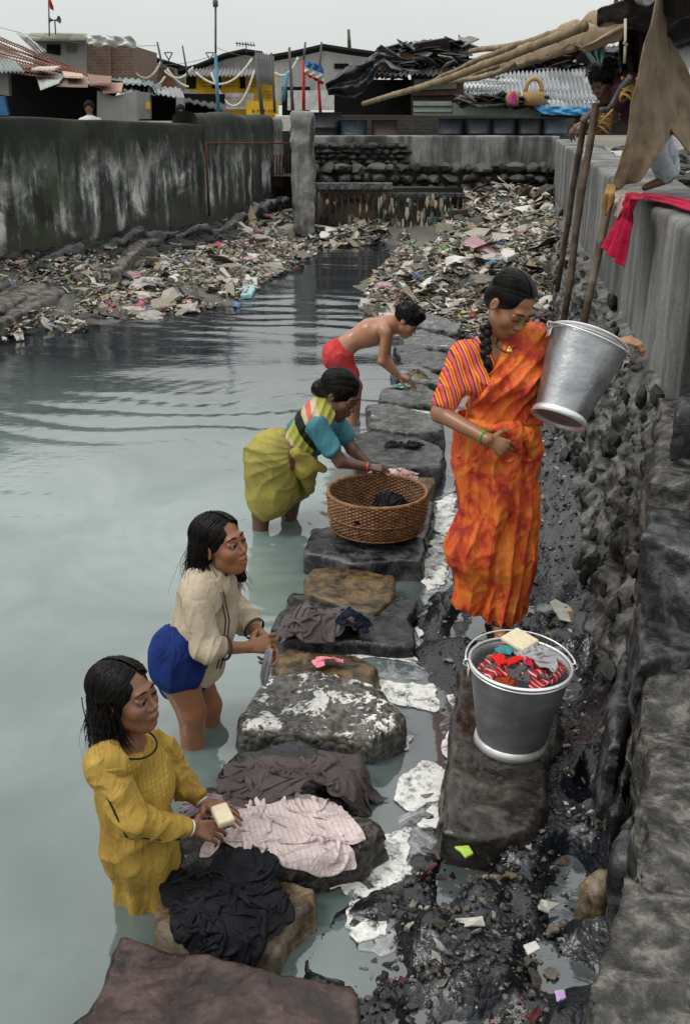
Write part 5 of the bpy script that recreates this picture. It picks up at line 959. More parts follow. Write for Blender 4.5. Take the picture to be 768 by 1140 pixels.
# ---------------------------------------------------------------- woman in orange
def woman():
    Y = 3.95; J = lambda x, y, d=0: PY(x, y, Y + d)
    root = thing('person', 'woman in an orange tie dyed sari holding a tilted metal bucket on her hip', 'person', (J(552, 690)[0], Y, 0))
    SK = skin_mat('brown_skin', (.27, .125, .062))
    H = Head(J(568, 339, -.03), (.46, -.72, -.66), (.12, .0, 1), 1.05)
    nb = J(556, 390, .03)
    tor = [Cap(J(543, 402, .02), J(590, 400, .03), .062, .06, .05), Cap(J(556, 392, .03), J(555, 425, 0), .075, .085, .05, ((0, 1, 0), 1.25)), Ell(J(536, 425, -.06), (.052, .05, .052), None, .05), Ell(J(577, 424, -.06), (.052, .05, .052), None, .05),
           Cap(J(555, 425, .01), J(554, 465, .01), .10, .098, .05, ((0, 1, 0), 1.3)), Cap(J(553, 465), J(554, 505, .02), .10, .135, .06, ((0, 1, 0), 1.3)), Cap(J(535, 522, .02), J(574, 522, .02), .105, .105, .05)]
    neck = [Cap(H.w(0, -.02, -.05), nb, .044, .05, .03)]
    sR, eR, wR = J(517, 398, 0), J(490, 460, -.06), J(543, 489, -.22); aR = [Cap(sR, eR, .048, .038, .03), Cap(eR, wR, .037, .024, .015), Cap(J(540, 400, .02), sR, .055, .05, .04)]
    sL, eL, wL = J(597, 385, .03), J(645, 372, .22), J(680, 383, .10); aL = [Cap(sL, eL, .045, .036, .03), Cap(eL, wL, .036, .024, .015)]
    hR = hand(wR, J(568, 502, -.215) - wR, V(-.1, .9, -.3), .92, 1, (.7, .9, .6), .03); hL = hand(wL, J(712, 376, .03) - wL, V(0, .3, -1), .95, -1, (.55, .9, .6), .0, .006, thumb=.9)
    f1, f2 = PZ(552, 690, .05), PZ(514, 632, .05)
    legs = [Cap(J(562, 520), V(f1[0], f1[1] + .02, .45), .085, .055, .02), Cap(V(f1[0], f1[1] + .02, .45), f1 + V(0, .03, .03), .05, .034, .02), Cap(f1 + V(0, .04, -.005), f1 + V(.01, -.11, -.025), .033, .026, .02), 
            Cap(J(540, 520), V(f2[0] + .05, f2[1] - .1, .48), .085, .055, .02), Cap(V(f2[0] + .05, f2[1] - .1, .48), f2 + V(0, .02, .03), .05, .034, .02), Cap(f2 + V(0, .03, 0), f2 + V(0, -.10, -.02), .034, .03, .02)]
    for q, dx in zip((-.022, -.008, .005, .016, .026), (.0, -.006, -.004, .002, .01)): legs.append(Cap(f1 + V(q + .01, -.11, -.028), f1 + V(q + .012, -.145 - dx, -.034), .010, .008, .004)); legs.append(Cap(f2 + V(q, -.10, -.022), f2 + V(q, -.132, -.03), .010, .008, .004))
    skinned('body', tor + neck + H.prims() + aR + aL + hR + hL + legs, .0036, SK, root, H.paint)
    H.face_parts(root, closed=.85)
    # hair: centre parted, braid over the shoulder
    hp = [H.ell((0, -.022, .036), (.079, .094, .081), .01), H.ell((0, .112, -.035), (.068, .078, .132), .006, -1), H.ell((0, -.06, -.02), (.062, .05, .06), .03)]
    hp += [Cap(H.w(0, .09, .112), H.w(0, -.01, .125), .0035, .003, .004, None, -1)]
    comb('combed_hair', root, H, 520, 3, 0, 1, .0016, sc=(.0785, .094, .081), end=H.w(-.05, -.075, -.035), cmax=92)
    br = [H.w(-.06, -.06, -.04), J(541, 366, -.02), J(540, 382, -.07), J(541, 397, -.09)]; tail = [J(541, 397, -.09), J(545, 412, -.10)]
    def on(t): k = t * (len(br) - 1); j = min(int(k), len(br) - 2); return br[j] + (br[j + 1] - br[j]) * (k - j)
    for i in range(11):
        t = i / 10; c = on(t); s_ = 1 if i % 2 else -1; hp.append(Cap(c + V(s_ * .010, 0, .012), c + V(-s_ * .007, -.004, -.016), .0155, .013, .003))
    hp += [Cap(br[-1], J(543, 405, -.1), .012, .017, .006), Cap(J(543, 405, -.1), J(547, 417, -.1), .017, .009, .006)]
    garment('hair', hp, .0032, HAIR, root)
    b = MB(); b.lathe([(.0135, -.004), (.0165, 0), (.0135, .004)], J(541, 397, -.09), 16, br[-1] - br[-2]); b.build('hair_tie', simple('gold_tie', (.6, .35, .08), None, 20, .3, metal=.8), root, True)
    STR = stripes('striped_blouse', [(.62, .09, .02), (.75, .28, .05), (.45, .03, .04), (.7, .12, .02), (.5, .12, .25), (.25, .03, .05), (.72, .3, .06)], 26, (.93, .2, .28))
    sl = sR + (eR - sR) * .72
    bl = [p.g(.010) for p in tor[:5]] + [Cap(sR, sl, .060, .056, .04), Cap(J(540, 400, .02), sR, .064, .06, .04), Ell(J(562, 385, -.05), (.052, .09, .06), None, .01, -1)]
    bl.append(Cap(sL, sL + (eL - sL) * .35, .055, .05, .03))
    def bpost(P, t): return t - wr(P, .011, (.8, .2, -.5), 12, 7)
    garment('blouse', bl, .0042, STR, root, bpost)
    g = NG('tie_dye_sari'); n = g.noise(10, 6, .65, g.co((1.3, 1, .8)), .5); n2 = g.noise(90, 3)
    ob = g.ramp(n, [(.38, (.30, .018, .006)), (.46, (.48, .05, .01)), (.54, (.60, .12, .012)), (.70, (.68, .23, .025))]); SARI = g.fin(g.mix(.3, ob, g.ramp(n2, [(.3, .7), (.7, 1.1)]), 'MULTIPLY'), .75, g.bump(g.noise(24, 5), .35, .006))
    A_, B_ = J(578, 350, -.05), J(524, 460, -.05); pn = np.cross(B_ - A_, V(0, 1, 0)); pn = pn if pn[2] > 0 and pn[0] < 0 else -pn
    dr = [p.g(.024) for p in tor] + [Cap(J(577, 372, .06), J(594, 376, .05), .058, .056, .03), Cap(J(590, 380, .04), J(592, 455, .02), .05, .045, .04), Ell(J(538, 372, -.09), (.06, .12, .065), None, .01, -1)]
    dd = nrm(J(600, 372) - J(515, 470)); across = nrm(np.cross(dd, V(0, 1, 0)))
    def dpost(P, t):
        t = -smin(-t, -plane(P, A_, pn), .01); a = P @ across; b_ = P @ dd
        f = .014 * (1 - np.abs(np.sin(a * 58 + 3 * fbm(P, 4, 2, 11) + b_ * 5))) + wr(P, .012, dd, 11, 5)
        zb = J(550, 505)[2]; return np.maximum(t - f, zb - P[:, 2])
    garment('sari_drape', dr, .0042, SARI, root, dpost, .04)
    # skirt: rings traced down the figure, pleats fan out of the waist tuck
    prof = [(462,509,600,.14),(480,505,602,.15),(500,503,603,.155),(515,502,602,.16),(530,505,600,.16),(550,508,600,.16),(570,508,599,.165),(585,503,598,.17),(600,496,598,.175),(613,493,598,.18),(625,496,596,.18),(638,505,594,.165),(650,507,590,.155),(660,505,588,.15),(668,503,587,.15),(674,504,586,.145),(678,508,585,.14)]
    n, m = 130, 360; s = np.linspace(0, 1, n); pr = np.array(prof, float); k = np.linspace(0, 1, len(pr)); R_ = np.stack([np.interp(s, k, pr[:, c]) for c in range(4)], 1); th = np.linspace(0, 2 * pi, m, endpoint=False)
    vv = np.zeros((n, m, 3))
    for i in range(n):
        py, xl, xr, dp = R_[i]; l = J(xl, py); r = J(xr, py); cx = (l[0] + r[0]) / 2; rx = (r[0] - l[0]) / 2; t = s[i]
        u = np.cos(th); fr = np.clip(-np.sin(th), 0, 1); amp = .006 + .030 * t
        fold = amp * (.55 - np.abs(np.sin(th * 8 + 2.2 * t + .8 * np.sin(3 * th + t * 4))) ** .8) * (.35 + .65 * fr) + .010 * np.sin(th * 4 + 7 * t) * t + .014 * np.exp(-((u + .25 - .75 * t * .6) / .10) ** 2) * fr * (t > .1) - .022 * np.exp(-((u + .42 - .95 * (1 - t)) / .07) ** 2) * fr * sstep(.1, .4, t)
        zoff = .028 * np.sin(th * 2 + .7) * sstep(.9, 1, t)
        vv[i, :, 0] = cx + (rx + fold * .4) * u * (1 + .0 * th); vv[i, :, 1] = Y + .02 - .02 * t + (dp * .85 + fold) * np.sin(th); vv[i, :, 2] = l[2] + zoff
    Q = vv.reshape(-1, 3); w_ = wr(Q, .016, (.25, 0, 1), 7, 17) + wr(Q, .009, (1, 0, .5), 12, 19); Q[:, 1] -= w_; Q[:, 0] += w_ * .5
    o = mk('sari_skirt', Q, grid_faces(n, m, True)[:, ::-1], SARI, root); md = o.modifiers.new('t', 'SOLIDIFY'); md.thickness = .004
    # waist tuck bunch
    tk = [Cap(J(568, 474, -.15), J(594, 492, -.13), .024, .02, .02), Cap(J(570, 482, -.165), J(578, 504, -.155), .018, .013, .02), Cap(J(588, 480, -.13), J(596, 505, -.10), .02, .024, .02), Cap(J(562, 482, -.15), J(572, 496, -.165), .013, .016, .015), Cap(J(510, 472, -.07), J(560, 478, -.13), .02, .022, .02), Cap(J(560, 476, -.13), J(600, 468, -.04), .022, .022, .02)]
    garment('waist_tuck', tk, .0045, SARI, root, lambda P, t: t - wr(P, .012, (.6, 0, .8), 16, 31, 2), .03)
    b = MB(); ax = wR - eR; b.lathe([(.027, -.004), (.0305, -.002), (.031, .002), (.027, .004)], wR - nrm(ax) * .02, 24, ax); b.build('bangle', simple('green_bangle', (.05, .35, .04), None, 20, .2), root, True)
    b = MB(); b.tube([H.w(-.05, -.01, -.10), J(552, 383, -.05), J(560, 391, -.085), J(566, 393, -.09), J(573, 386, -.06)], .0035, 6); nk = b.build('necklace', simple('black_beads', (.01, .008, .008), None, 20, .3), root, True)
    b = MB(); b.lathe([(0, .006), (.011, .004), (.013, 0), (.011, -.004), (0, -.006)], J(567, 391, -.095), 14, V(0, -1, .2)); b.tube([J(567, 391, -.095), J(567, 385, -.09)], .004, 6); b.build('pendant', simple('gold', (.7, .42, .12), None, 20, .25, metal=1), nk, True)
    b = MB(); b.lathe([(0, .004), (.0055, .002), (.0055, -.002), (0, -.004)], H.w(-.088, .004, -.028), 10, V(-1, -.5, 0)); b.build('earring', simple('gold_stud', (.7, .45, .12), None, 20, .25, metal=1), root, True)
    for f in (f1, f2):
        b = MB(); b.tube([f + V(-.03, -.02, -.01), f + V(-.02, -.06, .018), f + V(.01, -.085, .008), f + V(.03, -.06, .012), f + V(.035, -.02, -.01)], .007, 6); b.build('sandal_strap', simple('navy_strap', (.01, .015, .05), None, 20, .5), root, True)
        b = MB(); b.prism([f + V(x_, y_, -.056) for x_, y_ in ((-.04, .05), (.04, .05), (.048, -.08), (.04, -.15), (0, -.165), (-.036, -.15), (-.045, -.08))], (0, 0, .014)); b.build('sandal_sole', simple('dark_sole', (.02, .02, .03), None, 20, .6), root)
woman()
# ---------------------------------------------------------------- girl in yellow
def girl_yellow():
    Y = 2.38; J = lambda x, y, d=0: PY(x, y, Y + d)
    root = thing('person', 'girl in a wet yellow dress scrubbing pink cloth with soap in the water', 'person', (J(160, 1000)[0], Y, WZ))
    SK = skin_mat('dark_brown_skin', (.20, .088, .045)); H = Head(J(140, 776, 0), (.93, -.38, .14), (-.15, .05, 1), .93)
    nb = J(143, 826, .01)
    tor = [Cap(J(128, 842, -.06), J(160, 832, .10), .05, .048, .04), Cap(J(146, 846, .01), J(150, 885, 0), .060, .068, .05), Cap(J(150, 885), J(156, 940, .0), .070, .078, .05), Ell(J(168, 870, .03), (.05, .06, .06), None, .05)]
    sR, eR, wR = J(118, 852, -.08), J(148, 915, -.13), J(212, 922, -.06); sL, eL, wL = J(172, 836, .12), J(205, 872, .14), J(224, 893, .10)
    aR = [Cap(sR, eR, .036, .03, .03), Cap(eR, wR, .029, .0195, .012)]; aL = [Cap(sL, eL, .036, .03, .03), Cap(eL, wL, .029, .0195, .012)]
    hR = hand(wR, J(246, 927, -.03) - wR, V(.25, .5, -.8), .80, 1, (.35, .45, .35), .05, .0025, .5); hL = hand(wL, J(252, 902, .06) - wL, V(.1, -.1, -1), .80, -1, (.15, .3, .2), .07, .0025, .2)
    legs = [Cap(J(150, 940), J(172, 1090), .075, .05, .03)]
    skinned('body', tor + [Cap(H.w(0, -.015, -.05), nb, .038, .042, .03)] + H.prims() + aR + aL + hR + hL + legs, .0029, SK, root, H.paint)
    H.face_parts(root, gaze=(.1, 1, .1), closed=.35)
    YEL = cloth_mat('yellow_dress', (.42, .275, .06), (.26, .16, .03), 7, .62, .3); YCH = cloth_mat('checked_yellow_yoke', (.42, .28, .055), (.32, .2, .04), 12, .7, .3, check=75)
    def fold(P, t, a=.007, sd=1): return t - wr(P, a * 2.1, (.25, 0, 1), 10, sd)
    dress = [p.g(.013) for p in tor] + [Cap(J(148, 885), J(157, 945, .0), .083, .092, .05), Cap(J(157, 945), J(174, 1090, .02), .094, .092, .05), Ell(J(150, 819, -.03), (.062, .075, .052), None, .01, -1)]
    def dp(P, t):
        th = np.arctan2(P[:, 1] - Y, P[:, 0] - J(160, 950)[0]); zz = np.clip((J(150, 900)[2] - P[:, 2]) / .3, 0, 1.3)
        return fold(P, t, .006, 3) - .009 * zz * np.sin(th * 7 + 2 * zz)
    garment('dress', dress, .0037, YEL, root, dp, .05)
    slv = [Cap(sR, eR, .043, .041, .03), Cap(eR, wR - nrm(wR - eR) * .02, .041, .030, .02), Cap(J(130, 847, -.05), sR, .05, .047, .03)]
    garment('sleeve', slv, .0035, YEL, root, lambda P, t: t - wr(P, .015, (.5, .5, .7), 13, 6, 2.4), .03)
    slv = [Cap(sL, eL, .05, .045, .03), Cap(eL, wL - nrm(wL - eL) * .02, .045, .031, .02), Cap(J(160, 836, .09), sL, .05, .05, .03)]
    garment('sleeve', slv, .0035, YEL, root, lambda P, t: t - wr(P, .015, (.5, -.5, .7), 13, 9, 2.4), .03)
    yk = [p.g(.0175) for p in tor] + [Ell(J(150, 819, -.03), (.062, .075, .052), None, .01, -1)]
    c0, c1 = J(170, 862, -.06), J(175, 862); fw = nrm(V(.8, -.6, -.1))
    garment('yoke', yk, .0037, YCH, root, lambda P, t: np.maximum(np.maximum(fold(P, t, .003, 3), -plane(P, J(140, 870, -.03), fw) + .012), np.maximum(J(160, 893)[2] - P[:, 2], P[:, 2] - J(150, 826)[2])), .03, label='gold checked yoke with stitched edge')
    pts = [sR + V(-.01, -.045, -.02), (sR + eR) / 2 + V(-.012, -.05, 0), eR + V(-.01, -.047, -.012), (eR + wR) / 2 + V(0, -.036, -.022), wR + V(-.03, -.018, -.026)]
    b = MB(); b.tube(pts, .003, 6); b.build('piping', simple('dark_piping', (.02, .018, .012), None, 20, .7), root, True)
    b = MB(); nk = [J(150, 822, -.03) + V(.058 * cos(a), .07 * sin(a), -.018 - .012 * cos(a)) for a in np.linspace(0, 2 * pi, 30)]; b.tube(nk, .003, 6); b.build('neck_trim', simple('dark_trim', (.015, .012, .01), None, 20, .7), root, True)
    BG = simple('pink_bangle', (.6, .12, .16), None, 20, .25); BW = simple('white_bangle', (.65, .6, .58), None, 20, .25)
    for (w0, e0) in ((wR, eR), (wL, eL)):
        for o, mt in ((.006, BW), (.013, BG), (.020, BW)): b = MB(); b.lathe([(.021, -.003), (.0245, 0), (.021, .003)], w0 - nrm(w0 - e0) * (o - .008), 20, w0 - e0); b.build('bangle', mt, root, True)
    hp = [H.ell((0, -.022, .036), (.080, .095, .082), .01), H.ell((0, .112, -.04), (.062, .074, .126), .006, -1), H.ell((0, -.055, -.04), (.075, .055, .08), .03), Cap(H.w(.05, -.03, -.02), H.w(.062, -.03, -.13), .035, .03, .03), Cap(H.w(.03, -.07, -.1), H.w(.05, -.09, -.19), .04, .02, .03), Cap(H.w(-.055, -.02, -.02), H.w(-.06, -.03, -.1), .03, .022, .03), Cap(H.w(0, -.08, -.03), H.w(0, -.10, -.14), .045, .035, .04), Cap(H.w(.04, -.07, -.06), H.w(.055, -.07, -.15), .035, .025, .04)]
    garment('hair', hp, .0034, HAIR, root, lambda P, t: t - .006 * fbm(P * V(1, 1, .22), 34, 2, 41))
    a = [H.w(.07, .01, .02), H.w(.078, -.03, .02), H.w(.06, -.08, .02), H.w(0, -.11, .03), H.w(-.06, -.07, .02)]; t = [H.w(.068, .03, -.125), H.w(.085, -.01, -.165), H.w(.07, -.09, -.185), H.w(0, -.13, -.175), H.w(-.07, -.07, -.15)]
    comb('combed_hair', root, H, 620, 4, .115, 0, .0019, cmax=98)
    strands('loose_hair', root, a, t, 420, 5, .012, .0017, V(-.01, 0, 0))
    strands('flyaway_hair', root, a, t, 60, 6, .028, .0008, V(-.02, 0, .01))
girl_yellow()
# ---------------------------------------------------------------- girl in beige blouse
def girl_beige():
    Y = 3.22; J = lambda x, y, d=0: PY(x, y, Y + d)
    root = thing('person', 'girl in a beige blouse and blue skirt wringing a grey rag, standing in water', 'person', (J(225, 815)[0], Y, WZ))
    SK = skin_mat('warm_brown_skin', (.25, .105, .05)); H = Head(J(246, 606, 0), (.86, -.50, .20), (-.18, .05, 1), .97)
    nb = J(234, 648, .01)
    tor = [Cap(J(222, 664, -.08), J(248, 656, .10), .052, .05, .04), Cap(nb, J(226, 695, 0), .075, .088, .05), Cap(J(226, 695), J(208, 735), .09, .088, .05), Cap(J(200, 745, -.04), J(206, 742, .07), .085, .085, .05)]
    sR, eR, wR = J(218, 672, -.12), J(228, 722, -.16), J(276, 721, -.06); sL, eL, wL = J(255, 664, .12), J(272, 690, .10), J(292, 708, .02)
    aR = [Cap(sR, eR, .036, .03, .03), Cap(eR, wR, .029, .02, .012)]; aL = [Cap(sL, eL, .036, .03, .03), Cap(eL, wL, .029, .02, .012)]
    hR = hand(wR, J(303, 716, -.03) - wR, V(.2, .8, -.4), .88, 1, (.7, .8, .5), .02, .003, .7); hL = hand(wL, J(303, 726, -.0) - wL, V(-.3, -.8, -.5), .85, -1, (.8, .9, .5), .02, .003, .7)
    legs = [Cap(J(198, 752, -.07), J(213, 792, -.08), .072, .052, .03), Cap(J(213, 792, -.08), J(216, 860, -.06), .05, .04, .02), Cap(J(212, 748, .08), J(232, 785, .08), .072, .05, .03), Cap(J(232, 785, .08), J(232, 855, .09), .048, .038, .02)]
    skinned('body', tor + [Cap(H.w(0, -.015, -.05), nb, .04, .045, .03)] + H.prims(.006) + aR + aL + hR + hL + legs, .0032, SK, root, H.paint)
    H.face_parts(root, gaze=(-.1, 1, .15), closed=.3)
    BE = cloth_mat('beige_blouse', (.46, .39, .29), (.36, .30, .22), 8, .85, .3); fold = lambda P, t, a, sd: t - wr(P, a * 1.75, (.3, .1, 1), 10, sd)
    bl = [p.g(.016) for p in tor[:2]] + [Cap(J(228, 695), J(214, 736), .100, .108, .05), Ell(J(240, 642, -.01), (.05, .055, .05), None, .01, -1)]
    hn = nrm(V(-.55, 0, -.85)); garment('blouse', bl, .004, BE, root, lambda P, t: np.maximum(fold(P, t, .009, 3), plane(P, J(213, 746, 0), hn)), .03)
    for a, b_, c, sd in ((sR, eR, wR, 8), (sL, eL, wL, 12)):
        e2 = b_ + (c - b_) * .30; garment('sleeve', [Cap(a, b_, .050, .050, .03), Cap(b_, e2, .050, .039, .02)], .0038, BE, root, lambda P, t: fold(P, t, .010, sd), .03)
        b = MB(); b.lathe([(.040, -.006), (.0445, -.004), (.0445, .004), (.040, .006)], e2 + nrm(c - b_) * .028, 26, c - b_); b.build('cuff_trim', cloth_mat('dark_brown_trim', (.06, .045, .035)), root, True)
    TR = cloth_mat('brown_trim', (.07, .05, .04))
    b = MB()
    for dx in (-.018, .018, .03): b.tube([J(240, 660, -.08) + V(dx * 1.0, -.012, .01), J(246, 690, -.09) + V(dx, -.008, 0), J(243, 720, -.10) + V(dx, -.018, 0), J(236, 742, -.10) + V(dx, -.015, 0)], .0035, 6)
    b.build('front_trim', TR, root, True)
    BL = cloth_mat('blue_skirt', (.012, .035, .17), (.006, .015, .08), 9, .75, .35)
    sk = [Cap(J(198, 722, -.05), J(206, 722, .06), .092, .092, .05), Cap(J(198, 742, -.07), J(212, 742, .08), .098, .095, .06), Cap(J(188, 730, 0), J(200, 760, 0), .06, .07, .05)]
    hn2 = nrm(V(.25, 0, -1)); garment('skirt', sk, .0042, BL, root, lambda P, t: np.maximum(t - wr(P, .009, (.3, .1, 1), 8, 21), plane(P, J(200, 774, 0), hn2)), .03)
    hp = [H.ell((0, -.022, .036), (.080, .095, .082), .01), H.ell((0, .112, -.038), (.066, .076, .130), .006, -1), H.ell((0, -.065, -.03), (.075, .06, .08), .03), Cap(H.w(.0, -.09, -.03), H.w(.01, -.12, -.15), .055, .045, .04), Cap(H.w(.062, -.055, -.06), H.w(.08, -.03, -.17), .026, .018, .03), Cap(H.w(-.06, -.01, -.06), H.w(-.062, .0, -.16), .026, .02, .03)]
    garment('hair', hp, .0035, HAIR, root, lambda P, t: t - .007 * fbm(P * V(1, 1, .25), 32, 2, 44))
    a = [H.w(.075, -.03, .01), H.w(.065, -.07, .02), H.w(0, -.11, .02), H.w(-.06, -.07, .02), H.w(-.07, -.01, .0)]; t = [H.w(.085, -.01, -.19), H.w(.08, -.10, -.19), H.w(0, -.18, -.17), H.w(-.06, -.08, -.18), H.w(-.065, .02, -.19)]
    comb('combed_hair', root, H, 620, 8, .13, 0, .0019, cmax=98); strands('loose_hair', root, a, t, 380, 9, .016, .0017, V(-.02, .0, .0)); strands('flyaway_hair', root, a, t, 70, 10, .03, .0008, V(-.05, 0, .01))
girl_beige()
# ---------------------------------------------------------------- bending woman in green and teal
def woman_green():
    Y = 5.28; J = lambda x, y, d=0: PY(x, y, Y + d)
    root = thing('person', 'woman in a yellow green sari and teal blouse bending over the wicker basket', 'person', (J(300, 585)[0], Y, WZ))
    SK = skin_mat('deep_brown_skin', (.125, .058, .036)); H = Head(J(378, 440, -.02), (.78, -.42, -.5), (.25, -.0, 1), 1.1)
    nb = J(362, 464, 0)
    tor = [Cap(J(352, 470, -.10), J(366, 466, .10), .058, .056, .05), Cap(nb, J(345, 484), .085, .095, .05), Cap(J(345, 484), J(322, 500), .095, .10, .05), Cap(J(316, 508, -.06), J(320, 506, .08), .11, .11, .06)]
    sR, eR, wR = J(352, 474, -.14), J(379, 514, -.16), J(408, 520, -.14); sL, eL, wL = J(372, 468, .12), J(392, 500, .06), J(410, 517, .02)
    aR = [Cap(sR, eR, .045, .036, .03), Cap(eR, wR, .034, .024, .015)]; aL = [Cap(sL, eL, .043, .035, .03), Cap(eL, wL, .034, .024, .015)]
    hR = hand(wR, J(428, 522, -.12) - wR, V(.1, .2, -1), .95, 1, (.4, .5, .4), .04, .004, .4); hL = hand(wL, J(426, 522, .02) - wL, V(.1, 0, -1), .95, -1, (.4, .5, .4), .04, .004, .4)
    legs = [Cap(J(305, 540, -.06), J(291, 572, -.05), .08, .052, .03), Cap(J(291, 572, -.05), J(288, 610, -.05), .05, .04, .02), Cap(J(326, 535, .08), J(322, 568, .10), .08, .05, .03), Cap(J(322, 568, .1), J(320, 610, .12), .048, .036, .02)]
    skinned('body', tor + [Cap(H.w(0, -.02, -.05), nb, .045, .05, .03)] + H.prims() + aR + aL + hR + hL + legs, .0045, SK, root, H.paint)
    H.face_parts(root, closed=.6)
    TE = cloth_mat('teal_blouse', (.07, .22, .27), (.045, .15, .19), 9, .85)
    fold = lambda P, t, a, sd: t - wr(P, a * 1.4, (.3, .1, 1), 10, sd)
    pn = nrm(J(322, 500) - J(352, 480))
    garment('blouse', [p.g(.014) for p in tor[:3]] + [Cap(sR, sR + (eR - sR) * .62, .062, .058, .04), Cap(sL, sL + (eL - sL) * .55, .058, .055, .04), Ell(J(372, 462, -.02), (.05, .06, .05), None, .01, -1)], .005, TE, root, lambda P, t: np.maximum(fold(P, t, .008, 3), plane(P, J(333, 492), pn)), .03)
    g = NG('green_sari'); n = g.noise(7, 4); GS = g.fin(g.mix(.4, g.ramp(n, [(.35, (.32, .27, .05)), (.65, (.22, .195, .04))]), g.ramp(g.noise(60, 4), [(.3, .6), (.7, 1.1)]), 'MULTIPLY'), .8, g.bump(g.noise(22, 5), .35, .006))
    sk = [Cap(J(308, 502, -.04), J(326, 500, .06), .125, .125, .05), Cap(J(300, 512, -.06), J(325, 512, .1), .14, .13, .06), Cap(J(303, 535, -.07), J(326, 530, .11), .125, .12, .06), Cap(J(300, 556, -.08), J(324, 545, .1), .11, .10, .06), Cap(J(295, 520, -.05), J(292, 550, -.04), .06, .07, .05)]
    def gp(P, t):
        r = P - J(335, 500, -.1); ang = np.arctan2(r[:, 2], r[:, 0]); d = 1 - np.abs(np.sin(ang * 11 + 3.5 * fbm(P, 4, 2, 3))) ** .7
        return np.maximum(t - .009 * d * (.4 + .6 * noise3(P * 5, 8)) - wr(P, .018, (1, 0, -.5), 7, 5), plane(P, J(306, 574, -.08), V(.35, 0, -1)))
    garment('sari_skirt', sk, .0052, GS, root, gp, .05)
    # band of the sari over the shoulder: dark border, pale patterned stripe, yellow
    band = stripes('patterned_sari_band', [(.015, .018, .014), (.02, .025, .02), (.45, .38, .22), (.5, .12, .1), (.45, .4, .25), (.35, .33, .07), (.3, .3, .06)], 4.6, tuple(nrm(V(.75, -.1, .55))))
    dv = nrm(J(352, 452) - J(320, 505)); ac = nrm(np.cross(dv, V(0, 1, 0)))
    bd = [p.g(.026) for p in tor[:3]] + [Cap(J(350, 458, -.04), J(360, 452, .06), .05, .05, .04)]
    m0 = J(340, 478); garment('shoulder_drape', bd, .005, band, root, lambda P, t: np.maximum(t - .008 * (1 - np.abs(np.sin((P @ ac) * 80))), np.abs((P - m0) @ ac) - .085), .04)
    garment('waist_fold', [Cap(J(312, 488, -.06), J(338, 520, -.10), .05, .055, .03), Cap(J(338, 520, -.1), J(344, 545, -.04), .05, .03, .03), Cap(J(330, 505, -.15), J(360, 522, -.1), .03, .02, .03)], .005, GS, root, lambda P, t: t - wr(P, .013, (.7, 0, -.7), 10, 9), .03)
    hp = [H.ell((0, -.022, .036), (.086, .100, .086), .01), H.ell((0, .118, -.05), (.064, .068, .118), .008, -1), H.ell((.01, -.10, -.03), (.045, .045, .045), .03)]
    garment('hair', hp, .0048, HAIR, root, lambda P, t: t - .006 * fbm(P, 26, 3, 44))
    comb('combed_hair', root, H, 420, 6, 0, 1, .0022, sc=(.087, .102, .087), end=H.w(.01, -.11, -.02), cmax=88)
    a = [H.w(.07, .01, .05), H.w(.05, -.08, .06), H.w(0, -.11, .03)]; strands('flyaway_hair', root, a, [q + V(.0, 0, -.05) + nrm(q - H.c) * .03 for q in a], 70, 12, .03, .0012)
    b = MB(); b.lathe([(.026, -.006), (.031, 0), (.026, .006)], wR, 20, wR - eR); b.build('bangle', simple('red_bangle', (.5, .05, .03), None, 20, .25), root, True)
woman_green()
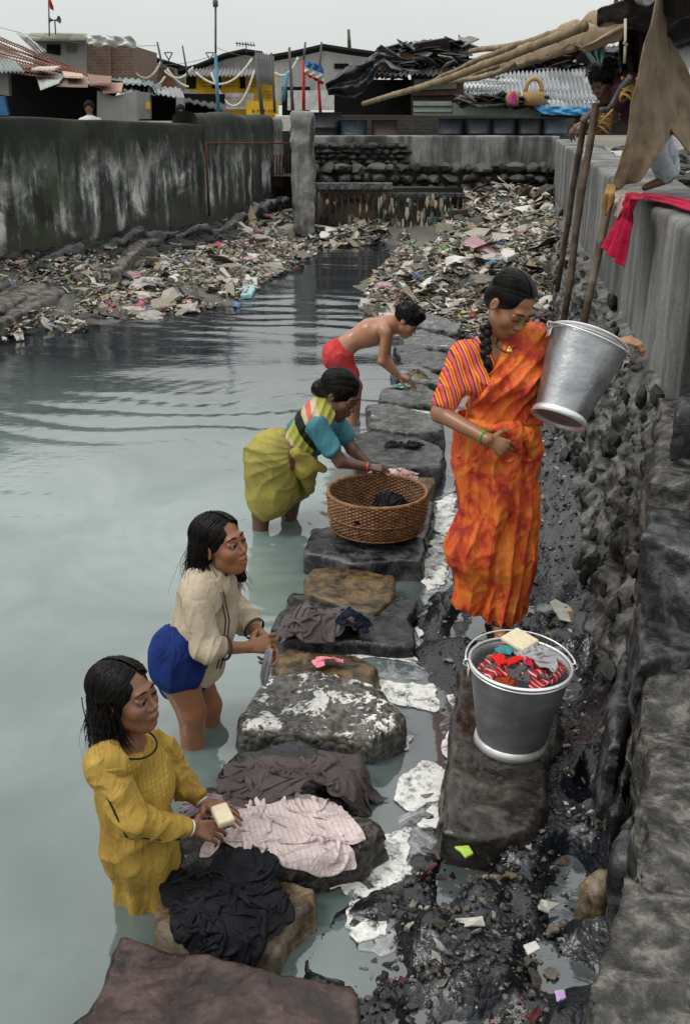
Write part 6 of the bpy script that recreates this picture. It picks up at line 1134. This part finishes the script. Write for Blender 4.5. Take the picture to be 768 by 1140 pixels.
# ---------------------------------------------------------------- boy
def boy():
    Y = 7.35; J = lambda x, y, d=0: PY(x, y, Y + d)
    root = thing('person', 'shirtless boy in red shorts bending down to wash on the far stones', 'person', (J(388, 465)[0], Y, WZ))
    SK = skin_mat('tan_skin', (.36, .17, .10)); H = Head(J(452, 357, 0), (.80, -.25, -.62), (.5, 0, 1), 1.02)
    nb = J(436, 361)
    tor = [Cap(J(427, 367, -.12), J(432, 362, .10), .05, .05, .05), Cap(nb, J(412, 370), .07, .092, .06), Cap(J(412, 370), J(392, 380), .09, .075, .06), Cap(J(380, 390, -.05), J(380, 388, .07), .085, .085, .06), Cap(J(430, 361, .0), J(392, 374, 0), .035, .03, .05)]
    for i in range(4): c = J(404 + 6 * i, 372 - 1.5 * i, -.085); tor.append(Cap(c + V(0, .012, .04), c + V(.02, .008, -.035), .008, .008, .016))
    sR, eR, wR = J(430, 371, -.15), J(425, 402, -.17), J(443, 418, -.12); sL, eL, wL = J(432, 368, .13), J(430, 398, .12), J(444, 419, .02)
    A = [Cap(sR, eR, .038, .031, .03), Cap(eR, wR, .031, .022, .015), Cap(sL, eL, .038, .031, .03), Cap(eL, wL, .031, .022, .015)]
    hd = hand(wR, J(454, 421, -.1) - wR, V(.2, .2, -1), .95, 1, (.4, .5, .4), .04, .004, .4) + hand(wL, J(454, 422, 0) - wL, V(.1, 0, -1), .95, -1, (.4, .5, .4), .04, .004, .4)
    legs = [Cap(J(378, 398, -.07), J(392, 432, -.08), .07, .05, .03), Cap(J(392, 432, -.08), J(392, 480, -.06), .05, .036, .02), Cap(J(380, 398, .08), J(396, 430, .09), .07, .05, .03), Cap(J(396, 430, .09), J(394, 478, .1), .048, .036, .02)]
    skinned('body', tor + [Cap(H.w(0, -.02, -.05), nb, .04, .045, .03)] + H.prims() + A + hd + legs, .0055, SK, root, H.paint)
    H.face_parts(root, closed=.6)
    RS = cloth_mat('red_shorts', (.55, .06, .06), (.42, .04, .045), 8, .8); garment('shorts', [Cap(J(374, 394, -.06), J(376, 392, .07), .108, .105, .06), Cap(J(377, 400, -.07), J(386, 418, -.08), .092, .08, .05), Cap(J(379, 400, .08), J(388, 416, .09), .09, .078, .05)], .0065, RS, root,
        lambda P, t: np.maximum(t - wr(P, .012, (.3, 0, 1), 8, 5), plane(P, J(388, 385), nrm(J(412, 370) - J(378, 392)))), .04)
    garment('hair', [H.ell((0, -.016, .044), (.088, .105, .092), .01), H.ell((0, .125, -.055), (.066, .068, .118), .008, -1), H.ell((0, .05, .09), (.06, .05, .035), .02)], .005, HAIR, root, lambda P, t: t - .010 * fbm(P, 20, 3, 4)); tuft('cropped_hair', root, H, 700, 5)
boy()

# ---------------------------------------------------------------- figure under the sacking
def croucher():
    Y = 6.95; J = lambda x, y, d=0: PY(x, y, Y + d)
    root = thing('person', 'person in a dark shirt and pale trousers bending under the burlap on the wall', 'person', V(J(738, 205)[0], Y, 1.6))
    SK = skin_mat('shaded_skin', (.13, .06, .035)); H = Head(J(674, 90), (-.75, -.45, -.45), (-.4, 0, 1), 1.05); nb = J(688, 98)
    tor = [Cap(nb, J(705, 108), .08, .10, .05), Cap(J(705, 108), J(722, 130), .10, .10, .06), Cap(J(724, 138, -.05), J(724, 138, .07), .09, .09, .06)]
    aR = [Cap(J(690, 104, -.14), J(684, 128, -.2), .042, .034, .03), Cap(J(684, 128, -.2), J(664, 134, -.3), .032, .024, .02), Cap(J(684, 100, .12), J(668, 118, .05), .042, .034, .03), Cap(J(668, 118, .05), J(655, 134, -.2), .032, .024, .02)]
    hd = hand(J(664, 134, -.3), V(-1, -.1, -.2), V(0, .2, -1), .95, 1, (.5, .7, .5), .02, .005) + hand(J(655, 134, -.2), V(-1, 0, -.5), V(0, .2, -1), .95, -1, (.5, .7, .5), .02, .005)
    z0 = 1.66; f1 = V(J(735, 205)[0], Y - .05, z0); f2 = V(J(752, 200)[0], Y + .15, z0)
    legs = [Cap(J(724, 140, -.06), J(728, 170, -.12), .08, .055, .03), Cap(J(728, 170, -.12), f1 + V(0, 0, .06), .052, .036, .02), Cap(f1 + V(0, 0, .03), f1 + V(-.12, -.03, -.01), .032, .024, .02), Cap(J(726, 140, .08), J(740, 168, .1), .08, .055, .03), Cap(J(740, 168, .1), f2 + V(0, 0, .06), .052, .036, .02), Cap(f2 + V(0, 0, .03), f2 + V(-.12, -.03, -.01), .032, .024, .02)]
    skinned('body', tor + [Cap(H.w(0, -.02, -.05), nb, .045, .05, .03)] + H.prims() + aR + hd + legs, .006, SK, root, H.paint)
    H.face_parts(root, closed=.6)
    garment('shirt', [p.g(.02) for p in tor[:2]] + [Cap(J(690, 104, -.14), J(686, 120, -.18), .058, .052, .04), Cap(J(684, 100, .12), J(672, 112, .08), .056, .05, .04)], .007, cloth_mat('plum_shirt', (.07, .025, .045), (.04, .015, .03)), root, lambda P, t: t - wr(P, .012, (.6, 0, -.8), 9, 3), .04)
    garment('trousers', [p.g(.02) for p in legs[0:1] + legs[3:4]] + [Cap(J(728, 170, -.12), f1 + V(0, 0, .08), .07, .06, .02), Cap(J(740, 168, .1), f2 + V(0, 0, .08), .07, .06, .02), Cap(J(724, 138, -.05), J(724, 138, .07), .11, .11, .06)], .007, cloth_mat('pale_blue_trousers', (.42, .47, .52), (.26, .30, .34)), root, lambda P, t: t - wr(P, .016, (.1, 0, 1), 9, 5), .04)
    garment('hair', [H.ell((0, -.016, .044), (.09, .107, .094), .01), H.ell((0, .125, -.055), (.066, .068, .118), .008, -1)], .006, HAIR, root, lambda P, t: t - .010 * fbm(P, 20, 3, 4)); tuft('cropped_hair', root, H, 500, 6)
croucher()
# ================================================================ BUCKETS, BASKET, CLOTH
def metal_mat(name, c1, c2, rough, metal=.85):
    g = NG(name); n = g.noise(5, 5, .6); n2 = g.noise(60, 4); st = g.noise(3, 4, .5, g.co((3, 3, 14)))
    base = g.mix(.5, g.ramp(n, [(.35, c1), (.65, c2)]), g.ramp(st, [(.35, .75), (.65, 1.1)]), 'MULTIPLY')
    return g.fin(base, g.ramp(n, [(.3, rough), (.7, rough + .15)]), g.bump(g.math('ADD', g.math('MULTIPLY', g.noise(7, 3), 4), n2), .2, .007), metal)
GALV = metal_mat('galvanised_steel', (.26, .27, .285), (.44, .45, .46), .3); DGALV = metal_mat('dull_dark_steel', (.15, .155, .165), (.26, .265, .275), .38, .6); RIM = metal_mat('bright_steel_rim', (.6, .6, .6), (.75, .75, .75), .28, .6)
INNER = metal_mat('steel_inside', (.3, .31, .32), (.45, .45, .46), .35, .7)
def bucket(label, base, axis, rb, rt, h, mat, handle_up=False):
    root = thing('metal_bucket', label, 'bucket', base); ax = nrm(axis); base = np.asarray(base, float)
    b = MB(); b.lathe([(0, .018), (rb * .97, .018), (rb, .02)] + [(rb + (rt - rb) * t, .02 + (h - .02) * t) for t in np.linspace(.03, 1, 14)], base, 72, ax); b.build('body', mat, root, True)
    b = MB(); b.lathe([(rt - .004, h)] + [(rb - .004 + (rt - rb) * t, .022 + (h - .02) * t) for t in np.linspace(1, 0, 10)] + [(0, .022)], base, 72, ax); b.build('inside', INNER, root, True)
    b = MB(); b.lathe([(rt + .006 * cos(a), h + .006 * sin(a)) for a in np.linspace(0, 2 * pi, 9)], base, 72, ax); b.lathe([(rt - .003 + .005 * cos(a), h - .014 + .004 * sin(a)) for a in np.linspace(0, 2 * pi, 9)], base, 72, ax); b.build('rim', RIM, root, True)
    b = MB(); b.lathe([(rb + .002, .03), (rb + .008, .022), (rb + .011, 0), (rb + .006, 0), (rb - .006, .012)], base, 72, ax); b.build('foot_ring', RIM, root, True)
    b = MB(); b.lathe([(rb - .006, .012), (0, .014)], base, 48, ax); b.build('underside', DGALV, root, True)
    z = ax; x = nrm(np.cross(z, V(0, 1, .01))); y = np.cross(z, x); hd = {}
    for s in (-1, 1):
        c = base + z * (h - .02) + x * s * (rt + .002); b = MB(); b.tube([c - y * .02 - z * .03, c - y * .014 + z * .0, c + x * s * .008 + z * .014, c + y * .014, c + y * .02 - z * .03, c - y * .02 - z * .03], .0028, 6)
        b.prism([c + y * .024 - z * .035, c - y * .024 - z * .035, c - y * .017 + z * .0, c + y * .017 + z * .0], x * s * .002); b.build('handle_lug', RIM, root, True)
        d = base + z * (h - .006) + x * s * (rt + .010); b = MB(); b.tube([d + V(0, 0, 0) + x * s * .012 * cos(a) + z * .012 * sin(a) for a in np.linspace(0, 2 * pi, 12)], .0028, 6); b.build('handle_loop', RIM, root, True); hd[s] = d
    b = MB(); sg = -1
    pts = [base + z * (h + .006 + .022 * abs(sin(a))) + (x * cos(a) * (rt + .014) + y * sin(a) * sg * (rt + .008)) for a in np.linspace(0, pi, 26)] if not handle_up else [base + z * (h - .03 * sin(a)) + x * cos(a) * (rt + .014) + y * sin(a) * (rt + .012) for a in np.linspace(0, pi, 26)]
    b.tube(pts, .0032, 8); b.build('bail_handle', RIM, root, True); return root
B2 = PZ(568, 826, .055)
bucket('dark grey metal bucket on a flat stone, heaped with coloured clothes', B2, (.05, 0, 1), .118, .172, .315, DGALV)
bx_ = PY(621, 468, 3.74)
bucket('shiny dented metal bucket tilted under the arm of the woman in orange', bx_, (.36, .42, .80), .10, .158, .34, GALV, True)
# wicker basket
def basket():
    c = PZ(420, 588, .065); root = thing('wicker_basket', 'round brown wicker basket with a black cloth in it', 'basket', c)
    g = NG('wicker'); n = g.noise(30, 4); WK = g.fin(g.mix(1, g.attr(), g.ramp(n, [(.3, (.13, .048, .014)), (.55, (.25, .105, .032)), (.75, (.40, .20, .075))]), 'MULTIPLY'), .45, g.bump(n, .3, .003))
    na, nr, ns = 660, 110, 60; th = np.linspace(0, 2 * pi, na, endpoint=False)[None, :]; t = np.linspace(0, 1, nr)[:, None]
    R0 = np.interp(t[:, 0], [0, .08, .3, .85, 1], [.212, .232, .25, .263, .262])[:, None]; rows = 22
    row = np.floor(t * rows); ph = np.where(row % 2 == 0, 0, pi); w = np.sin(th * ns / 2 * 1.3333333 + ph) * np.abs(np.sin(pi * t * rows)) ** .7
    d = .0058 * w + .002 * noise3(np.stack([th * 20 + 0 * t, t * 30 + 0 * th, 0 * t + 0 * th], -1), 4); hole = np.exp(-((th - 4.27) ** 2 / .0022 + (t - .56) ** 2 / .0030)); r = R0 + d - .03 * hole
    v = np.stack([c[0] + r * np.cos(th), c[1] + r * np.sin(th), c[2] + .005 + .205 * t + 0 * th], -1); cc = np.clip(.42 + .5 * (w * .5 + .5) + .15 * noise3(np.stack([th * 9, t * 17 + 0 * th, 0 * th + 0 * t], -1) if False else P3(th * 9 + 0 * t, t * 40 + 0 * th), 9), .05, 1.1) * (1 - .95 * np.clip(hole * 1.5, 0, 1))
    mk('woven_side', v.reshape(-1, 3), grid_faces(nr, na, True), WK, root, cols=np.repeat(cc.reshape(-1, 1), 3, 1))
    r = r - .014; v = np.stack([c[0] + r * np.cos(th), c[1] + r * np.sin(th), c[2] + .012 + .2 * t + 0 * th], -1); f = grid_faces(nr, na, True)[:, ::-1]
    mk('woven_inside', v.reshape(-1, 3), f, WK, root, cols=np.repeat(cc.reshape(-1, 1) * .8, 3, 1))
    b = MB(); b.cur = (.5, .5, .5); b.lathe([(0, .014), (.2, .014), (.232, .02)], c, 64); b.lathe([(.225, .006), (.2, 0), (0, 0)], c, 64); b.build('base', WK, root, True, True)
    b = MB()
    for k in range(3):
        b.cur = (.9, .9, .9); b.tube([c + V((.256 + .006 * sin(a * 38 + k * 2.1)) * cos(a), (.256 + .006 * sin(a * 38 + k * 2.1)) * sin(a), .208 + .007 * cos(a * 38 + k * 2.1)) for a in np.linspace(0, 2 * pi, 420)], .0055, 6)
    b.build('braided_rim', WK, root, True, True)
    b = MB(); b.cur = (.5, .5, .5)
    for z, r in ((.02, .24), (.10, .255)): b.tube([c + V(r * 1.012 * cos(a), r * 1.012 * sin(a), z + .002 * sin(a * 60)) for a in np.linspace(0, 2 * pi, 240)], .005, 6)
    b.build('hoop', WK, root, True, True); return c
BK = basket()
# ---------------------------------------------------------------- cloth relaxation
def relax_cloth(n, m, size, pos, hf, clampc=None, steps=140, squash=.55, seed=0, noise_h=.08, thick=.006, grav=1.0, scr=.04, fric=.6):
    r = np.random.default_rng(seed); u, v = np.meshgrid(np.linspace(-.5, .5, n), np.linspace(-.5, .5, m), indexing='ij'); W_, H_ = size; dx = W_ / (n - 1); dy = H_ / (m - 1)
    g = np.stack([u * W_, v * H_, 0 * u], -1); a = r.uniform(0, 6.28) if pos[2] is None else pos[2]; q = P3(u * 3.1 + seed, v * 3.1, 0)
    X_ = u * W_ * squash + scr * 2 * noise3(q, seed); Y_ = v * H_ * squash + scr * 2 * noise3(q + 9, seed + 1)
    x = X_ * cos(a) - Y_ * sin(a) + pos[0]; y = X_ * sin(a) + Y_ * cos(a) + pos[1]; z = hf(x, y) + .02 + noise_h * (1 + fbm(P3(u * 4, v * 4, seed), 1.6, 3, seed))
    P = np.stack([x, y, z], -1); pv = P.copy(); dd = math.hypot(dx, dy); dt = .008 * grav
    S = [((slice(0, -1), slice(None)), (slice(1, None), slice(None)), dx, 1), ((slice(None), slice(0, -1)), (slice(None), slice(1, None)), dy, 1), ((slice(0, -1), slice(0, -1)), (slice(1, None), slice(1, None)), dd, .5), ((slice(1, None), slice(0, -1)), (slice(0, -1), slice(1, None)), dd, .5),
         ((slice(0, -2), slice(None)), (slice(2, None), slice(None)), 2 * dx, .18), ((slice(None), slice(0, -2)), (slice(None), slice(2, None)), 2 * dy, .18), ((slice(0, -4), slice(None)), (slice(4, None), slice(None)), 4 * dx, .04), ((slice(None), slice(0, -4)), (slice(None), slice(4, None)), 4 * dy, .04)]
    for st in range(steps):
        vel = (P - pv) * .94; pv = P.copy(); P = P + vel; P[..., 2] -= 9.8 * dt * dt
        for _ in range(9):
            D = np.zeros_like(P); Wt = np.zeros(P.shape[:2] + (1,))
            for A, B_, L, k in S:
                d = P[B_] - P[A]; l = np.sqrt((d * d).sum(-1, keepdims=True)) + 1e-9; c = d * ((l - L) / l) * (.5 * k * 1.0)
                D[A] += c; D[B_] -= c; Wt[A] += k; Wt[B_] += k
            P = P + D / np.maximum(Wt, 1) * 1.7
            h = hf(P[..., 0], P[..., 1]) + thick; m_ = P[..., 2] < h; P[..., 2] = np.where(m_, h, P[..., 2])
            P[..., :2] = np.where(m_[..., None], pv[..., :2] * fric + P[..., :2] * (1 - fric), P[..., :2])
            if clampc: dx_ = P[..., 0] - clampc[0]; dy_ = P[..., 1] - clampc[1]; q_ = np.minimum(1, clampc[2] / (np.hypot(dx_, dy_) + 1e-9)); P[..., 0] = clampc[0] + dx_ * q_; P[..., 1] = clampc[1] + dy_ * q_
    return P.reshape(-1, 3), grid_faces(n, m)
def stone_hf(idx, soft=.05, under=.25, mound=None):
    cell = .012; vs = np.concatenate([STONE_V[i] for i in idx]); lo = vs[:, :2].min(0) - .25; hi = vs[:, :2].max(0) + .25; nn = ((hi - lo) / cell).astype(int) + 2; G = np.full(nn, WZ)
    ii = ((vs[:, :2] - lo) / cell).astype(int); np.maximum.at(G, (ii[:, 0], ii[:, 1]), vs[:, 2])
    for _ in range(2):
        E_ = G.copy()
        for a, b in ((1, 0), (-1, 0), (0, 1), (0, -1)): E_ = np.maximum(E_, np.roll(G, (a, b), (0, 1)))
        G = E_
    for _ in range(2): G = (G + np.roll(G, 1, 0) + np.roll(G, -1, 0) + np.roll(G, 1, 1) + np.roll(G, -1, 1)) / 5
    def f(x, y):
        u = np.clip((x - lo[0]) / cell - .5, 0, nn[0] - 2); v = np.clip((y - lo[1]) / cell - .5, 0, nn[1] - 2); i = u.astype(int); j = v.astype(int); a = u - i; b = v - j
        h = (G[i, j] * (1 - a) + G[i + 1, j] * a) * (1 - b) + (G[i, j + 1] * (1 - a) + G[i + 1, j + 1] * a) * b
        if mound: h = h + mound[2] * np.exp(-(((x - mound[0]) ** 2 + (y - mound[1]) ** 2) / mound[3] ** 2)) * (.75 + .5 * noise3(P3(x * 11, y * 11, 3.3), 5))
        return h + .004
    return f
def cloth(name, label, cat, n, m, size, pos, hf, mat, parent=None, thick=.003, **k):
    v, f = relax_cloth(n, m, size, pos, hf, **k); o = mk(name, v, f, mat, parent)
    s = o.modifiers.new('t', 'SOLIDIFY'); s.thickness = thick; s.offset = 1; s = o.modifiers.new('s', 'SUBSURF'); s.levels = s.render_levels = 1
    return tag(o, label, cat) if label else o
C_ = lambda *a, **k: cloth_mat(*a, **k)
PK = cloth_mat('pale_pink_check', (.58, .48, .47), (.47, .385, .375), 9, .85, .3, check=60); BR_ = C_('brown_cloth', (.085, .068, .066), (.055, .044, .042)); BLK = C_('black_cloth', (.008, .009, .012), (.004, .004, .006), 9, .6); GRY = C_('grey_brown_cloth', (.12, .10, .10), (.07, .06, .062)); NAV = C_('navy_cloth', (.01, .015, .03), (.005, .008, .016))
WHT = C_('white_cloth', (.52, .49, .47), (.4, .37, .36))
p = PZ(306, 905, .12); cloth('laundry', 'pale pink checked cloth spread over the speckled boulder', 'cloth', 84, 64, (.66, .50), (p[0], p[1], .05), stone_hf([2], mound=(p[0]-.02, p[1]+.02, .04, .13)), PK, squash=.62, seed=3, noise_h=.07, steps=110)
p = PZ(228, 896, .11); cloth('laundry', 'small mauve grey cloth bunched behind the hands of the girl in yellow', 'cloth', 40, 36, (.3, .24), (p[0], p[1] + .02, .2), stone_hf([2], mound=(p[0], p[1], .05, .08)), C_('mauve_cloth', (.22, .18, .20)), squash=.6, seed=5, noise_h=.05, steps=80)
p = PZ(252, 1000, .08); cloth('laundry', 'heap of soaked black cloth on the ochre stone', 'cloth', 84, 84, (.66, .62), (p[0] - .01, p[1], .4), stone_hf([1, 2], mound=(p[0], p[1], .10, .13)), BLK, squash=.45, seed=7, noise_h=.12, steps=110)
p = PZ(338, 852, .10); cloth('laundry', 'heap of dark brown clothes on the dark stone', 'cloth', 90, 66, (.80, .50), (p[0], p[1], .05), stone_hf([3, 2, 4], mound=(p[0], p[1], .09, .18)), BR_, squash=.54, seed=9, noise_h=.11, steps=110)
p = PZ(400, 868, .02); cloth('laundry', 'grey cloth tongue sticking out below the brown clothes', 'cloth', 40, 30, (.26, .16), (p[0], p[1], .8), stone_hf([3], .1, .1), GRY, squash=.85, seed=10, noise_h=.02, steps=70)
p = PZ(277, 838, .10); cloth('laundry', 'small white and lilac rag beside the brown clothes', 'cloth', 34, 30, (.20, .16), (p[0] + .01, p[1], .6), stone_hf([3, 4], .08, .1), WHT, squash=.5, seed=11, noise_h=.06, steps=70)
p = PZ(262, 858, .06); cloth('laundry', 'cream strip of cloth at the left end of the brown clothes', 'cloth', 30, 20, (.16, .08), (p[0], p[1], .4), stone_hf([3], .1, .1), WHT, squash=.7, seed=12, noise_h=.04, steps=60)
p = PZ(352, 680, .1); cloth('laundry', 'crumpled grey brown clothes on the black wet slab', 'cloth', 76, 60, (.66, .5), (p[0], p[1], .1), stone_hf([6, 7], mound=(p[0], p[1], .12, .12)), GRY, squash=.40, seed=13, noise_h=.14, steps=100)
p = PZ(393, 690, .07); cloth('laundry', 'balled navy cloth beside the grey brown clothes on the slab', 'cloth', 44, 44, (.28, .28), (p[0], p[1], .1), stone_hf([6], mound=(p[0], p[1], .12, .09)), NAV, squash=.48, seed=14, noise_h=.12, steps=80)
p = PZ(362, 742, .0); cloth('laundry', 'bright pink rag on the low brown stone', 'cloth', 36, 30, (.2, .16), (p[0], p[1], .3), stone_hf([5], mound=(p[0], p[1], .05, .06)), C_('pink_rag', (.72, .25, .30), (.62, .2, .25)), squash=.5, seed=15, noise_h=.06, steps=80)
p = PZ(372, 755, .0); cloth('laundry', 'pale yellow scrap lying against the pink rag', 'cloth', 20, 14, (.11, .05), (p[0], p[1], .0), stone_hf([5], .08, .08), C_('cream_rag', (.68, .58, .36)), squash=.8, seed=16, noise_h=.03, steps=50)
p = PZ(450, 496, .08); cloth('laundry', 'scrap of black cloth with a red edge on the dark edged slab', 'cloth', 40, 24, (.36, .18), (p[0], p[1], -.1), stone_hf([11]), BLK, squash=.72, seed=17, noise_h=.05, steps=80)
p = PZ(440, 526, .1); cloth('laundry', 'soapy pinkish washing under the hands of the bending woman', 'cloth', 44, 30, (.50, .26), (p[0], p[1] + .1, -.15), stone_hf([9, 10, 11], mound=(p[0], p[1] + .1, .12, .14)), C_('soapy_pink', (.5, .42, .44), (.45, .25, .24)), squash=.6, seed=18, noise_h=.10, steps=80)
p = PZ(456, 424, .1); cloth('laundry', 'grey patterned cloth under the hands of the boy', 'cloth', 40, 30, (.40, .26), (p[0] + .05, p[1], -.1), stone_hf([14, 15], mound=(p[0]+.05, p[1], .10, .12)), C_('grey_blue_rag', (.06, .08, .09), (.22, .16, .05), 22), squash=.5, seed=19, noise_h=.12, steps=80)
p = PZ(450, 432, .06); cloth('laundry', 'pale turquoise soapy rag at the fingertips of the boy', 'cloth', 24, 24, (.22, .18), (p[0], p[1], 0), stone_hf([14], .1, .1), C_('turquoise_rag', (.22, .42, .42)), squash=.6, seed=20, noise_h=.06, steps=60)
bk = lambda x, y: BK[2] + .03 + .14 * np.exp(-((x - BK[0] - .07) ** 2 + (y - BK[1] - .05) ** 2) / .012)
cloth('laundry', 'black cloth lying inside the wicker basket', 'cloth', 50, 44, (.46, .40), (BK[0] + .08, BK[1] + .05, .2), bk, BLK, squash=.5, seed=21, noise_h=.16, steps=90, clampc=(BK[0], BK[1], .22))
# clothes in the bucket
def inb(x, y): return B2[2] + .286 + .035 * np.cos(np.hypot(x - B2[0] - .014, y - B2[1]) * 9) + .012 * noise3(P3(x * 22, y * 22, 1.5), 3)
bt = [('grey_wad', 'grey clothes along the left side of the full bucket', -.085, .0, (.26, .24), C_('warm_grey', (.13, .12, .115)), .45), ('g2', 'dark grey crumpled cloth at the front of the full bucket', .0, -.07, (.28, .22), C_('slate_grey', (.09, .09, .095)), .45),
      ('r1', 'maroon and white patterned cloth at the right of the full bucket', .085, -.02, (.30, .28), stripes('maroon_pattern', [(.24, .01, .015), (.45, .05, .03), (.6, .4, .35), (.12, .01, .08), (.4, .04, .02), (.24, .01, .015)], 48, (.7, .7, 0)), .42), ('r2', 'rust red cloth at the back of the full bucket', .085, .10, (.16, .14), C_('rust_red', (.3, .04, .012)), .5),
      ('p1', 'crimson rag at the back left of the full bucket', -.04, .09, (.15, .12), C_('crimson', (.4, .02, .06)), .5), ('t1', 'small teal rag in the full bucket', -.06, .045, (.12, .10), C_('teal_rag', (.05, .2, .22)), .5), ('w1', 'pale grey cloth in the middle of the full bucket', .02, .02, (.18, .16), C_('pale_grey', (.34, .33, .33)), .5), ('rr', 'bright red strip curling over the front of the full bucket', -.045, -.065, (.16, .045), C_('bright_red', (.6, .015, .015)), .75)]
for i, (nm, lab, dx, dy, sz, mt, sq) in enumerate(bt):
    cloth('laundry', lab, 'cloth', 40, 36, (sz[0] * 1.5, sz[1] * 1.5), (B2[0] + .014 + dx, B2[1] + dy, i * .7), (lambda lift: (lambda x, y: inb(x, y) + lift))(.0 + (.03 if i > 3 else 0)), mt, squash=sq, seed=30 + i, noise_h=.09, steps=70, clampc=(B2[0] + .014, B2[1], .150))
SOAP = cloth_mat('cream_soap', (.62, .55, .38), (.55, .48, .33), 6, .45, .1)
def soap(label, c, sz, rot, tilt=.1):
    R = np.array(Matrix.Rotation(rot, 3, 'Z') @ Matrix.Rotation(tilt, 3, 'X')); c = np.asarray(c, float)
    def f(P):
        q = np.abs((P - c) @ R) - (np.array(sz) / 2 - .008); return np.sqrt((np.maximum(q, 0) ** 2).sum(1)) + np.minimum(q.max(1), 0) - .008
    v, fa = sdf_mesh([Fn(f)], c - .1, c + .1, .003, cull=False); return tag(mk('soap_bar', v, fa, SOAP), label, 'soap')
soap('big square cream soap block on top of the clothes in the bucket', B2 + V(.018, .055, .372), (.098, .098, .02), .8, .16)
soap('cream soap bar held by the girl in the yellow dress', PY(248, 908, 2.34), (.05, .07, .026), .5, .25)
# red cloth over the right wall and the grey rag in the girl's hands
RED = C_('crimson_cloth', (.42, .012, .05), (.30, .008, .035), 9, .7)
q = lambda x, y, Y_: PY(x, y, Y_)
sheet('red_cloth', 'crimson cloth draped over the top and side of the right wall', 'cloth',
      [PY(790,228,5.6)+V(0,.25,0), PZ(745,217,1.64), PZ(712,214,1.64), q(699,214,6.1), q(690,238,6.05), q(680,262,6.0), q(672,276,5.97)],
      [PY(800,246,4.9)+V(0,.1,0), PZ(750,228,1.635), PZ(720,221,1.635), q(706,222,5.55), q(702,245,5.72), q(697,272,5.75), q(690,296,5.75)], 90, 40, RED, 2.6, 3, .006, .028, (-1, -.3, .2))
sheet('laundry', 'limp grey rag hanging from the hands of the girl in beige', 'cloth', [q(296,724,3.14), q(293,738,3.14), q(290,752,3.15), q(292,762,3.15)], [q(304,722,3.14), q(302,738,3.12), q(300,752,3.13), q(296,762,3.14)], 40, 20, C_('wet_grey_rag', (.26, .26, .29), (.2, .2, .23)), 1.5, 4, .006, .006, (0, -1, 0))
